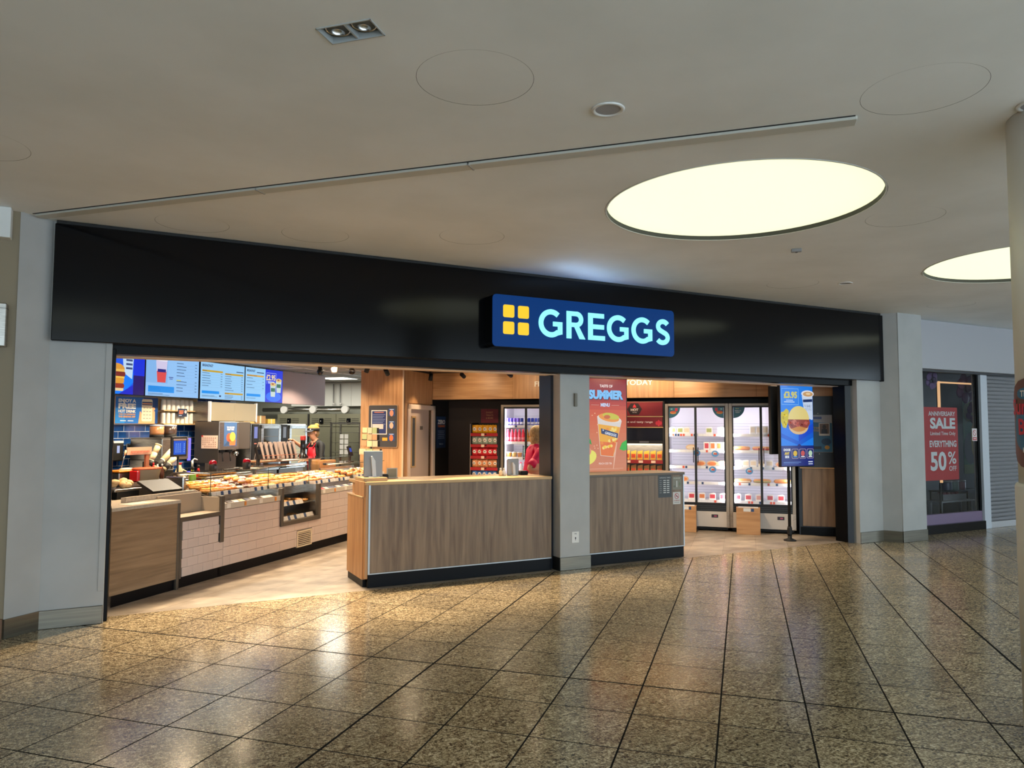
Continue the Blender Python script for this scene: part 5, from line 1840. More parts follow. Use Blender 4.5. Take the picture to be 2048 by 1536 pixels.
# ovens
for k in range(2):
    ov_ = thing('combi_oven', ('left combi oven with a dark window and black control panel', 'right combi oven with its chamber lit yellow')[k], 'oven', (9.76 + .76 * k, 7.3, 0), 'U', group='combi ovens behind the counter')
    part('oven_body', MB().box(0, .74, .02, .7, .9, 1.65, 0, .006), STEEL, ov_)
    part('stand', MB().box(.02, .72, .05, .68, 0, .9), STEELD, ov_)
    cp = part('control_panel', MB().box(.0, .16, -.005, .02, .92, 1.64, 0, .003), BLACKM, ov_)
    part('control_screen', MB().box(.035, .115, -.008, -.004, 1.42, 1.60), glow(('oven_screen', 'oven_screen2')[k], ((150, 160, 235), (130, 128, 130))[k], .7), cp)
    part('brand_label', MB().box(.04, .1, -.007, -.004, 1.33, 1.345), mat('label_red', (190, 110, 100), 0.5), cp)
    for q in range(4):
        part('control_knob', MB().cyl((.08, -.02, 1.26 - .07 * q), (.08, 0, 1.26 - .07 * q), .018, n=12), STEELD, cp)
    dr = part('oven_door', MB().box(.2, .26, -.02, .02, .93, 1.63, 0, .004).box(.66, .72, -.02, .02, .93, 1.63, 0, .004).box(.2, .72, -.02, .02, 1.57, 1.63, 0, .004).box(.2, .72, -.02, .02, .93, .99, 0, .004), STEEL, ov_)
    part('door_glass', MB().box(.26, .66, -.015, .0, .99, 1.57), (mat('oven_dark', (38, 36, 26), 0.1), mat('oven_lit', (120, 110, 60), 0.1, emit=(170, 150, 70), es=.35))[k], dr)
    part('door_handle', MB().box(.17, .2, -.06, -.02, 1.1, 1.35, 0, .008), BLACKM, dr)
    for q in range(4):
        part('oven_rack', MB().box(.27, .65, -.017, -.015, 1.08 + .12 * q, 1.09 + .12 * q), (STEELD, glow('rack_lit', (226, 206, 120), .9))[k], dr)
for k, (x, w_, h_, c, lb) in enumerate(((9.80, .28, .13, (196, 158, 86), 'brown cardboard box on top of the left oven, leftmost'), (10.1, .26, .13, (150, 112, 64), 'dark cardboard box on the left oven beside the lighter one'), (10.42, .2, .08, (214, 170, 70), 'flat yellow cardboard box on the ovens'))):
    t = thing('cardboard_box', lb, 'box', (x, 7.5, 1.651), 'U')
    part('carton', MB().box(0, w_, 0, .25, 0, h_, 0, .003), mat(f'carton_{k}', c, 0.7), t)
    part('tape', MB().box(w_ * .4, w_ * .55, -.001, .251, 0.001, h_ + .001), mat('tape', (206, 190, 150), 0.4), t)

# kitchen: retarder doors, rack, duct
RET = mat('retarder_panel', (126, 124, 104), 0.4, 0.3)
rt = thing('proving_cabinet', 'wall of grey-green proving cabinets with vents and black locks at the back', 'cabinet', (0, 0, 0), 'V')
part('carcass', MB().box(-9.35, -6.3, 13.32, 13.7, 0, 1.87), RET, rt)
for k, (a_, b2) in enumerate(((-9.34, -8.6), (-8.57, -7.95), (-7.94, -7.32), (-7.31, -6.7))):
    part('cabinet_door', MB().box(a_, b2, 13.30, 13.32, .1, 1.6, 0, .003), RET, rt)
    hd_ = part('vent_header', MB().box(a_, b2, 13.30, 13.32, 1.61, 1.87, 0, .003), RET, rt)
    for q in range(4):
        for (c0, c1) in ((.06, .22), (.36, .52)):
            part('vent_slot', MB().box(a_ + c0, a_ + c1, 13.297, 13.30, 1.66 + .035 * q, 1.67 + .035 * q), BLACKM, hd_)
    part('lock', MB().box(a_ + .25, a_ + .335, 13.27, 13.30, 1.67, 1.78, 0, .006), BLACK, hd_)
    part('lock_light', MB().ball((a_ + .29, 13.268, 1.72), .012), CHROME, hd_)
part('divider', MB().box(-8.60, -8.57, 13.28, 13.3, .1, 1.87), BLACKM, rt)
rk_ = thing('bakery_rack', 'tall steel bakery rack trolley with wire shelves and price sheets', 'rack', (-7.62, 12.55, 0), 'V')
for x in (0, .62):
    for y in (0, .35):
        part('upright', MB().box(x, x + .03, y, y + .03, .05, 1.69), STEEL, rk_)
for q in range(7):
    part('wire_shelf', MB().box(.0, .65, .0, .38, .35 + .19 * q, .358 + .19 * q), STEEL, rk_)
part('top_rail', MB().box(0, .65, 0, .03, 1.66, 1.69), STEEL, rk_)
for c in range(2):
    for r in range(4):
        part('price_sheet', MB().box(.22 + .1 * c, .30 + .1 * c, -.01, -.006, 1.08 + .1 * r, 1.165 + .1 * r), WHITE, rk_)
dc = thing('air_duct', 'silver air duct pipe running along the kitchen wall', 'duct', (-9.8, 13.45, 1.96), 'V')
part('pipe', MB().cyl((0, 0, 0), (2.0, 0, 0), .04, n=14), STEEL, dc)
for x in (.55, 1.25, 2.0):
    part('round_end', MB().cyl((x, -.08, 0), (x, .02, 0), .075, n=20), WHITE, dc)
for k in range(2):
    cdn = thing('conduit', ('left of two thin grey conduits on the white cladding', 'right of two thin grey conduits on the white cladding')[k], 'conduit', (-8.17 + .16 * k, 13.56, 2.08), 'V')
    part('tube', MB().tube([(0, 0, .42), (0, 0, .06), (.01, -.01, .02), (.03, -.015, 0)], .011, 8), GREYP, cdn)
    part('hook', MB().ball((0.02, -.02, 0.0), .03, .02, .025), WHITE, cdn)
# ceiling devices in the shop
for k, (u, w, lb) in enumerate(((9.81, 6.15, 'dark dome camera on the kitchen ceiling beside the white sensor'), (9.84, 5.62, 'chrome-ringed dome camera by the end of the lighting track'))):
    t = thing('dome_camera', lb, 'camera', (u, w, HS - .02), 'U')
    part('mount', MB().lathe([(.03, 0), (.03, -.07), (.045, -.08), (.05, -.1)], n=16), (BLACKM, CHROME)[k], t)
    part('dome', MB().ball((0, 0, -.1), .05, .05, .05), mat('dome_black', (10, 10, 12), 0.1), t)
t = thing('ceiling_sensor', 'white round sensor on the kitchen ceiling between the dome cameras', 'sensor', (9.96, 6.0, HS - .02), 'U')
part('body', MB().lathe([(.06, 0), (.06, -.05), (.05, -.1), (.03, -.115)], n=18), WHITE, t)
part('ring', MB().lathe([(.052, -.06), (.053, -.08)], n=18), mat('sensor_ring', (200, 120, 90), 0.4), t)

# ---- things on the glass cases and serving shelf
for k, (u, w, z) in enumerate(((7.03, 5.78, 1.0935), (7.55, 5.72, 1.0935))):
    t = thing('sauce_dispenser', ('black dispenser with a shiny red dome top on the near case, left one', 'black dispenser with a shiny red dome top on the near case, right one')[k], 'dispenser', (u, w, z), 'U', group='red-topped dispensers')
    part('jar', MB().lathe([(.04, 0), (.045, .01), (.045, .08), (.04, .085)], n=18), BLACKM, t)
    part('dome_top', MB().ball((0, 0, .088), .047, .047, .04), mat('red_gloss', (130, 10, 26), 0.08), t)
    part('label', MB().box(-.025, .025, -.047, -.044, .03, .06), mat('label_dark', (90, 90, 96), 0.4), t)
ps_ = thing('cash_display', 'black customer display with a blue keypad screen on a post', 'display', (6.93, 5.92 + .26, .886), 'U')
part('post', MB().cyl((0, 0, 0), (0, 0, .4), .012, n=10), BLACKM, ps_)
part('display_case', MB().box(-.12, .12, -.02, .01, .37, .6, 0, .006), BLACKM, ps_)
a = Art(0.9)
a.rect(-.095, .095, .395, .55, (16, 90, 220), 0).rect(-.1, .1, .555, .575, (190, 150, 130), 1)
for r in range(5):
    for c in (0, 1, 2, 4):
        a.rect(-.065 + .032 * c, -.052 + .032 * c, .42 + .022 * r, .432 + .022 * r, (150, 200, 250), 1)
a.build('screen_image', ps_, (0, -.0206, 0))
for k, (u, w, z, lb) in enumerate(((7.83, 5.75, 1.1085, 'black card reader on a stand on the middle glass case'), (10.15, 5.8, 1.0685, 'black card reader with a lit blue screen on the end glass case'))):
    t = thing('card_reader', lb, 'card reader', (u, w, z), 'U')
    part('foot', MB().box(-.05, .05, -.04, .05, 0, .012, 0, .004), BLACKM, t)
    part('stem', MB().box(-.018, .018, 0, .03, .012, .12), BLACKM, t)
    part('reader', MB().add([(x, y, q) for x in (-.042, .042) for (y, q) in ((-.03, .09), (.0, .09), (.05, .23), (.02, .24))], [[0, 1, 2, 3], [7, 6, 5, 4], [0, 4, 5, 1], [1, 5, 6, 2], [2, 6, 7, 3], [3, 7, 4, 0]]), mat('reader_black', (20, 20, 24), 0.3), t)
    part('reader_screen', MB().add([(x, y, q) for x, y, q in ((-.03, -.011, .15), (.03, -.011, .15), (.03, .009, .21), (-.03, .009, .21))], [[0, 1, 2, 3]]), (mat('screen_off', (30, 34, 44), 0.1), glow('screen_blue', (40, 80, 190), .9))[k], t)
BAGG = mat('bag_grey', (150, 134, 128), 0.6)
BAGD = mat('bag_dark', (34, 34, 40), 0.6)
for k in range(8):
    t = thing('coffee_bag', ('printed grey coffee bag standing first in the wire rack', 'printed grey coffee bag second in the wire rack', 'printed grey coffee bag third in the wire rack', 'printed grey coffee bag fourth in the wire rack', 'widest pale coffee bag in the middle of the wire rack', 'printed grey coffee bag sixth in the wire rack', 'speckled coffee bag seventh in the wire rack', 'speckled coffee bag last in the wire rack by the black post')[k], 'coffee bag', (8.48 + .108 * k, 6.22, 1.1585), 'U', group='coffee bags in the wire rack')
    mb = MB()
    hw_ = .022 if k != 4 else .04
    mb.add([(-hw_, -.075, 0), (hw_, -.075, 0), (hw_, .075, 0), (-hw_, .075, 0), (-hw_, -.012, .235), (hw_, -.012, .235), (hw_, .012, .235), (-hw_, .012, .235)],
           [[0, 3, 2, 1], [4, 5, 6, 7], [0, 1, 5, 4], [1, 2, 6, 5], [2, 3, 7, 6], [3, 0, 4, 7]])
    part('bag', mb, BAGG, t)
    if k != 4:
        part('dark_front', MB().add([(-.0235, -.066, .008), (-.0235, .066, .008), (-.0235, 0, .225)], [[0, 1, 2]]), BAGD, t)
    for q in range(3):
        part('printed_dot', MB().box(-.02 + .016 * (q % 2), .0 + .016 * (q % 2), -.062 + .016 * q, -.060 + .016 * q, .03 + .055 * q, .05 + .055 * q), BAGD if k < 4 else mat('dot_pink', (196, 130, 110), 0.6), t)
wr_ = thing('wire_rack', 'low brown wire rack holding the coffee bags on the serving shelf', 'rack', (8.41, 6.14, 1.1505), 'U')
part('base_tray', MB().box(0, .9, 0, .17, 0, .006, 0), BRONZE, wr_)
part('front_wire', MB().tube([(0, 0, .003), (0, 0, .06), (.9, 0, .06), (.9, 0, .003)], .004, 6), mat('wire_copper', (176, 110, 84), 0.3, 0.8), wr_)
for k in range(9):
    part('wire', MB().tube([(.018 + .108 * k, 0, .06), (.018 + .108 * k, 0, .005)], .003, 5), MATS['wire_copper'], wr_)
t = thing('black_dispenser', 'tall black pump dispenser with a red top at the end of the serving shelf', 'dispenser', (9.5, 6.22, 1.1505), 'U')
part('column', MB().lathe([(.075, 0), (.075, .02), (.04, .06), (.036, .24), (.04, .25)], n=16), mat('gloss_black', (14, 14, 16), 0.15), t)
part('red_top', MB().box(-.035, .035, -.03, .03, .25, .32, 0, .008), mat('top_red', (150, 40, 36), 0.4), t)
bc = thing('bread_crate', 'pale wooden crate of bread rolls behind the far pastry case', 'crate', (9.82, 6.22, .886), 'U')
part('slat', MB().box(0, .46, -.09, -.08, .06, .2, 0, .003), mat('crate_wood', (206, 150, 90), 0.6), bc)
part('slat', MB().box(0, .46, .08, .09, .06, .2, 0, .003), MATS['crate_wood'], bc)
part('end', MB().box(0, .012, -.08, .08, 0, .2), MATS['crate_wood'], bc)
part('end', MB().box(.448, .46, -.08, .08, 0, .2), MATS['crate_wood'], bc)
part('bottom', MB().box(.012, .448, -.08, .08, .12, .13), MATS['crate_wood'], bc)
for k in range(4):
    put_pastry('bun', 9.89 + .105 * k, 6.2, 1.017, 0, f'{ORD[k]} from the left in the wooden bread crate', 'buns in the bread crate')
tg = thing('tong_rest', 'black tongs lying on the near glass case', 'tongs', (7.2, 5.75, 1.0935), 'U')
part('arm', MB().box(0, .22, -.02, -.005, 0, .015, 0, .004), BLACKM, tg)
part('arm', MB().box(0, .22, .01, .025, 0, .015, 0, .004), BLACKM, tg)
part('grip', MB().ball((.2, 0, .012), .05, .035, .014), BLACKM, tg)
# wrapped rolls on the rear counter
for k in range(7):
    put_pastry('longpink' if k % 3 else 'roll', 7.42 + .085 * k, 6.25, .9955, PI / 2, f'{ORD[k]} along the raised steel stand behind the near case', 'rolls on the steel stand')
sst = thing('steel_stand', 'long raised steel stand for rolls behind the near glass case', 'stand', (7.36, 6.14, .886), 'U')
part('deck', MB().box(0, .66, 0, .2, .095, .108, 0, .002), STEEL, sst)
for x in (.01, .62):
    part('leg', MB().box(x, x + .02, .01, .03, 0, .095), STEEL, sst)
# notice board on timber end wall, spinner
nb = thing('notice_board', 'dark notice board with a blue sheet and three small cards on the timber wall', 'notice board', (-5.835, 10.805, 1.282), 'V')
part('board', MB().prism(rrect_pts(0, .507, 0, .672, .02, 3), -.02, 0), mat('board_charcoal', (56, 54, 56), 0.5), nb)
part('rim', MB().prism(rrect_pts(-.012, .519, -.012, .684, .026, 3), -.014, .0), mat('board_rim', (176, 140, 104), 0.5), nb)
a = Art()
a.rect(.045, .33, .2, .595, (226, 216, 204), 0).rect(.06, .315, .215, .58, (30, 44, 96), 1).rect(.1, .27, .555, .565, (226, 130, 70), 2)
for k in range(9):
    a.rect(.075, .3 - .02 * (k % 3), .52 - .026 * k, .526 - .026 * k, (150, 160, 190), 2)
a.rect(.07, .265, .29, .37, (214, 200, 190), 3)
for k in range(3):
    a.rect(.355, .47, .5 - .2 * k, .62 - .2 * k, (30, 66, 120), 1).ell(.41, .545 - .2 * k, .035, .05, ((206, 140, 110), (220, 180, 150), (226, 110, 60))[k], 2).rect(.375, .45, .6 - .2 * k, .61 - .2 * k, (200, 220, 240), 3)
a.rect(.25, .34, .1, .15, (226, 160, 50), 2)
a.build('board_print', nb, (0, -.0206, 0))
cr = thing('gift_card_spinner', 'black stand with tiers of pale gift cards before the notice board', 'card stand', (-5.15, 9.6, 0), 'V')
part('stem', MB().cyl((0, 0, 0), (0, 0, 1.6), .012, n=10), BLACKM, cr)
part('foot', MB().lathe([(.16, 0), (.16, .02), (.03, .03)], n=20), BLACKM, cr)
CARDC = [(214, 196, 160), (170, 180, 130), (206, 170, 130), (196, 150, 110), (226, 206, 160)]
for r in range(4):
    z = 1.225 + .095 * r - (.0 if r else .02)
    w_ = (.34, .27, .25, .24)[r]
    h_ = part('card_holder', MB().box(-w_ / 2, w_ / 2, -.05, -.045, z, z + .012).box(-w_ / 2, w_ / 2, .0, .01, z, z + .08), BLACKM, cr)
    for c in range(3):
        part('gift_card', MB().box(-w_ / 2 + w_ / 3 * c + .005, -w_ / 2 + w_ / 3 * (c + 1) - .003, -.05 - .004 * c, -.047 - .004 * c, z, z + .085), mat(f'card_{(r * 3 + c) % 5}', CARDC[(r * 3 + c) % 5], 0.4), h_)

# ================================================================== REAR WALL: SNACK SHELF, CHILLERS, HOT CABINET (frame V)
CABW = mat('chiller_liner', (236, 232, 240), 0.4)
CABF = mat('chiller_frame', (164, 152, 138), 0.4, 0.3)
SEAL = mat('door_seal', (24, 26, 28), 0.5)
LEDW = glow('chiller_led', (255, 250, 255), 1.3)


def chiller(v0, w, lb, shelves, mid, grp='glass door chillers', power=4.5):
    t = thing('glass_chiller', lb, 'fridge', (v0, 12.0, 0), 'V', group=grp)
    part('case', MB().box(0, .03, .02, .7, .06, 1.99, 0, .003).box(w - .03, w, .02, .7, .06, 1.99, 0, .003).box(0, w, .66, .7, .06, 1.99).box(0, w, .02, .7, 1.96, 1.99, 0, .003), CABF, t)
    part('frame', MB().box(0, .05, 0, .03, .06, 1.99, 0, .003).box(w - .05, w, 0, .03, .06, 1.99, 0, .003).box(.05, w - .05, 0, .03, 1.95, 1.99, 0, .003), CABF, t)
    part('liner', MB().box(.03, w - .03, .62, .64, .42, 1.95).box(.031, .04, .05, .62, .42, 1.95).box(w - .04, w - .031, .05, .62, .42, 1.95).box(.03, w - .03, .05, .62, .40, .425).box(.03, w - .03, .05, .62, 1.945, 1.955), CABW, t)
    lp = part('lower_panel', MB().box(.0, w, 0, .02, .065, .305, 0, .004), mat('lower_panel', (206, 198, 190), 0.4), t)
    part('dark_band', MB().box(.05, w - .05, .002, .022, .305, .42), SEAL, t)
    for q in range(3):
        part('band_rib', MB().box(.05, w - .05, -.004, .002, .325 + .03 * q, .333 + .03 * q), mat('band_rib', (52, 54, 56), 0.4), t)
    part('plinth', MB().box(.03, w - .03, .05, .6, 0.02, .065), BLACKM, t)
    rd = part('readout', MB().box(w * .72, w * .72 + .1, -.004, 0, .21, .26, 0, .002), mat('readout_dark', (44, 28, 34), 0.3), lp)
    part('readout_digits', MB().box(w * .72 + .04, w * .72 + .08, -.006, -.004, .225, .245), glow('red_digits', (170, 70, 90), .8), rd)
    for x in (.08, w - .1):
        part('castor', MB().cyl((x, .08, .03), (x + .03, .08, .03), .03, n=12), STEELD, t)
    for k, (a_, b2) in enumerate(((.05, mid), (mid, w - .05))):
        d = part('door', MB().box(a_, a_ + .018, -.012, .012, .42, 1.95).box(b2 - .018, b2, -.012, .012, .42, 1.95).box(a_, b2, -.012, .012, 1.925, 1.95).box(a_, b2, -.012, .012, .42, .44), SEAL, t)
        part('pane', MB().add([(x, 0, z) for x, z in ((a_ + .018, .44), (b2 - .018, .44), (b2 - .018, 1.925), (a_ + .018, 1.925))], [[0, 1, 2, 3]]), GLASS, d)
        hx = (b2 - .035, a_ + .035)[k]
        part('handle', MB().box(hx - .006, hx + .006, -.05, -.038, 1.06, 1.30, 0, .003).box(hx - .005, hx + .005, -.04, -.0, 1.07, 1.085).box(hx - .005, hx + .005, -.04, -.0, 1.275, 1.29), BLACKM, d)
    part('led_strip', MB().box(.042, .056, .06, .075, .45, 1.93), LEDW, t)
    part('led_strip', MB().box(w - .056, w - .042, .06, .075, .45, 1.93), LEDW, t)
    part('led_strip', MB().box(.1, w - .1, .06, .08, 1.93, 1.943), LEDW, t)
    lamp('chiller_lamp', 'AREA', t, (.07, .075, 1.19), power, (1, .95, 1.0), shape='RECTANGLE', size=.03, size_y=1.45, aim=(.6, 1, 0))
    lamp('chiller_lamp', 'AREA', t, (w - .07, .075, 1.19), power, (1, .95, 1.0), shape='RECTANGLE', size=.03, size_y=1.45, aim=(-.6, 1, 0))
    for i, z in enumerate(shelves):
        s_ = part('shelf', MB().box(.045, w - .045, .10, .6, z - .02, z - .008), mat('chiller_shelf', (232, 230, 236), 0.4), t)
        part('price_strip', MB().box(.045, w - .045, .092, .1, z - .045, z), mat('strip_white', (240, 238, 240), 0.4), s_)
        rr = random.Random(i * 7 + int(v0 * 10))
        x = .06
        while x < w - .16:
            c = rr.choice(['W', 'W', 'W', 'B', 'O', 'W'])
            wd = rr.uniform(.06, .12) if c == 'W' else .03
            part('price_tag', MB().box(x, x + wd, .088, .0915, z - .04, z - .004), {'W': mat('tag_bright', (248, 246, 246), 0.4), 'B': TAGB, 'O': mat('tag_coral', (226, 90, 60), 0.4)}[c], s_)
            x += wd + .012
        for q in range(3):
            part('back_slots', MB().box(.06, w - .06, .617, .62, z + .07 + .045 * q, z + .074 + .045 * q), mat('slot_grey', (170, 168, 178), 0.5), s_)
    return t


SHZ = [1.515, 1.26, 1.005, .755, .475]
ch1 = chiller(-1.195, .975, 'left of two tall glass door sandwich chillers, half behind the short counter', SHZ, .475)
ch2 = chiller(-.215, .96, 'right of two tall glass door sandwich chillers, behind the hanging screen pole', SHZ, .475)
ch3 = chiller(-3.965, .98, 'tall glass door drinks chiller beside the crisp shelf', [1.645, 1.364, 1.10, .80, .475], .45)
# round stickers in the door corners
for (c, cx, a0_, a1_, lb) in ((ch1, .07, -PI / 2, 0, 0), (ch1, .905, PI, 1.5 * PI, 0), (ch2, .07, -PI / 2, 0, 1)):
    a = Art()
    r_ = .17
    pts = [(cx, 1.93)] + [(cx + r_ * math.cos(a0_ + (a1_ - a0_) * i / 12), 1.93 + 1.0 * r_ * math.sin(a0_ + (a1_ - a0_) * i / 12)) for i in range(13)]
    a.poly(pts, (44, 104, 122), 1)
    sg = 1 if cx < .5 else -1
    if lb == 0:
        a.ell(cx + sg * .06, 1.845, .05, .02, (226, 150, 70), 2).ell(cx + sg * .06, 1.86, .045, .014, (206, 90, 60), 3).rect(cx + (.09 if sg > 0 else -.13), cx + (.13 if sg > 0 else -.09), 1.87, 1.92, (196, 50, 70), 2).rect(cx + (.02 if sg > 0 else -.05), cx + (.05 if sg > 0 else -.02), 1.89, 1.915, (130, 170, 170), 2)
    else:
        a.text('MADE', cx + .06, 1.90, .014, (206, 200, 120), w=.05).text('FRESH IN', cx + .07, 1.865, .016, (230, 236, 236), w=.09).text('SHOP', cx + .065, 1.84, .016, (230, 236, 236), w=.06)
    a.build('door_sticker', c, (0, -.0125, 0))

# ---- chiller contents
SAND = [mat('sand_pink', (232, 170, 160), 0.3), mat('sand_green', (170, 176, 110), 0.3), mat('sand_cream', (240, 220, 190), 0.3), mat('sand_orange', (226, 130, 70), 0.3), mat('sand_red', (214, 70, 80), 0.3)]
BAGU = mat('baguette', (206, 146, 82), 0.5)
FILM = mat('pack_card', (250, 246, 242), 0.3)
_c = {}


def goods(kind, v, u, z, ci, lb, cat, grp, rz=0.0):
    key = (kind, ci)
    if key not in _c:
        if kind == 'pack':      # upright sandwich wedge
            m = MB().prism([(-.05, 0), (.05, 0), (.05, .1), (.02, .115), (-.05, .1)], -.03, .03)
            card = MB().box(-.038, .038, -.032, -.03, .03, .09)
            nm = ('sandwich_pack', 'filling_window')
            m1, m2 = FILM, SAND[ci]
        elif kind == 'wrap':
            m = MB().box(-.045, .045, -.03, .03, 0, .13, 0, .006)
            card = MB().box(-.03, .03, -.032, -.03, .03, .11)
            nm = ('wrap_pack', 'filling_window')
            m1, m2 = FILM, SAND[ci]
        elif kind == 'oval':    # cut roll in an oval pack
            m = MB().prism([(.085 * math.cos(t_), .045 + .045 * math.sin(t_)) for t_ in [2 * PI * i / 16 for i in range(16)]], -.03, .03)
            card = MB().prism([(.065 * math.cos(t_), .043 + .028 * math.sin(t_)) for t_ in [2 * PI * i / 14 for i in range(14)]], -.033, -.0305)
            nm = ('roll_pack', 'filling')
            m1, m2 = mat('roll_crust', (226, 190, 150), 0.4), SAND[ci]
        else:                   # long baguette
            m = MB()
            m.lathe([(.012, -.13), (.03, -.11), (.036, 0), (.03, .11), (.012, .13)], n=10)
            m.v = [(p[2], p[0], p[1] + .036) for p in m.v]
            card = MB().box(-.115, .115, -.037, -.03, .018, .034, 0, .004)
            nm = ('filled_baguette', 'filling')
            m1, m2 = BAGU, SAND[ci]
        o = part(nm[0], m, m1)
        part(nm[1], card, m2, o)
        _c[key] = o
        o.location = to_world((v, u, z), 'V')
        o.rotation_euler = (0, 0, -PI / 4 + rz)
    else:
        o = dup(_c[key], (v, u, z), 'V', rz)
    tag(o, lb, cat, grp)


Z0 = [z - .0075 for z in SHZ]
ROW = ('top', 'second', 'third', 'fourth', 'bottom')
NTH = ('first', 'second', 'third', 'fourth', 'fifth', 'sixth', 'seventh')


def row(kind, side, r, vs, cis, what):
    for k, (v, ci) in enumerate(zip(vs, cis)):
        goods(kind, v, 12.15, Z0[r], ci, f'{what}, {NTH[k]} along the {ROW[r]} shelf of the {side} chiller', {'pack': 'sandwich', 'wrap': 'wrap', 'oval': 'filled roll', 'bag': 'baguette'}[kind], f'food in the {side} chiller')


row('pack', 'left', 0, (-1.09, -.97, -.87), (3, 1, 2), 'wedge sandwich pack')
row('pack', 'left', 0, (), (), '')
for v, ci, nm in ((-.52, 1, 'green wedge sandwich pack mid right on the top shelf, left chiller'), (-.34, 0, 'pink wedge sandwich pack at the right end of the top shelf, left chiller')):
    goods('pack', v, 12.15, Z0[0], ci, nm, 'sandwich', 'food in the left chiller')
goods('oval', -.80, 12.15, Z0[1], 2, 'large pale filled roll beside the door edge on the second shelf', 'filled roll', 'food in the left chiller')
row('wrap', 'left', 1, (-.56, -.465, -.37, -.28), (4, 3, 3, 4), 'upright wrap carton')
row('oval', 'left', 2, (-.66, -.48, -.325), (3, 3, 0), 'oval filled roll pack')
goods('oval', -.93, 12.15, Z0[3], 3, 'single filled roll at the left of the fourth shelf of the left chiller', 'filled roll', 'food in the left chiller')
row('pack', 'left', 4, (-.96, -.80, -.64, -.48, -.32), (4, 4, 3, 4, 4), 'red sandwich pack')
row('wrap', 'right', 0, (.14, .235, .33, .43), (2, 2, 2, 2), 'upright white salad carton')
row('bag', 'right', 1, (-.03, .26, .52), (3, 4, 0), 'long filled baguette')
row('pack', 'right', 2, (-.08, .03, .14, .26, .38), (2, 2, 2, 2, 2), 'plain white sandwich pack')
goods('oval', .55, 12.15, Z0[2], 3, 'single filled roll at the right of the third shelf of the right chiller', 'filled roll', 'food in the right chiller')
row('bag', 'right', 3, (-.02, .27, .57), (2, 1, 3), 'seeded filled baguette')
row('pack', 'right', 4, (-.1, .06, .22, .38, .54), (4, 4, 0, 4, 4), 'dark red dessert pack')
for (v, z, lb) in ((-.43, SHZ[1] - .06, 'round blue offer wobbler on the second shelf of the left chiller'), (-.47, SHZ[2] - .055, 'blue offer wobbler on the third shelf of the left chiller'), (.08, SHZ[2] - .07, 'tilted blue and red offer wobbler in the right chiller'), (-.71, SHZ[1] - .05, 'blue offer wobbler behind the left chiller door handles')):
    a = Art()
    a.ell(0, 0, .055, .05, (90, 160, 220), 0).ell(-.005, .005, .026, .024, (236, 226, 220), 1).rect(-.02, .03, -.015, .012, (214, 90, 70), 2)
    o = a.build('offer_wobbler', None, to_world((v, 12.075, z), 'V'), -PI / 4)
    tag(o, lb, 'price label', 'offer wobblers')

# drinks
def drink(kind, v, z, c, lb, grp, u=12.15):
    key = ('drink', kind, c)
    col = c
    if key not in _c:
        m = mat(f'drink_{c[0]}_{c[1]}_{c[2]}', c, 0.25)
        if kind == 'can':
            o = part('drink_can', MB().lathe([(.024, 0), (.028, .006), (.028, .118), (.023, .126), (.022, .128)], n=14), m)
            part('can_band', MB().lathe([(.0285, .02), (.0285, .06)], n=14), mat('can_silver', (226, 226, 240), 0.25), o)
        elif kind == 'bottle':
            o = part('drink_bottle', MB().lathe([(.028, 0), (.031, .01), (.031, .1), (.026, .12), (.03, .14), (.014, .19), (.014, .2)], n=14), m)
            part('bottle_cap', MB().lathe([(.016, .198), (.016, .216), (.012, .217)], n=12), mat(f'cap_{c[0]}', tuple(min(255, k + 40) for k in c), 0.3), o)
            part('bottle_label', MB().lathe([(.0315, .03), (.0315, .08)], n=14), mat(f'lab_{c[0]}', tuple(min(255, int(k * .6 + 100)) for k in c), 0.3), o)
        else:
            o = part('dessert_pot', MB().lathe([(.034, 0), (.042, .075), (.044, .078)], n=14), m)
            part('pot_lid', MB().lathe([(.045, .078), (.045, .088), (.04, .09)], n=14), WHITE, o)
        _c[key] = o
        o.location = to_world((v, u, z), 'V')
        o.rotation_euler = (0, 0, -PI / 4)
    else:
        o = dup(_c[key], (v, u, z), 'V')
    tag(o, lb, {'can': 'can', 'bottle': 'bottle', 'pot': 'pot'}[kind], grp)


for k in range(14):
    c = ((70, 60, 170), (70, 60, 170), (120, 90, 210), (120, 90, 210), (30, 50, 140), (236, 236, 246), (40, 60, 170), (40, 60, 170), (60, 80, 190), (60, 80, 190), (160, 30, 40), (160, 30, 40), (160, 30, 40), (60, 80, 190))[k]
    nm = ('violet', 'violet', 'lilac', 'lilac', 'navy', 'white', 'blue', 'blue', 'pale blue', 'pale blue', 'red', 'red', 'red', 'pale blue')[k]
    drink('can', -3.885 + .063 * k, 1.6375, c, f'slim {nm} drink can, {ORD[k]} along the top shelf of the drinks chiller', 'cans in the drinks chiller')
for k in range(13):
    c = ((216, 56, 84), (226, 70, 96), (216, 56, 84), (226, 70, 96), (214, 40, 60), (240, 160, 20), (236, 140, 10), (244, 190, 30), (236, 90, 20), (236, 90, 20), (236, 140, 10), (244, 190, 30), (214, 40, 60))[k]
    nm = ('raspberry', 'pink', 'raspberry', 'pink', 'red', 'amber', 'orange', 'yellow', 'deep orange', 'deep orange', 'orange', 'yellow', 'red')[k]
    drink('bottle', -3.88 + .068 * k, 1.3565, c, f'{nm} juice bottle, {ORD[k]} along the second shelf of the drinks chiller', 'bottles in the drinks chiller')
for k in range(3):
    drink('pot', -3.86 + .095 * k, 1.0925, ((214, 160, 60), (226, 190, 120), (206, 140, 90))[k], f'{("golden", "cream", "caramel")[k]} dessert pot on the third shelf of the drinks chiller', 'pots in the drinks chiller')
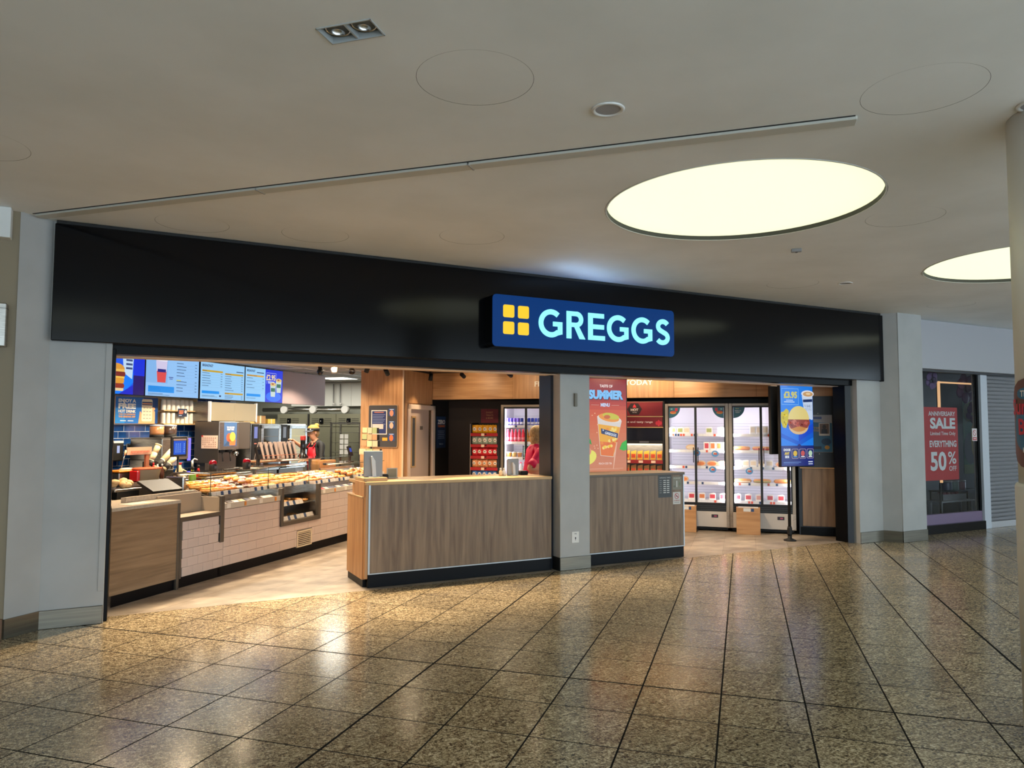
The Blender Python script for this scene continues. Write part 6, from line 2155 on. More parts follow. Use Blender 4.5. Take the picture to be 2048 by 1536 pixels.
for k in range(8):
    c = ((150, 200, 180), (90, 170, 150), (170, 210, 196), (30, 32, 36), (150, 200, 180), (200, 210, 220), (200, 210, 220), (90, 170, 150))[k]
    nm = ('pale green', 'green', 'mint', 'black', 'pale green', 'clear', 'clear', 'green')[k]
    drink('bottle', -3.57 + .066 * k, 1.0925, c, f'{nm} water bottle, {ORD[k]} bottle along the third shelf of the drinks chiller', 'bottles in the drinks chiller')
for k in range(6):
    drink('bottle', -3.86 + .07 * k, .7925, (226, 232, 240), f'milk-white bottle, {ORD[k]} along the fourth shelf of the drinks chiller', 'milk bottles in the drinks chiller')

# ---- crisp shelf
cs_ = thing('crisp_shelf', 'black shelf stand with red shelf edges full of crisp bags', 'shelf', (-4.465, 11.86, 0), 'V')
part('upright', MB().box(0, .02, 0, .36, 0, 1.68), BLACKM, cs_)
part('upright', MB().box(.475, .495, 0, .36, 0, 1.68), BLACKM, cs_)
part('back', MB().box(0, .495, .34, .36, 0, 1.68), BLACKM, cs_)
part('edge_strip', MB().box(-.006, 0, -.004, .05, .02, 1.66), mat('edge_pale', (196, 188, 180), 0.4), cs_)
CZ = [1.505, 1.315, 1.12, .925, .74]
REDS = mat('shelf_red', (170, 34, 40), 0.35)
for k, z in enumerate(CZ):
    s_ = part('shelf', MB().box(.02, .475, 0, .34, z - .014, z - .002), BLACKM, cs_)
    part('shelf_edge', MB().box(.005, .49, -.012, 0, z - .052, z, 0, .003), REDS, s_)
    part('price_tag', MB().box(.2, .255, -.015, -.012, z - .048, z - .004), mat('tag_peach', (240, 206, 180), 0.4), s_)
    part('price_tag', MB().box(.265, .295, -.015, -.012, z - .03, z - .01), BLACKM, s_)
part('base', MB().box(0, .495, 0, .36, 0, .6), BLACKM, cs_)
bagv, bagf = [], []


def crisp_mesh():
    mb = MB()
    nx_, nz_ = 6, 8
    for sgn in (-1, 1):
        v, f = [], []
        for j in range(nz_ + 1):
            for i in range(nx_ + 1):
                x, z = i / nx_ - .5, j / nz_
                puff = max(0, (1 - (2 * x) ** 2)) ** .6 * max(0, 1 - (2 * z - 1) ** 4) ** .7
                crimp = .004 * (1 if i % 2 else -1) if j in (0, nz_) else 0
                wx = x * (.098 + .012 * (abs(2 * z - 1) ** 3))
                v.append((wx, sgn * .024 * puff, z * .14 + crimp))
        for j in range(nz_):
            for i in range(nx_):
                q = [j * (nx_ + 1) + i, j * (nx_ + 1) + i + 1, (j + 1) * (nx_ + 1) + i + 1, (j + 1) * (nx_ + 1) + i]
                f.append(q if sgn < 0 else q[::-1])
        mb.add(v, f, 0, True)
    return mb


BAGC = [((238, 168, 24), 'yellow'), ((150, 160, 138), 'grey-green'), ((206, 34, 40), 'red'), ((226, 150, 96), 'orange'), ((84, 136, 210), 'blue')]
lab = MB().prism([(-.03, .068), (-.012, .045), (.02, .045), (.032, .07), (.01, .1), (-.016, .096)], -.0275, -.0225)
labm = lab.mesh('bag_label', [mat('bag_label', (240, 230, 214), 0.4)])
labd = MB().box(-.016, .016, -.029, -.027, .062, .078).mesh('bag_label_print', [mat('label_print', (120, 100, 90), 0.5)])
for r in range(5):
    cm_ = crisp_mesh().mesh('crisp_bag', [mat('crisp_' + BAGC[r][1], BAGC[r][0], 0.28)])
    for k in range(5):
        o = part('crisp_bag', cm_, MATS['crisp_' + BAGC[r][1]], None, to_world((-4.402 + .0935 * k, 11.90 + .01 * (k % 2), CZ[r] - .0005), 'V'), -PI / 4 + R.uniform(-.15, .15))
        l_ = part('bag_label', labm, MATS['bag_label'], o)
        part('bag_label_print', labd, MATS['label_print'], l_)
        tag(o, f'{BAGC[r][1]} crisp bag, {NTH[k]} from the left on the {ROW[r]} crisp shelf', 'crisp bag', f'{BAGC[r][1]} crisp bags')

# ---- posters in the dark recess
part('dark_lining', MB().box(12.0, 12.75, 5.236, 5.272, 0, 2.09), mat('recess_black', (22, 19, 18), 0.6), bpy.data.objects['wall_timber_side'])
zt_ = thing('zero_tolerance_poster', 'navy zero tolerance poster on the dark wall right of the door', 'poster', (12.17, 5.234, 1.23), 'U')
part('sheet', MB().box(0, .42, -.006, 0, 0, .57, 0, .002), mat('poster_navy', (20, 52, 92), 0.5), zt_)
a = Art()
a.text('ZERO', .21, .43, .075, (236, 232, 230), w=.34, bold=.04).text('TOLERANCE', .21, .375, .04, (236, 120, 50), w=.34, bold=.03)
for k in range(5):
    a.rect(.06 + .02 * (k % 2), .36 - .02 * (k % 2), .3 - .032 * k, .31 - .032 * k, (140, 160, 190))
a.text('thank you', .21, .06, .03, (220, 226, 236), w=.18)
a.build('poster_print', zt_, (0, -.0064, 0))
rp = thing('red_wall_poster', 'dim dark red offer poster on the rear wall behind the crisp shelf', 'poster', (-4.60, 12.755, 1.66), 'V')
part('sheet', MB().box(0, .34, -.006, 0, 0, .28, 0, .002), mat('poster_dark_red', (120, 22, 44), 0.5), rp)
a = Art()
a.text('SWEET', .17, .2, .03, (196, 130, 90), w=.14).text('TREATS', .17, .15, .03, (196, 130, 90), w=.14).text('& MORE', .17, .1, .03, (196, 130, 90), w=.14)
a.build('poster_print', rp, (0, -.0064, 0))

# ---- hot food cabinet
hu = thing('hot_food_cabinet', 'hot food cabinet with red header panels and lit shelves behind the summer screen', 'food cabinet', (-2.32, 12.0, 0), 'V')
HW = 1.115
part('case', MB().box(0, .03, 0, .66, 0, 2.03).box(HW - .03, HW, 0, .66, 0, 2.03).box(0, HW, .63, .66, 0, 2.03), BLACKM, hu)
part('header_panel', MB().box(.02, HW - .02, 0, .03, 1.795, 2.015, 0, .003), mat('hot_red', (134, 24, 34), 0.45), hu)
part('header_panel', MB().box(.02, HW - .02, 0, .03, 1.62, 1.778, 0, .003), mat('hot_red2', (120, 18, 28), 0.45), hu)
part('header_edge', MB().box(.02, HW - .02, -.006, .03, 1.779, 1.794), WOODE, hu)
part('header_edge', MB().box(.02, HW - .02, -.006, .03, 2.016, 2.03), mat('edge_rose', (150, 90, 80), 0.5), hu)
part('header_edge', MB().box(.02, HW - .02, -.006, .03, 1.604, 1.619), WOODE, hu)
a = Art()
cx = .64
a.poly([(cx - .12, 1.905), (cx - .07, 1.815), (cx + .07, 1.815), (cx + .12, 1.905), (cx + .06, 2.0), (cx - .06, 2.0)], (40, 16, 18), 1)
a.text('HOT', cx, 1.875, .04, (240, 226, 214), w=.12, bold=.03).text('TO GO', cx, 1.845, .016, (240, 226, 214), w=.07)
a.build('hot_badge', hu, (0, -.001, 0))
a = Art()
a.poly([(cx - .03, 1.93), (cx + .03, 1.93), (cx + .02, 1.96), (cx, 1.99), (cx - .02, 1.96)], (214, 50, 60), 2)
a.build('badge_flame', hu, (0, -.001, 0))
a = Art()
a.text('Try our hot and tasty range', .60, 1.685, .032, (240, 220, 210), w=.66, bold=.01)
a.build('header_lettering', hu, (0, -.001, 0))
a = Art()
for k in range(3):
    a.ell(HW - .12 + .03 * k, 1.68, .022, (.03, .05, .03)[k], (200, 40, 60), 2)
a.build('flame_print', hu, (0, -.001, 0))
part('dark_glass', MB().box(.03, HW - .03, .02, .03, 1.40, 1.60), mat('cabinet_glass', (34, 36, 46), 0.08), hu)
part('ledge', MB().box(.0, HW, -.03, .06, 1.35, 1.40, 0, .003), BLACKM, hu)
part('ledge_tag', MB().box(.72, .87, -.034, -.03, 1.36, 1.39), mat('tag_slate', (90, 90, 96), 0.4), hu)
part('heat_tube', MB().cyl((.05, .1, 1.335), (HW - .05, .1, 1.335), .014, n=10), glow('heat_tube', (255, 240, 206), 1.6), hu)
lamp('cabinet_lamp', 'AREA', hu, (HW / 2, .1, 1.31), 2.6, (1, .82, .6), shape='RECTANGLE', size=HW - .1, size_y=.05, aim=(0, .3, -1))
part('liner', MB().box(.03, HW - .03, .6, .63, .3, 1.35), STEEL, hu)
for z in (1.09, .86, .62):
    part('shelf', MB().box(.03, HW - .03, .02, .6, z - .015, z - .002), STEEL, hu)
    part('shelf_edge', MB().box(.03, HW - .03, .0, .02, z - .06, z, 0, .002), (mat('hot_edge', (150, 40, 44), 0.4) if z > 1 else STEELD), hu)
    for k in range(5):
        part('price_tag', MB().box(.1 + .2 * k, .17 + .2 * k, -.004, 0, z - .05, z - .012), mat('tag_peach', (240, 206, 180), 0.4), hu)
part('base', MB().box(.03, HW - .03, .02, .63, 0, .6), BLACKM, hu)
HB = [mat('hot_bag', (240, 180, 70), 0.4), mat('hot_bag2', (214, 150, 90), 0.5)]
hm = MB().add([(-.04, -.03, 0), (.04, -.03, 0), (.04, .03, 0), (-.04, .03, 0), (-.042, -.01, .13), (.042, -.01, .15), (.042, .01, .15), (-.042, .01, .13)],
              [[0, 3, 2, 1], [4, 5, 6, 7], [0, 1, 5, 4], [1, 2, 6, 5], [2, 3, 7, 6], [3, 0, 4, 7]])
hmm = [hm.mesh('hot_pack', [HB[0]]), hm.mesh('hot_pack', [HB[1]])]
hpr = MB().add([(-.03, -.029, .03), (.03, -.029, .03), (.032, -.0205, .09), (-.032, -.0205, .09)], [[0, 1, 2, 3]]).mesh('pack_print', [mat('pack_print', (206, 70, 40), 0.5)])
for r, z in enumerate((1.09, .86)):
    for k in range(10):
        o = part('hot_pack', hmm[r], HB[r], None, to_world((-2.24 + .105 * k, 12.11, z - .0015), 'V'), -PI / 4)
        q = part('pack_print', hpr, MATS['pack_print'], o, (0, -.003, 0))
        tag(o, f'{("yellow and red hot snack bag", "brown hot roll bag")[r]}, {ORD[k]} from the left on the {("upper", "lower")[r]} hot food shelf', 'snack bag', f'bags on the {("upper", "lower")[r]} hot shelf')

# ---- wooden bins before the chillers
for k, (v0, w_) in enumerate(((-.99, .275), (-.12, .345))):
    b_ = thing('wood_bin', ('small oak box standing before the left chiller, half behind the short counter', 'small oak box standing before the right chiller')[k], 'bin', (v0, 11.77, 0), 'V')
    part('front', MB().box(0, w_, 0, .015, 0, .4, 0, .002), WOODWH, b_)
    part('back', MB().box(0, w_, .17, .185, 0, .4), WOODWH, b_)
    part('side', MB().box(0, .015, .015, .17, 0, .4), WOODWH, b_)
    part('side', MB().box(w_ - .015, w_, .015, .17, 0, .4), WOODWH, b_)
    part('bottom', MB().box(.015, w_ - .015, .015, .17, 0, .015), WOODWH, b_)
    part('label_card', MB().box(w_ * .3, w_ * .6, -.003, 0, .345, .395), WHITE, b_)
    part('label_card', MB().box(w_ * .62, w_ * .74, -.003, 0, .345, .39), TAGB, b_)
    part('liner', MB().box(.02, w_ - .02, .02, .165, .36, .405, 0, .01), mat('bin_liner', (226, 220, 214), 0.6), b_)

# ================================================================== HANGING SCREENS (frame W)
sm_ = thing('summer_screen', 'tall orange summer menu screen with an iced drink, behind the short counter', 'screen', (5.04, 7.75, 1.03))
part('housing', MB().box(0, .69, 0, .06, 0, 1.21, 0, .004), BLACKM, sm_)
part('pole', MB().cyl((.345, .08, -1.03), (.345, .08, 1.5), .022, n=12), BLACKM, sm_)
a = Art(0.85)
W_, H_ = .69, 1.21
st_ = [(.0, (214, 130, 90)), (.18, (206, 118, 78)), (.36, (214, 112, 62)), (.5, (214, 96, 40)), (.62, (214, 84, 34)), (.7, (190, 52, 26)), (.8, (158, 30, 28)), (.9, (150, 28, 32)), (1.0, (148, 26, 32))]
for k in range(24):
    t0 = k / 24
    i = max(j for j in range(len(st_) - 1) if st_[j][0] <= t0)
    q = (t0 - st_[i][0]) / (st_[i + 1][0] - st_[i][0])
    c = tuple(int(st_[i][1][j] * (1 - q) + st_[i + 1][1][j] * q) for j in range(3))
    a.rect(.015, W_ - .015, .015 + (H_ - .03) * t0, .015 + (H_ - .03) * (t0 + 1 / 24), c, 0)
a.text('TASTE OF', .36, 1.085, .035, (255, 240, 236), w=.2, bold=.03)
a.text('SUMMER', .365, .925, .115, (60, 40, 60), 2, w=.53, bold=.07).text('SUMMER', .358, .935, .115, (130, 200, 255), 3, w=.53, bold=.06)
a.text('MENU', .345, .84, .045, (200, 220, 250), w=.14, bold=.05).rect(.13, .25, .858, .861, (236, 190, 170), 2).rect(.44, .56, .858, .861, (236, 190, 170), 2)
cx = .40
a.poly([(cx - .13, .22), (cx + .07, .20), (cx + .2, .66), (cx - .18, .72)], (224, 214, 206), 2)
a.poly([(cx - .125, .225), (cx + .066, .206), (cx + .175, .58), (cx - .165, .62)], (240, 170, 20), 3)
a.poly([(cx - .12, .225), (cx + .06, .21), (cx + .11, .38), (cx - .14, .40)], (232, 110, 16), 4)
rr = random.Random(2)
for k in range(26):
    a.ell(cx - .13 + rr.random() * .25, .26 + rr.random() * .33, .022, .02, rr.choice([(250, 200, 60), (240, 140, 20), (252, 224, 120), (226, 100, 20)]), 5, 8)
a.ell(cx + .01, .69, .185, .045, (236, 226, 214), 5, rot=-.15).ell(cx, .70, .16, .05, (240, 150, 40), 6, rot=-.15).ell(cx + .03, .72, .13, .04, (206, 196, 50), 7, rot=-.15).ell(cx - .03, .71, .05, .025, (206, 96, 30), 8)
a.poly([(cx - .12, .50), (cx + .13, .44), (cx + .14, .50), (cx - .125, .565)], (16, 40, 100), 8)
a.text('GREGGS', cx + .02, .476, .032, (236, 240, 250), 9, w=.18, bold=.03, rot=-.21)
a.poly([(cx - .1, .535), (cx - .085, .531), (cx - .085, .549), (cx - .1, .553)], (236, 240, 250), 9)
a.poly([(.015, .5), (.06, .48), (.12, .42), (.135, .36), (.09, .38), (.015, .43)], (30, 150, 40), 6).poly([(.675, .42), (.6, .38), (.56, .3), (.62, .28), (.675, .29)], (40, 180, 40), 6)
a.ell(.08, .2, .13, .09, (236, 226, 90), 6, rot=.3).ell(.05, .27, .08, .06, (226, 140, 110), 7, rot=.3).ell(.05, .28, .03, .02, (150, 60, 40), 8)
for k in range(14):
    a.ell(.04 + rr.random() * .2, .3 + rr.random() * .5, .008, .008, (246, 190, 150), 4, 8)
a.poly([(.46, .05), (.47, .05), (.5, .22), (.53, .4), (.5, .4)], (236, 180, 150), 3)
a.text('PEACH ICED TEA', .345, .11, .022, (250, 226, 214), w=.2).rect(.06, .62, .055, .058, (236, 190, 170), 2).rect(.1, .56, .042, .045, (226, 170, 140), 2)
a.build('screen_image', sm_, (0, -.0005, 0))

hs_ = thing('offer_screen', 'tall blue breakfast offer screen on a black floor pole', 'screen', (8.21, 7.5, 1.055))
part('housing', MB().box(0, .675, 0, .05, 0, 1.19, 0, .004), BLACKM, hs_)
part('pole', MB().cyl((.235, .08, -1.03), (.235, .08, 1.5), .022, n=14), BLACKM, hs_)
part('collar', MB().lathe([(.03, -.98), (.033, -.95), (.033, -.88), (.026, -.85)], (.235, .08, 0), n=14), BLACKM, hs_)
part('foot', MB().lathe([(.085, -1.055), (.085, -1.04), (.03, -1.02), (.028, -.98)], (.235, .08, 0), n=24), BLACKM, hs_)
a = Art(0.85)
W_, H_ = .675, 1.19
a.rect(.01, W_ - .01, .30, H_ - .01, (28, 130, 240), 0).rect(.01, W_ - .01, .01, .30, (28, 40, 124), 0)
a.poly([(.01, .42), (.37, .30), (.665, .42), (.665, .75), (.4, .62), (.01, .6)], (16, 96, 214), 1).poly([(.01, .6), (.36, .48), (.36, .36), (.01, .48)], (30, 120, 236), 2).poly([(.36, .48), (.665, .62), (.665, .5), (.36, .36)], (20, 76, 210), 2)
a.rect(.03, .37, 1.115, 1.12, (150, 210, 255), 2).rect(.03, .37, .885, .89, (150, 210, 255), 2).rect(.03, .035, .885, 1.12, (150, 210, 255), 2).rect(.365, .37, .885, 1.12, (150, 210, 255), 2)
a.text('£3.95', .21, .98, .095, (214, 206, 96), w=.27, bold=.05)
a.rect(.12, .26, .945, .955, (210, 230, 250), 2).rect(.08, .29, .92, .932, (210, 230, 250), 2)
a.poly([(.44, 1.02), (.66, 1.04), (.66, .68), (.64, .67), (.5, .71)], (206, 222, 246), 2)
a.ell(.56, 1.05, .13, .05, (232, 236, 244), 3).ell(.565, 1.045, .105, .036, (206, 160, 110), 4).ell(.57, 1.05, .05, .016, (240, 214, 170), 5)
a.poly([(.465, .925), (.655, .935), (.655, .975), (.46, .965)], (24, 44, 96), 3).text('FRESHLY', .565, .855, .038, (40, 60, 110), w=.16, bold=.04).text('GROUND', .57, .805, .038, (40, 60, 110), w=.15, bold=.04)
a.poly([(.01, .75), (.12, .83), (.17, .8), (.16, .66), (.11, .55), (.05, .56), (.01, .64)], (206, 190, 30), 3)
for k in range(14):
    a.ell(.03 + rr.random() * .1, .6 + rr.random() * .18, .018, .014, rr.choice([(232, 206, 40), (186, 164, 20)]), 4, 8)
BX, BZ = .365, .64
a.ell(BX, BZ - .06, .2, .12, (226, 190, 140), 4).ell(BX, BZ - .08, .15, .06, (206, 140, 70), 5)
a.ell(BX, BZ + .03, .215, .2, (232, 212, 132), 6, a0=0, a1=PI)
a.poly([(BX - .215, BZ + .035), (BX + .215, BZ + .035), (BX + .23, BZ - .02), (BX + .17, BZ - .09), (BX, BZ - .06), (BX - .16, BZ - .1), (BX - .22, BZ - .03)], (150, 66, 56), 7)
for k in range(16):
    a.ell(BX - .19 + rr.random() * .38, BZ - .06 + rr.random() * .08, .035, .012, rr.choice([(190, 96, 84), (120, 44, 40), (206, 120, 104), (160, 70, 60)]), 8, 8, rot=rr.uniform(-.8, .8))
a.poly([(.33, .30), (.41, .30), (.37, .33)], (28, 40, 124), 3)
a.text('CHOOSE', .12, .225, .034, (240, 244, 250), w=.14, bold=.05).text('ANY', .12, .17, .04, (236, 206, 60), w=.1, bold=.05).text('SIDE', .12, .125, .034, (240, 244, 250), w=.08, bold=.05)
for k in range(3):
    x_ = .215 + .155 * k
    a.rrect(x_, x_ + .135, .115, .255, .02, (190, 170, 190), 2).rrect(x_ + .006, x_ + .129, .121, .249, .018, (24, 44, 110), 3)
    a.ell(x_ + .068, .19, .04, .04, ((226, 186, 50), (206, 90, 90), (190, 220, 190))[k], 4).rect(x_ + .03, x_ + .105, .135, .15, ((90, 150, 220), (226, 226, 236), (230, 236, 236))[k], 5)
a.rect(.05, .4, .06, .068, (110, 150, 220), 2).rect(.05, .35, .04, .047, (90, 120, 200), 2).rect(.55, .64, .06, .075, (220, 230, 246), 2).rect(.55, .64, .03, .042, (220, 230, 246), 2)
a.build('screen_image', hs_, (0, -.0005, 0))
bs_ = thing('back_screen', 'black back of a second hanging screen behind the offer screen', 'screen', (8.215, 7.64, 1.23))
part('housing', MB().box(-.035, .6, 0, .05, 0, .985, 0, .004), BLACKM, bs_)
part('hanger', MB().box(.25, .29, .0, .03, .985, 1.33), BLACKM, bs_)
# poster on the right-hand dark wall
wp = thing('wall_poster', 'blue poster with a photo on the dark wall right of the offer screen', 'poster', (.90, 12.03, 1.244), 'V')
part('sheet', MB().box(0, .378, -.012, 0, 0, .565, 0, .002), mat('poster_frame', (150, 150, 156), 0.4), wp)
a = Art()
a.rect(.006, .372, .006, .46, (50, 110, 150), 0).poly([(.006, .46), (.372, .44), (.372, .559), (.006, .559)], (176, 178, 186), 1)
a.rect(.03, .23, .5, .535, (70, 90, 150), 2).rect(.19, .34, .25, .44, (226, 220, 214), 2).rect(.2, .33, .28, .43, (120, 96, 84), 3).ell(.265, .38, .025, .035, (60, 46, 44), 4).poly([(.22, .28), (.31, .28), (.3, .35), (.23, .35)], (34, 36, 48), 4)
a.text('BETTER', .12, .35, .03, (206, 170, 110), w=.15).text('TOGETHER', .12, .31, .03, (206, 170, 110), w=.16)
a.ell(.29, .16, .07, .05, (30, 66, 104), 2).ell(.3, .075, .035, .03, (196, 150, 70), 3).rect(.05, .22, .045, .09, (30, 40, 60), 2)
a.build('poster_print', wp, (0, -.0124, 0))
for (v, z) in ((1.08, 1.83), (1.09, 1.22)):
    part('clip', MB().ball((v - .90, -.01, z - 1.244), .007), WHITE, wp)

# ================================================================== THINGS ON THE TILL COUNTERS
MG = mat('monitor_grey', (150, 154, 156), 0.4)
for k, (x, y, z, w_, h_, lb) in enumerate(((2.175, 7.45, 1.0855, .2, .27, 'light grey back of a till screen at the left end of the till counter'), (3.89, 7.55, 1.0505, .145, .19, 'small grey back of a till screen near the pink-shirted person'))):
    t = thing('till_screen', lb, 'till', (x, y, z), group='till screens')
    part('back_panel', MB().box(0, w_, 0, .025, .0, h_, 0, .006), MG, t)
    part('stand', MB().prism([(w_ * .42, .0), (w_ * .62, .0), (w_ * .56, h_ * .62), (w_ * .40, h_ * .8), (w_ * .34, h_ * .78)], -.03, 0), WHITE, t)
    part('foot', MB().box(w_ * .2, w_ * .8, -.04, .08, 0, .008, 0, .003), WHITE, t)
fh = thing('framed_card', 'small clear framed card standing on the till counter', 'frame', (2.5, 7.7, 1.0505))
part('frame', MB().box(0, .12, 0, .008, 0, .11).box(.0, .12, -.03, .05, 0, .006), mat('acrylic', (206, 190, 170), 0.15), fh)
part('card', MB().box(.01, .11, -.002, 0, .012, .1), mat('card_olive', (150, 132, 96), 0.4), fh)
bx2 = thing('card_terminal', 'black card terminal on the till counter beside the framed card', 'card reader', (2.42, 7.6, 1.0505))
part('terminal', MB().box(0, .07, 0, .1, 0, .05, 0, .01), BLACKM, bx2)
part('keypad', MB().box(.01, .06, .01, .06, .05, .053), GREYP, bx2)
bx3 = thing('card_terminal', 'black card terminal beside the small grey till screen', 'card reader', (4.08, 7.58, 1.0505))
part('terminal', MB().box(0, .1, 0, .1, 0, .045, 0, .01), BLACKM, bx3)
part('keypad', MB().box(.015, .085, .01, .06, .045, .048), GREYP, bx3)
for k, (x, c) in enumerate(((3.80, CREAMY), (3.845, WHITE))):
    t = thing('small_pot', ('small cream pot on the till counter left of the small till screen', 'small white bottle beside the small till screen')[k], 'pot', (x, 7.55, 1.0505))
    part('pot_body', MB().lathe([(.02, 0), (.02, .05), (.012, .065)], n=12), c, t)
    part('pot_lid', MB().lathe([(.013, .065), (.013, .085), (.008, .09)], n=10), WHITE, t)

# ================================================================== PEOPLE
def skin_body(name, J, E, root, mats, region, levels=2):
    """J: name -> (pos, radius); E: edges; region(face centre) -> material index"""
    names = list(J)
    me = bpy.data.meshes.new(name)
    me.from_pydata([J[n][0] for n in names], [(names.index(a), names.index(b)) for a, b in E], [])
    o = bpy.data.objects.new(name, me)
    COL.objects.link(o)
    o.modifiers.new('skin', 'SKIN')
    if not me.skin_vertices:
        bm = bmesh.new()
        bm.from_mesh(me)
        bm.verts.layers.skin.verify()
        bm.to_mesh(me)
        bm.free()
    for i, n in enumerate(names):
        r = J[n][1]
        me.skin_vertices[0].data[i].radius = r if isinstance(r, tuple) else (r, r)
        me.skin_vertices[0].data[i].use_root = (n == root)
    o.modifiers['skin'].use_smooth_shade = True
    sb = o.modifiers.new('sub', 'SUBSURF')
    sb.levels = levels
    sb.render_levels = levels
    dg = bpy.context.evaluated_depsgraph_get()
    nm = bpy.data.meshes.new_from_object(o.evaluated_get(dg))
    bpy.data.objects.remove(o)
    nm.materials.clear()
    for m in mats:
        nm.materials.append(m)
    for p in nm.polygons:
        p.use_smooth = True
        p.material_index = region(p.center)
    return nm


SKIN = mat('skin', (214, 158, 126), 0.5)
EYEW = mat('eye_white', (230, 226, 222), 0.3)
EYED = mat('eye_dark', (40, 30, 26), 0.3)
LIP = mat('lip', (176, 96, 88), 0.4)
SHOE = mat('shoe_black', (20, 20, 22), 0.5)


def person(lb, loc, rz, H, shirt, trousers, pose, sleeve, grp=None):
    """figure faces +y locally; pose gives elbow / wrist positions of left and right arm in local metres for H=1.65"""
    k = H / 1.65
    t = thing('person', lb, 'person', loc, 'W', rz)

    def S(p):
        return tuple(c * k for c in p)
    hd = pose.get('head', (0, .02, 0))
    J = {'pelvis': ((0, 0, .92), (.15, .115)), 'waist': ((0, 0, 1.06), (.135, .105)), 'chest': ((0, pose.get('lean', 0), 1.24), (.155, .115)), 'neckb': ((0, pose.get('lean', 0) * 1.2, 1.385), .06),
         'neck': ((hd[0] * .4, hd[1] * .5 + pose.get('lean', 0) * 1.2, 1.44), .05)}
    E = [('pelvis', 'waist'), ('waist', 'chest'), ('chest', 'neckb'), ('neckb', 'neck')]
    ly = pose.get('lean', 0) * 1.2
    J['jaw'] = ((hd[0] * .8, hd[1] + ly + .02, 1.50), (.055, .062))
    J['head'] = ((hd[0], hd[1] + ly + .005, 1.56), (.072, .088))
    J['crown'] = ((hd[0], hd[1] + ly - .01, 1.61), (.06, .07))
    E += [('neck', 'jaw'), ('jaw', 'head'), ('head', 'crown')]
    for s, sx in (('l', -1), ('r', 1)):
        J['hip' + s] = ((sx * .09, 0, .86), .095)
        J['knee' + s] = ((sx * .1, .02, .48), .06)
        J['ankle' + s] = ((sx * .105, -.02, .09), .04)
        J['toe' + s] = ((sx * .12, .14, .035), .035)
        E += [('pelvis', 'hip' + s), ('hip' + s, 'knee' + s), ('knee' + s, 'ankle' + s), ('ankle' + s, 'toe' + s)]
        el, wr = pose[s]
        J['sh' + s] = ((sx * .165, ly, 1.345), .062)
        J['ua' + s] = (tuple((a + b) / 2 for a, b in zip((sx * .175, ly, 1.33), el)), .05)
        J['el' + s] = (el, .041)
        J['wr' + s] = (wr, .027)
        d = Vector(wr) - Vector(el)
        d.normalize()
        side = Vector((0, 0, 1)).cross(d)
        side = side.normalized() if side.length > .01 else Vector((1, 0, 0))
        up = d.cross(side)
        pm = Vector(wr) + d * .055
        J['palm' + s] = (tuple(pm), (.032, .018))
        E += [('neckb', 'sh' + s), ('sh' + s, 'ua' + s), ('ua' + s, 'el' + s), ('el' + s, 'wr' + s), ('wr' + s, 'palm' + s)]
        for q, (off, ln) in enumerate(((-.027, .062), (-.009, .072), (.009, .068), (.027, .052))):
            a_ = pm + d * .035 + side * off
            b2 = a_ + d * ln * .55 - up * .008
            c_ = b2 + d * ln * .35 - up * .022
            J[f'f{q}a{s}'] = (tuple(a_), .0095)
            J[f'f{q}b{s}'] = (tuple(b2), .0085)
            J[f'f{q}c{s}'] = (tuple(c_), .0075)
            E += [('palm' + s, f'f{q}a{s}'), (f'f{q}a{s}', f'f{q}b{s}'), (f'f{q}b{s}', f'f{q}c{s}')]
        th = pm - d * .01 + side * (-.04 * sx)
        J['tha' + s] = (tuple(th), .0105)
        J['thb' + s] = (tuple(th + d * .04 + side * (-.012 * sx) - up * .01), .009)
        E += [('palm' + s, 'tha' + s), ('tha' + s, 'thb' + s)]
    J = {n: (S(p), (tuple(c * k for c in r) if isinstance(r, tuple) else r * k)) for n, (p, r) in J.items()}
    segs = []
    for a_, b2 in E:
        nm_ = a_ + ' ' + b2
        if any(x in nm_ for x in ('toe',)):
            mi = 3
        elif any(x in nm_ for x in ('palm', 'tha', 'jaw', 'crown')) or 'neckb neck' in nm_ or a_[:1] == 'f':
            mi = 0
        elif 'wr' in nm_:
            mi = 0 if sleeve < 2 else 1
        elif any(x in nm_ for x in ('knee', 'ankle', 'hip')):
            mi = 2
        else:
            mi = 1
        segs.append((Vector(J[a_][0]), Vector(J[b2][0]), mi, a_, b2))

    def region(c):
        best, bm_ = 9, 1
        for a_, b2, mi, na, nb in segs:
            ab = b2 - a_
            q = max(0, min(1, (c - a_).dot(ab) / max(1e-9, ab.length_squared)))
            d = (a_ + ab * q - c).length
            if d < best:
                best, bm_ = d, mi
                if na.startswith('ua') and q > .55 and sleeve < 1:
                    bm_ = 0
                if na == 'pelvis' and nb == 'waist':
                    bm_ = 1 if q > .0 else 2
        return bm_
    me = skin_body('body', J, E, 'pelvis', [SKIN, shirt, trousers, SHOE], region)
    b_ = part('body', me, SKIN, t)
    h0 = Vector(J['head'][0])
    f_ = MB()
    # nose, ears, mouth, eyes
    nose = MB().ball((h0.x, h0.y + .095 * k, h0.z - .02 * k), .012 * k, .018 * k, .02 * k, 8, 6)
    part('nose', nose, SKIN, t)
    for sx in (-1, 1):
        part('ear', MB().ball((h0.x + sx * .077 * k, h0.y - .01 * k, h0.z - .01 * k), .01 * k, .02 * k, .03 * k, 8, 6), SKIN, t)
        ey = part('eye', MB().ball((h0.x + sx * .03 * k, h0.y + .083 * k, h0.z + .005 * k), .012 * k, .006 * k, .007 * k, 8, 6), EYEW, t)
        part('pupil', MB().ball((h0.x + sx * .03 * k, h0.y + .088 * k, h0.z + .005 * k), .005 * k, .003 * k, .005 * k, 6, 5), EYED, ey)
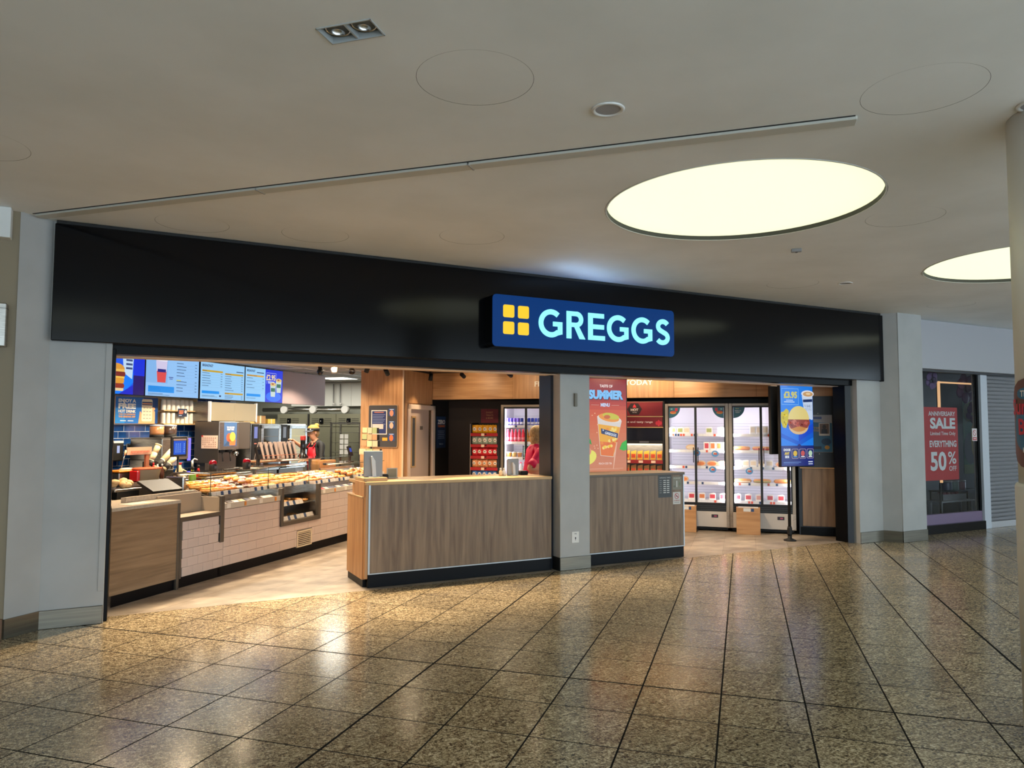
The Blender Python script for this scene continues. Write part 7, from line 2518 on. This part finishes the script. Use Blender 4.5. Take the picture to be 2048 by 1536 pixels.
    part('mouth', MB().ball((h0.x, h0.y + .083 * k, h0.z - .058 * k), .022 * k, .007 * k, .006 * k, 8, 5), LIP, t)
    return t, h0, k, J


PINKP = mat('pink_polo', (228, 4, 86), 0.6)
DARKT = mat('dark_trousers', (28, 28, 34), 0.7)
# person in pink at the till, facing right, looking down
t, h0, k, J = person('person in a bright pink polo shirt bending over the till beside the pillar', (4.56, 8.22, 0), -PI / 2 - .1, 1.60, PINKP, DARKT,
                     {'lean': .05, 'head': (0, .05, 0), 'l': ((-.2, .12, 1.10), (-.1, .33, 1.10)), 'r': ((.24, -.13, 1.12), (.2, .13, 1.12))}, 0)
hair = MB()
hair.ball((h0.x, h0.y - .022, h0.z + .018), .092, .098, .102, 16, 10)
hair.ball((h0.x, h0.y - .055, h0.z - .06), .08, .055, .085, 14, 8)
hair.ball((h0.x + .05, h0.y + .0, h0.z - .03), .04, .065, .08, 12, 8)
hair.ball((h0.x - .05, h0.y + .0, h0.z - .03), .04, .065, .08, 12, 8)
HB_ = mat('hair_blond', (172, 136, 92), 0.6)
grain(HB_, (40, 40, 3), (126, 96, 60), (206, 172, 122), sc=3, detail=5)
part('hair', hair, HB_, t)
part('collar', MB().lathe([(.075, 0), (.07, .03), (.062, .045)], (J['neckb'][0][0], J['neckb'][0][1], J['neckb'][0][2] - .01), n=16), mat('pink_collar', (226, 40, 100), 0.6), t)
sl_ = MB()
e_, u_ = Vector(J['elr'][0]), Vector(J['uar'][0])
sl_.cyl(u_, u_ + (e_ - u_) * .62, .05, .058, n=18)
part('sleeve', sl_, PINKP, t)

# baker in black with a red apron and a cap, facing left
BLK = mat('black_shirt', (18, 18, 20), 0.7)
x, y, _ = to_world((10.72, 6.72, 0), 'U')
t, h0, k, J = person('person in a black shirt, red apron and yellow topped cap behind the pastry cases', (x, y, 0), PI * .62, 1.60, BLK, DARKT,
                     {'lean': .04, 'head': (0, .07, 0), 'l': ((-.24, .12, 1.12), (-.12, .30, 1.10)), 'r': ((.22, .16, 1.30), (.16, .36, 1.40))}, 1)
cap = MB().ball((h0.x, h0.y - .012, h0.z + .055), .094, .102, .075, 16, 8)
part('cap_crown', cap, mat('cap_mustard', (196, 150, 70), 0.7), t)
part('cap_band', MB().lathe([(.094, .0), (.097, .02), (.094, .045)], (h0.x, h0.y - .012, h0.z + .022), n=20, sy=1.08), BLK, t)
part('cap_badge', MB().ball((h0.x - .05, h0.y + .08, h0.z + .045), .012), WHITE, t)
v = []
n_ = 12
for i in range(n_ + 1):
    an = PI * i / n_
    v.append((h0.x + .09 * math.cos(an), h0.y + .04 + .04 * math.sin(an), h0.z + .032))
for i in range(n_ + 1):
    an = PI * i / n_
    v.append((h0.x + .085 * math.cos(an), h0.y + .06 + .11 * math.sin(an), h0.z + .012))
pk_ = MB().add(v, [[i, i + 1, n_ + 2 + i, n_ + 1 + i] for i in range(n_)], 0, True)
o = part('cap_peak', pk_, mat('cap_grey', (84, 86, 96), 0.6), t)
md = o.modifiers.new('thick', 'SOLIDIFY')
md.thickness = .006
part('bun', MB().ball((h0.x, h0.y - .075, h0.z + .115), .04, .04, .035, 12, 8), MATS['cap_mustard'], t)
part('hair', MB().ball((h0.x, h0.y - .06, h0.z - .02), .08, .055, .07, 12, 8), HB_, t)
RA = mat('apron_red', (206, 26, 44), 0.6)
av = []
for (z, w_, yy) in ((.62, .17, .135), (.92, .17, .14), (1.06, .15, .135), (1.2, .12, .15), (1.31, .085, .14)):
    for i in range(7):
        q = -1 + 2 * i / 6
        av.append((q * w_, yy + J['chest'][0][1] * (z > 1) - .05 * q * q, z * k))
ap = MB().add(av, [[r * 7 + i, r * 7 + i + 1, r * 7 + 8 + i, r * 7 + 7 + i] for r in range(4) for i in range(6)], 0, True)
o = part('apron', ap, RA, t)
md = o.modifiers.new('thick', 'SOLIDIFY')
md.thickness = .005
st_a = MB()
for sx in (-1, 1):
    st_a.tube([(sx * .08, J['chest'][0][1] + .13, 1.30 * k), (sx * .075, J['neckb'][0][1] + .06, 1.385 * k), (sx * .06, J['neckb'][0][1] - .02, 1.42 * k)], .009, 6)
part('apron_strap', st_a, RA, t)

# ================================================================== FINISH: put every thing's origin at its base
bpy.context.view_layer.update()
for o in list(COL.objects):
    if o.type != 'EMPTY' or o.parent is not None:
        continue
    inv = o.matrix_world.inverted()
    lo, hi = Vector((1e9,) * 3), Vector((-1e9,) * 3)
    for c in o.children_recursive:
        if c.type != 'MESH':
            continue
        M_ = inv @ c.matrix_world
        for bb_ in c.bound_box:
            p = M_ @ Vector(bb_)
            for i in range(3):
                lo[i] = min(lo[i], p[i])
                hi[i] = max(hi[i], p[i])
    if lo.x > hi.x:
        continue
    d = Vector(((lo.x + hi.x) / 2, (lo.y + hi.y) / 2, lo.z))
    o.location = o.matrix_world @ d
    for c in o.children:
        c.location = c.location - d
bpy.context.view_layer.update()
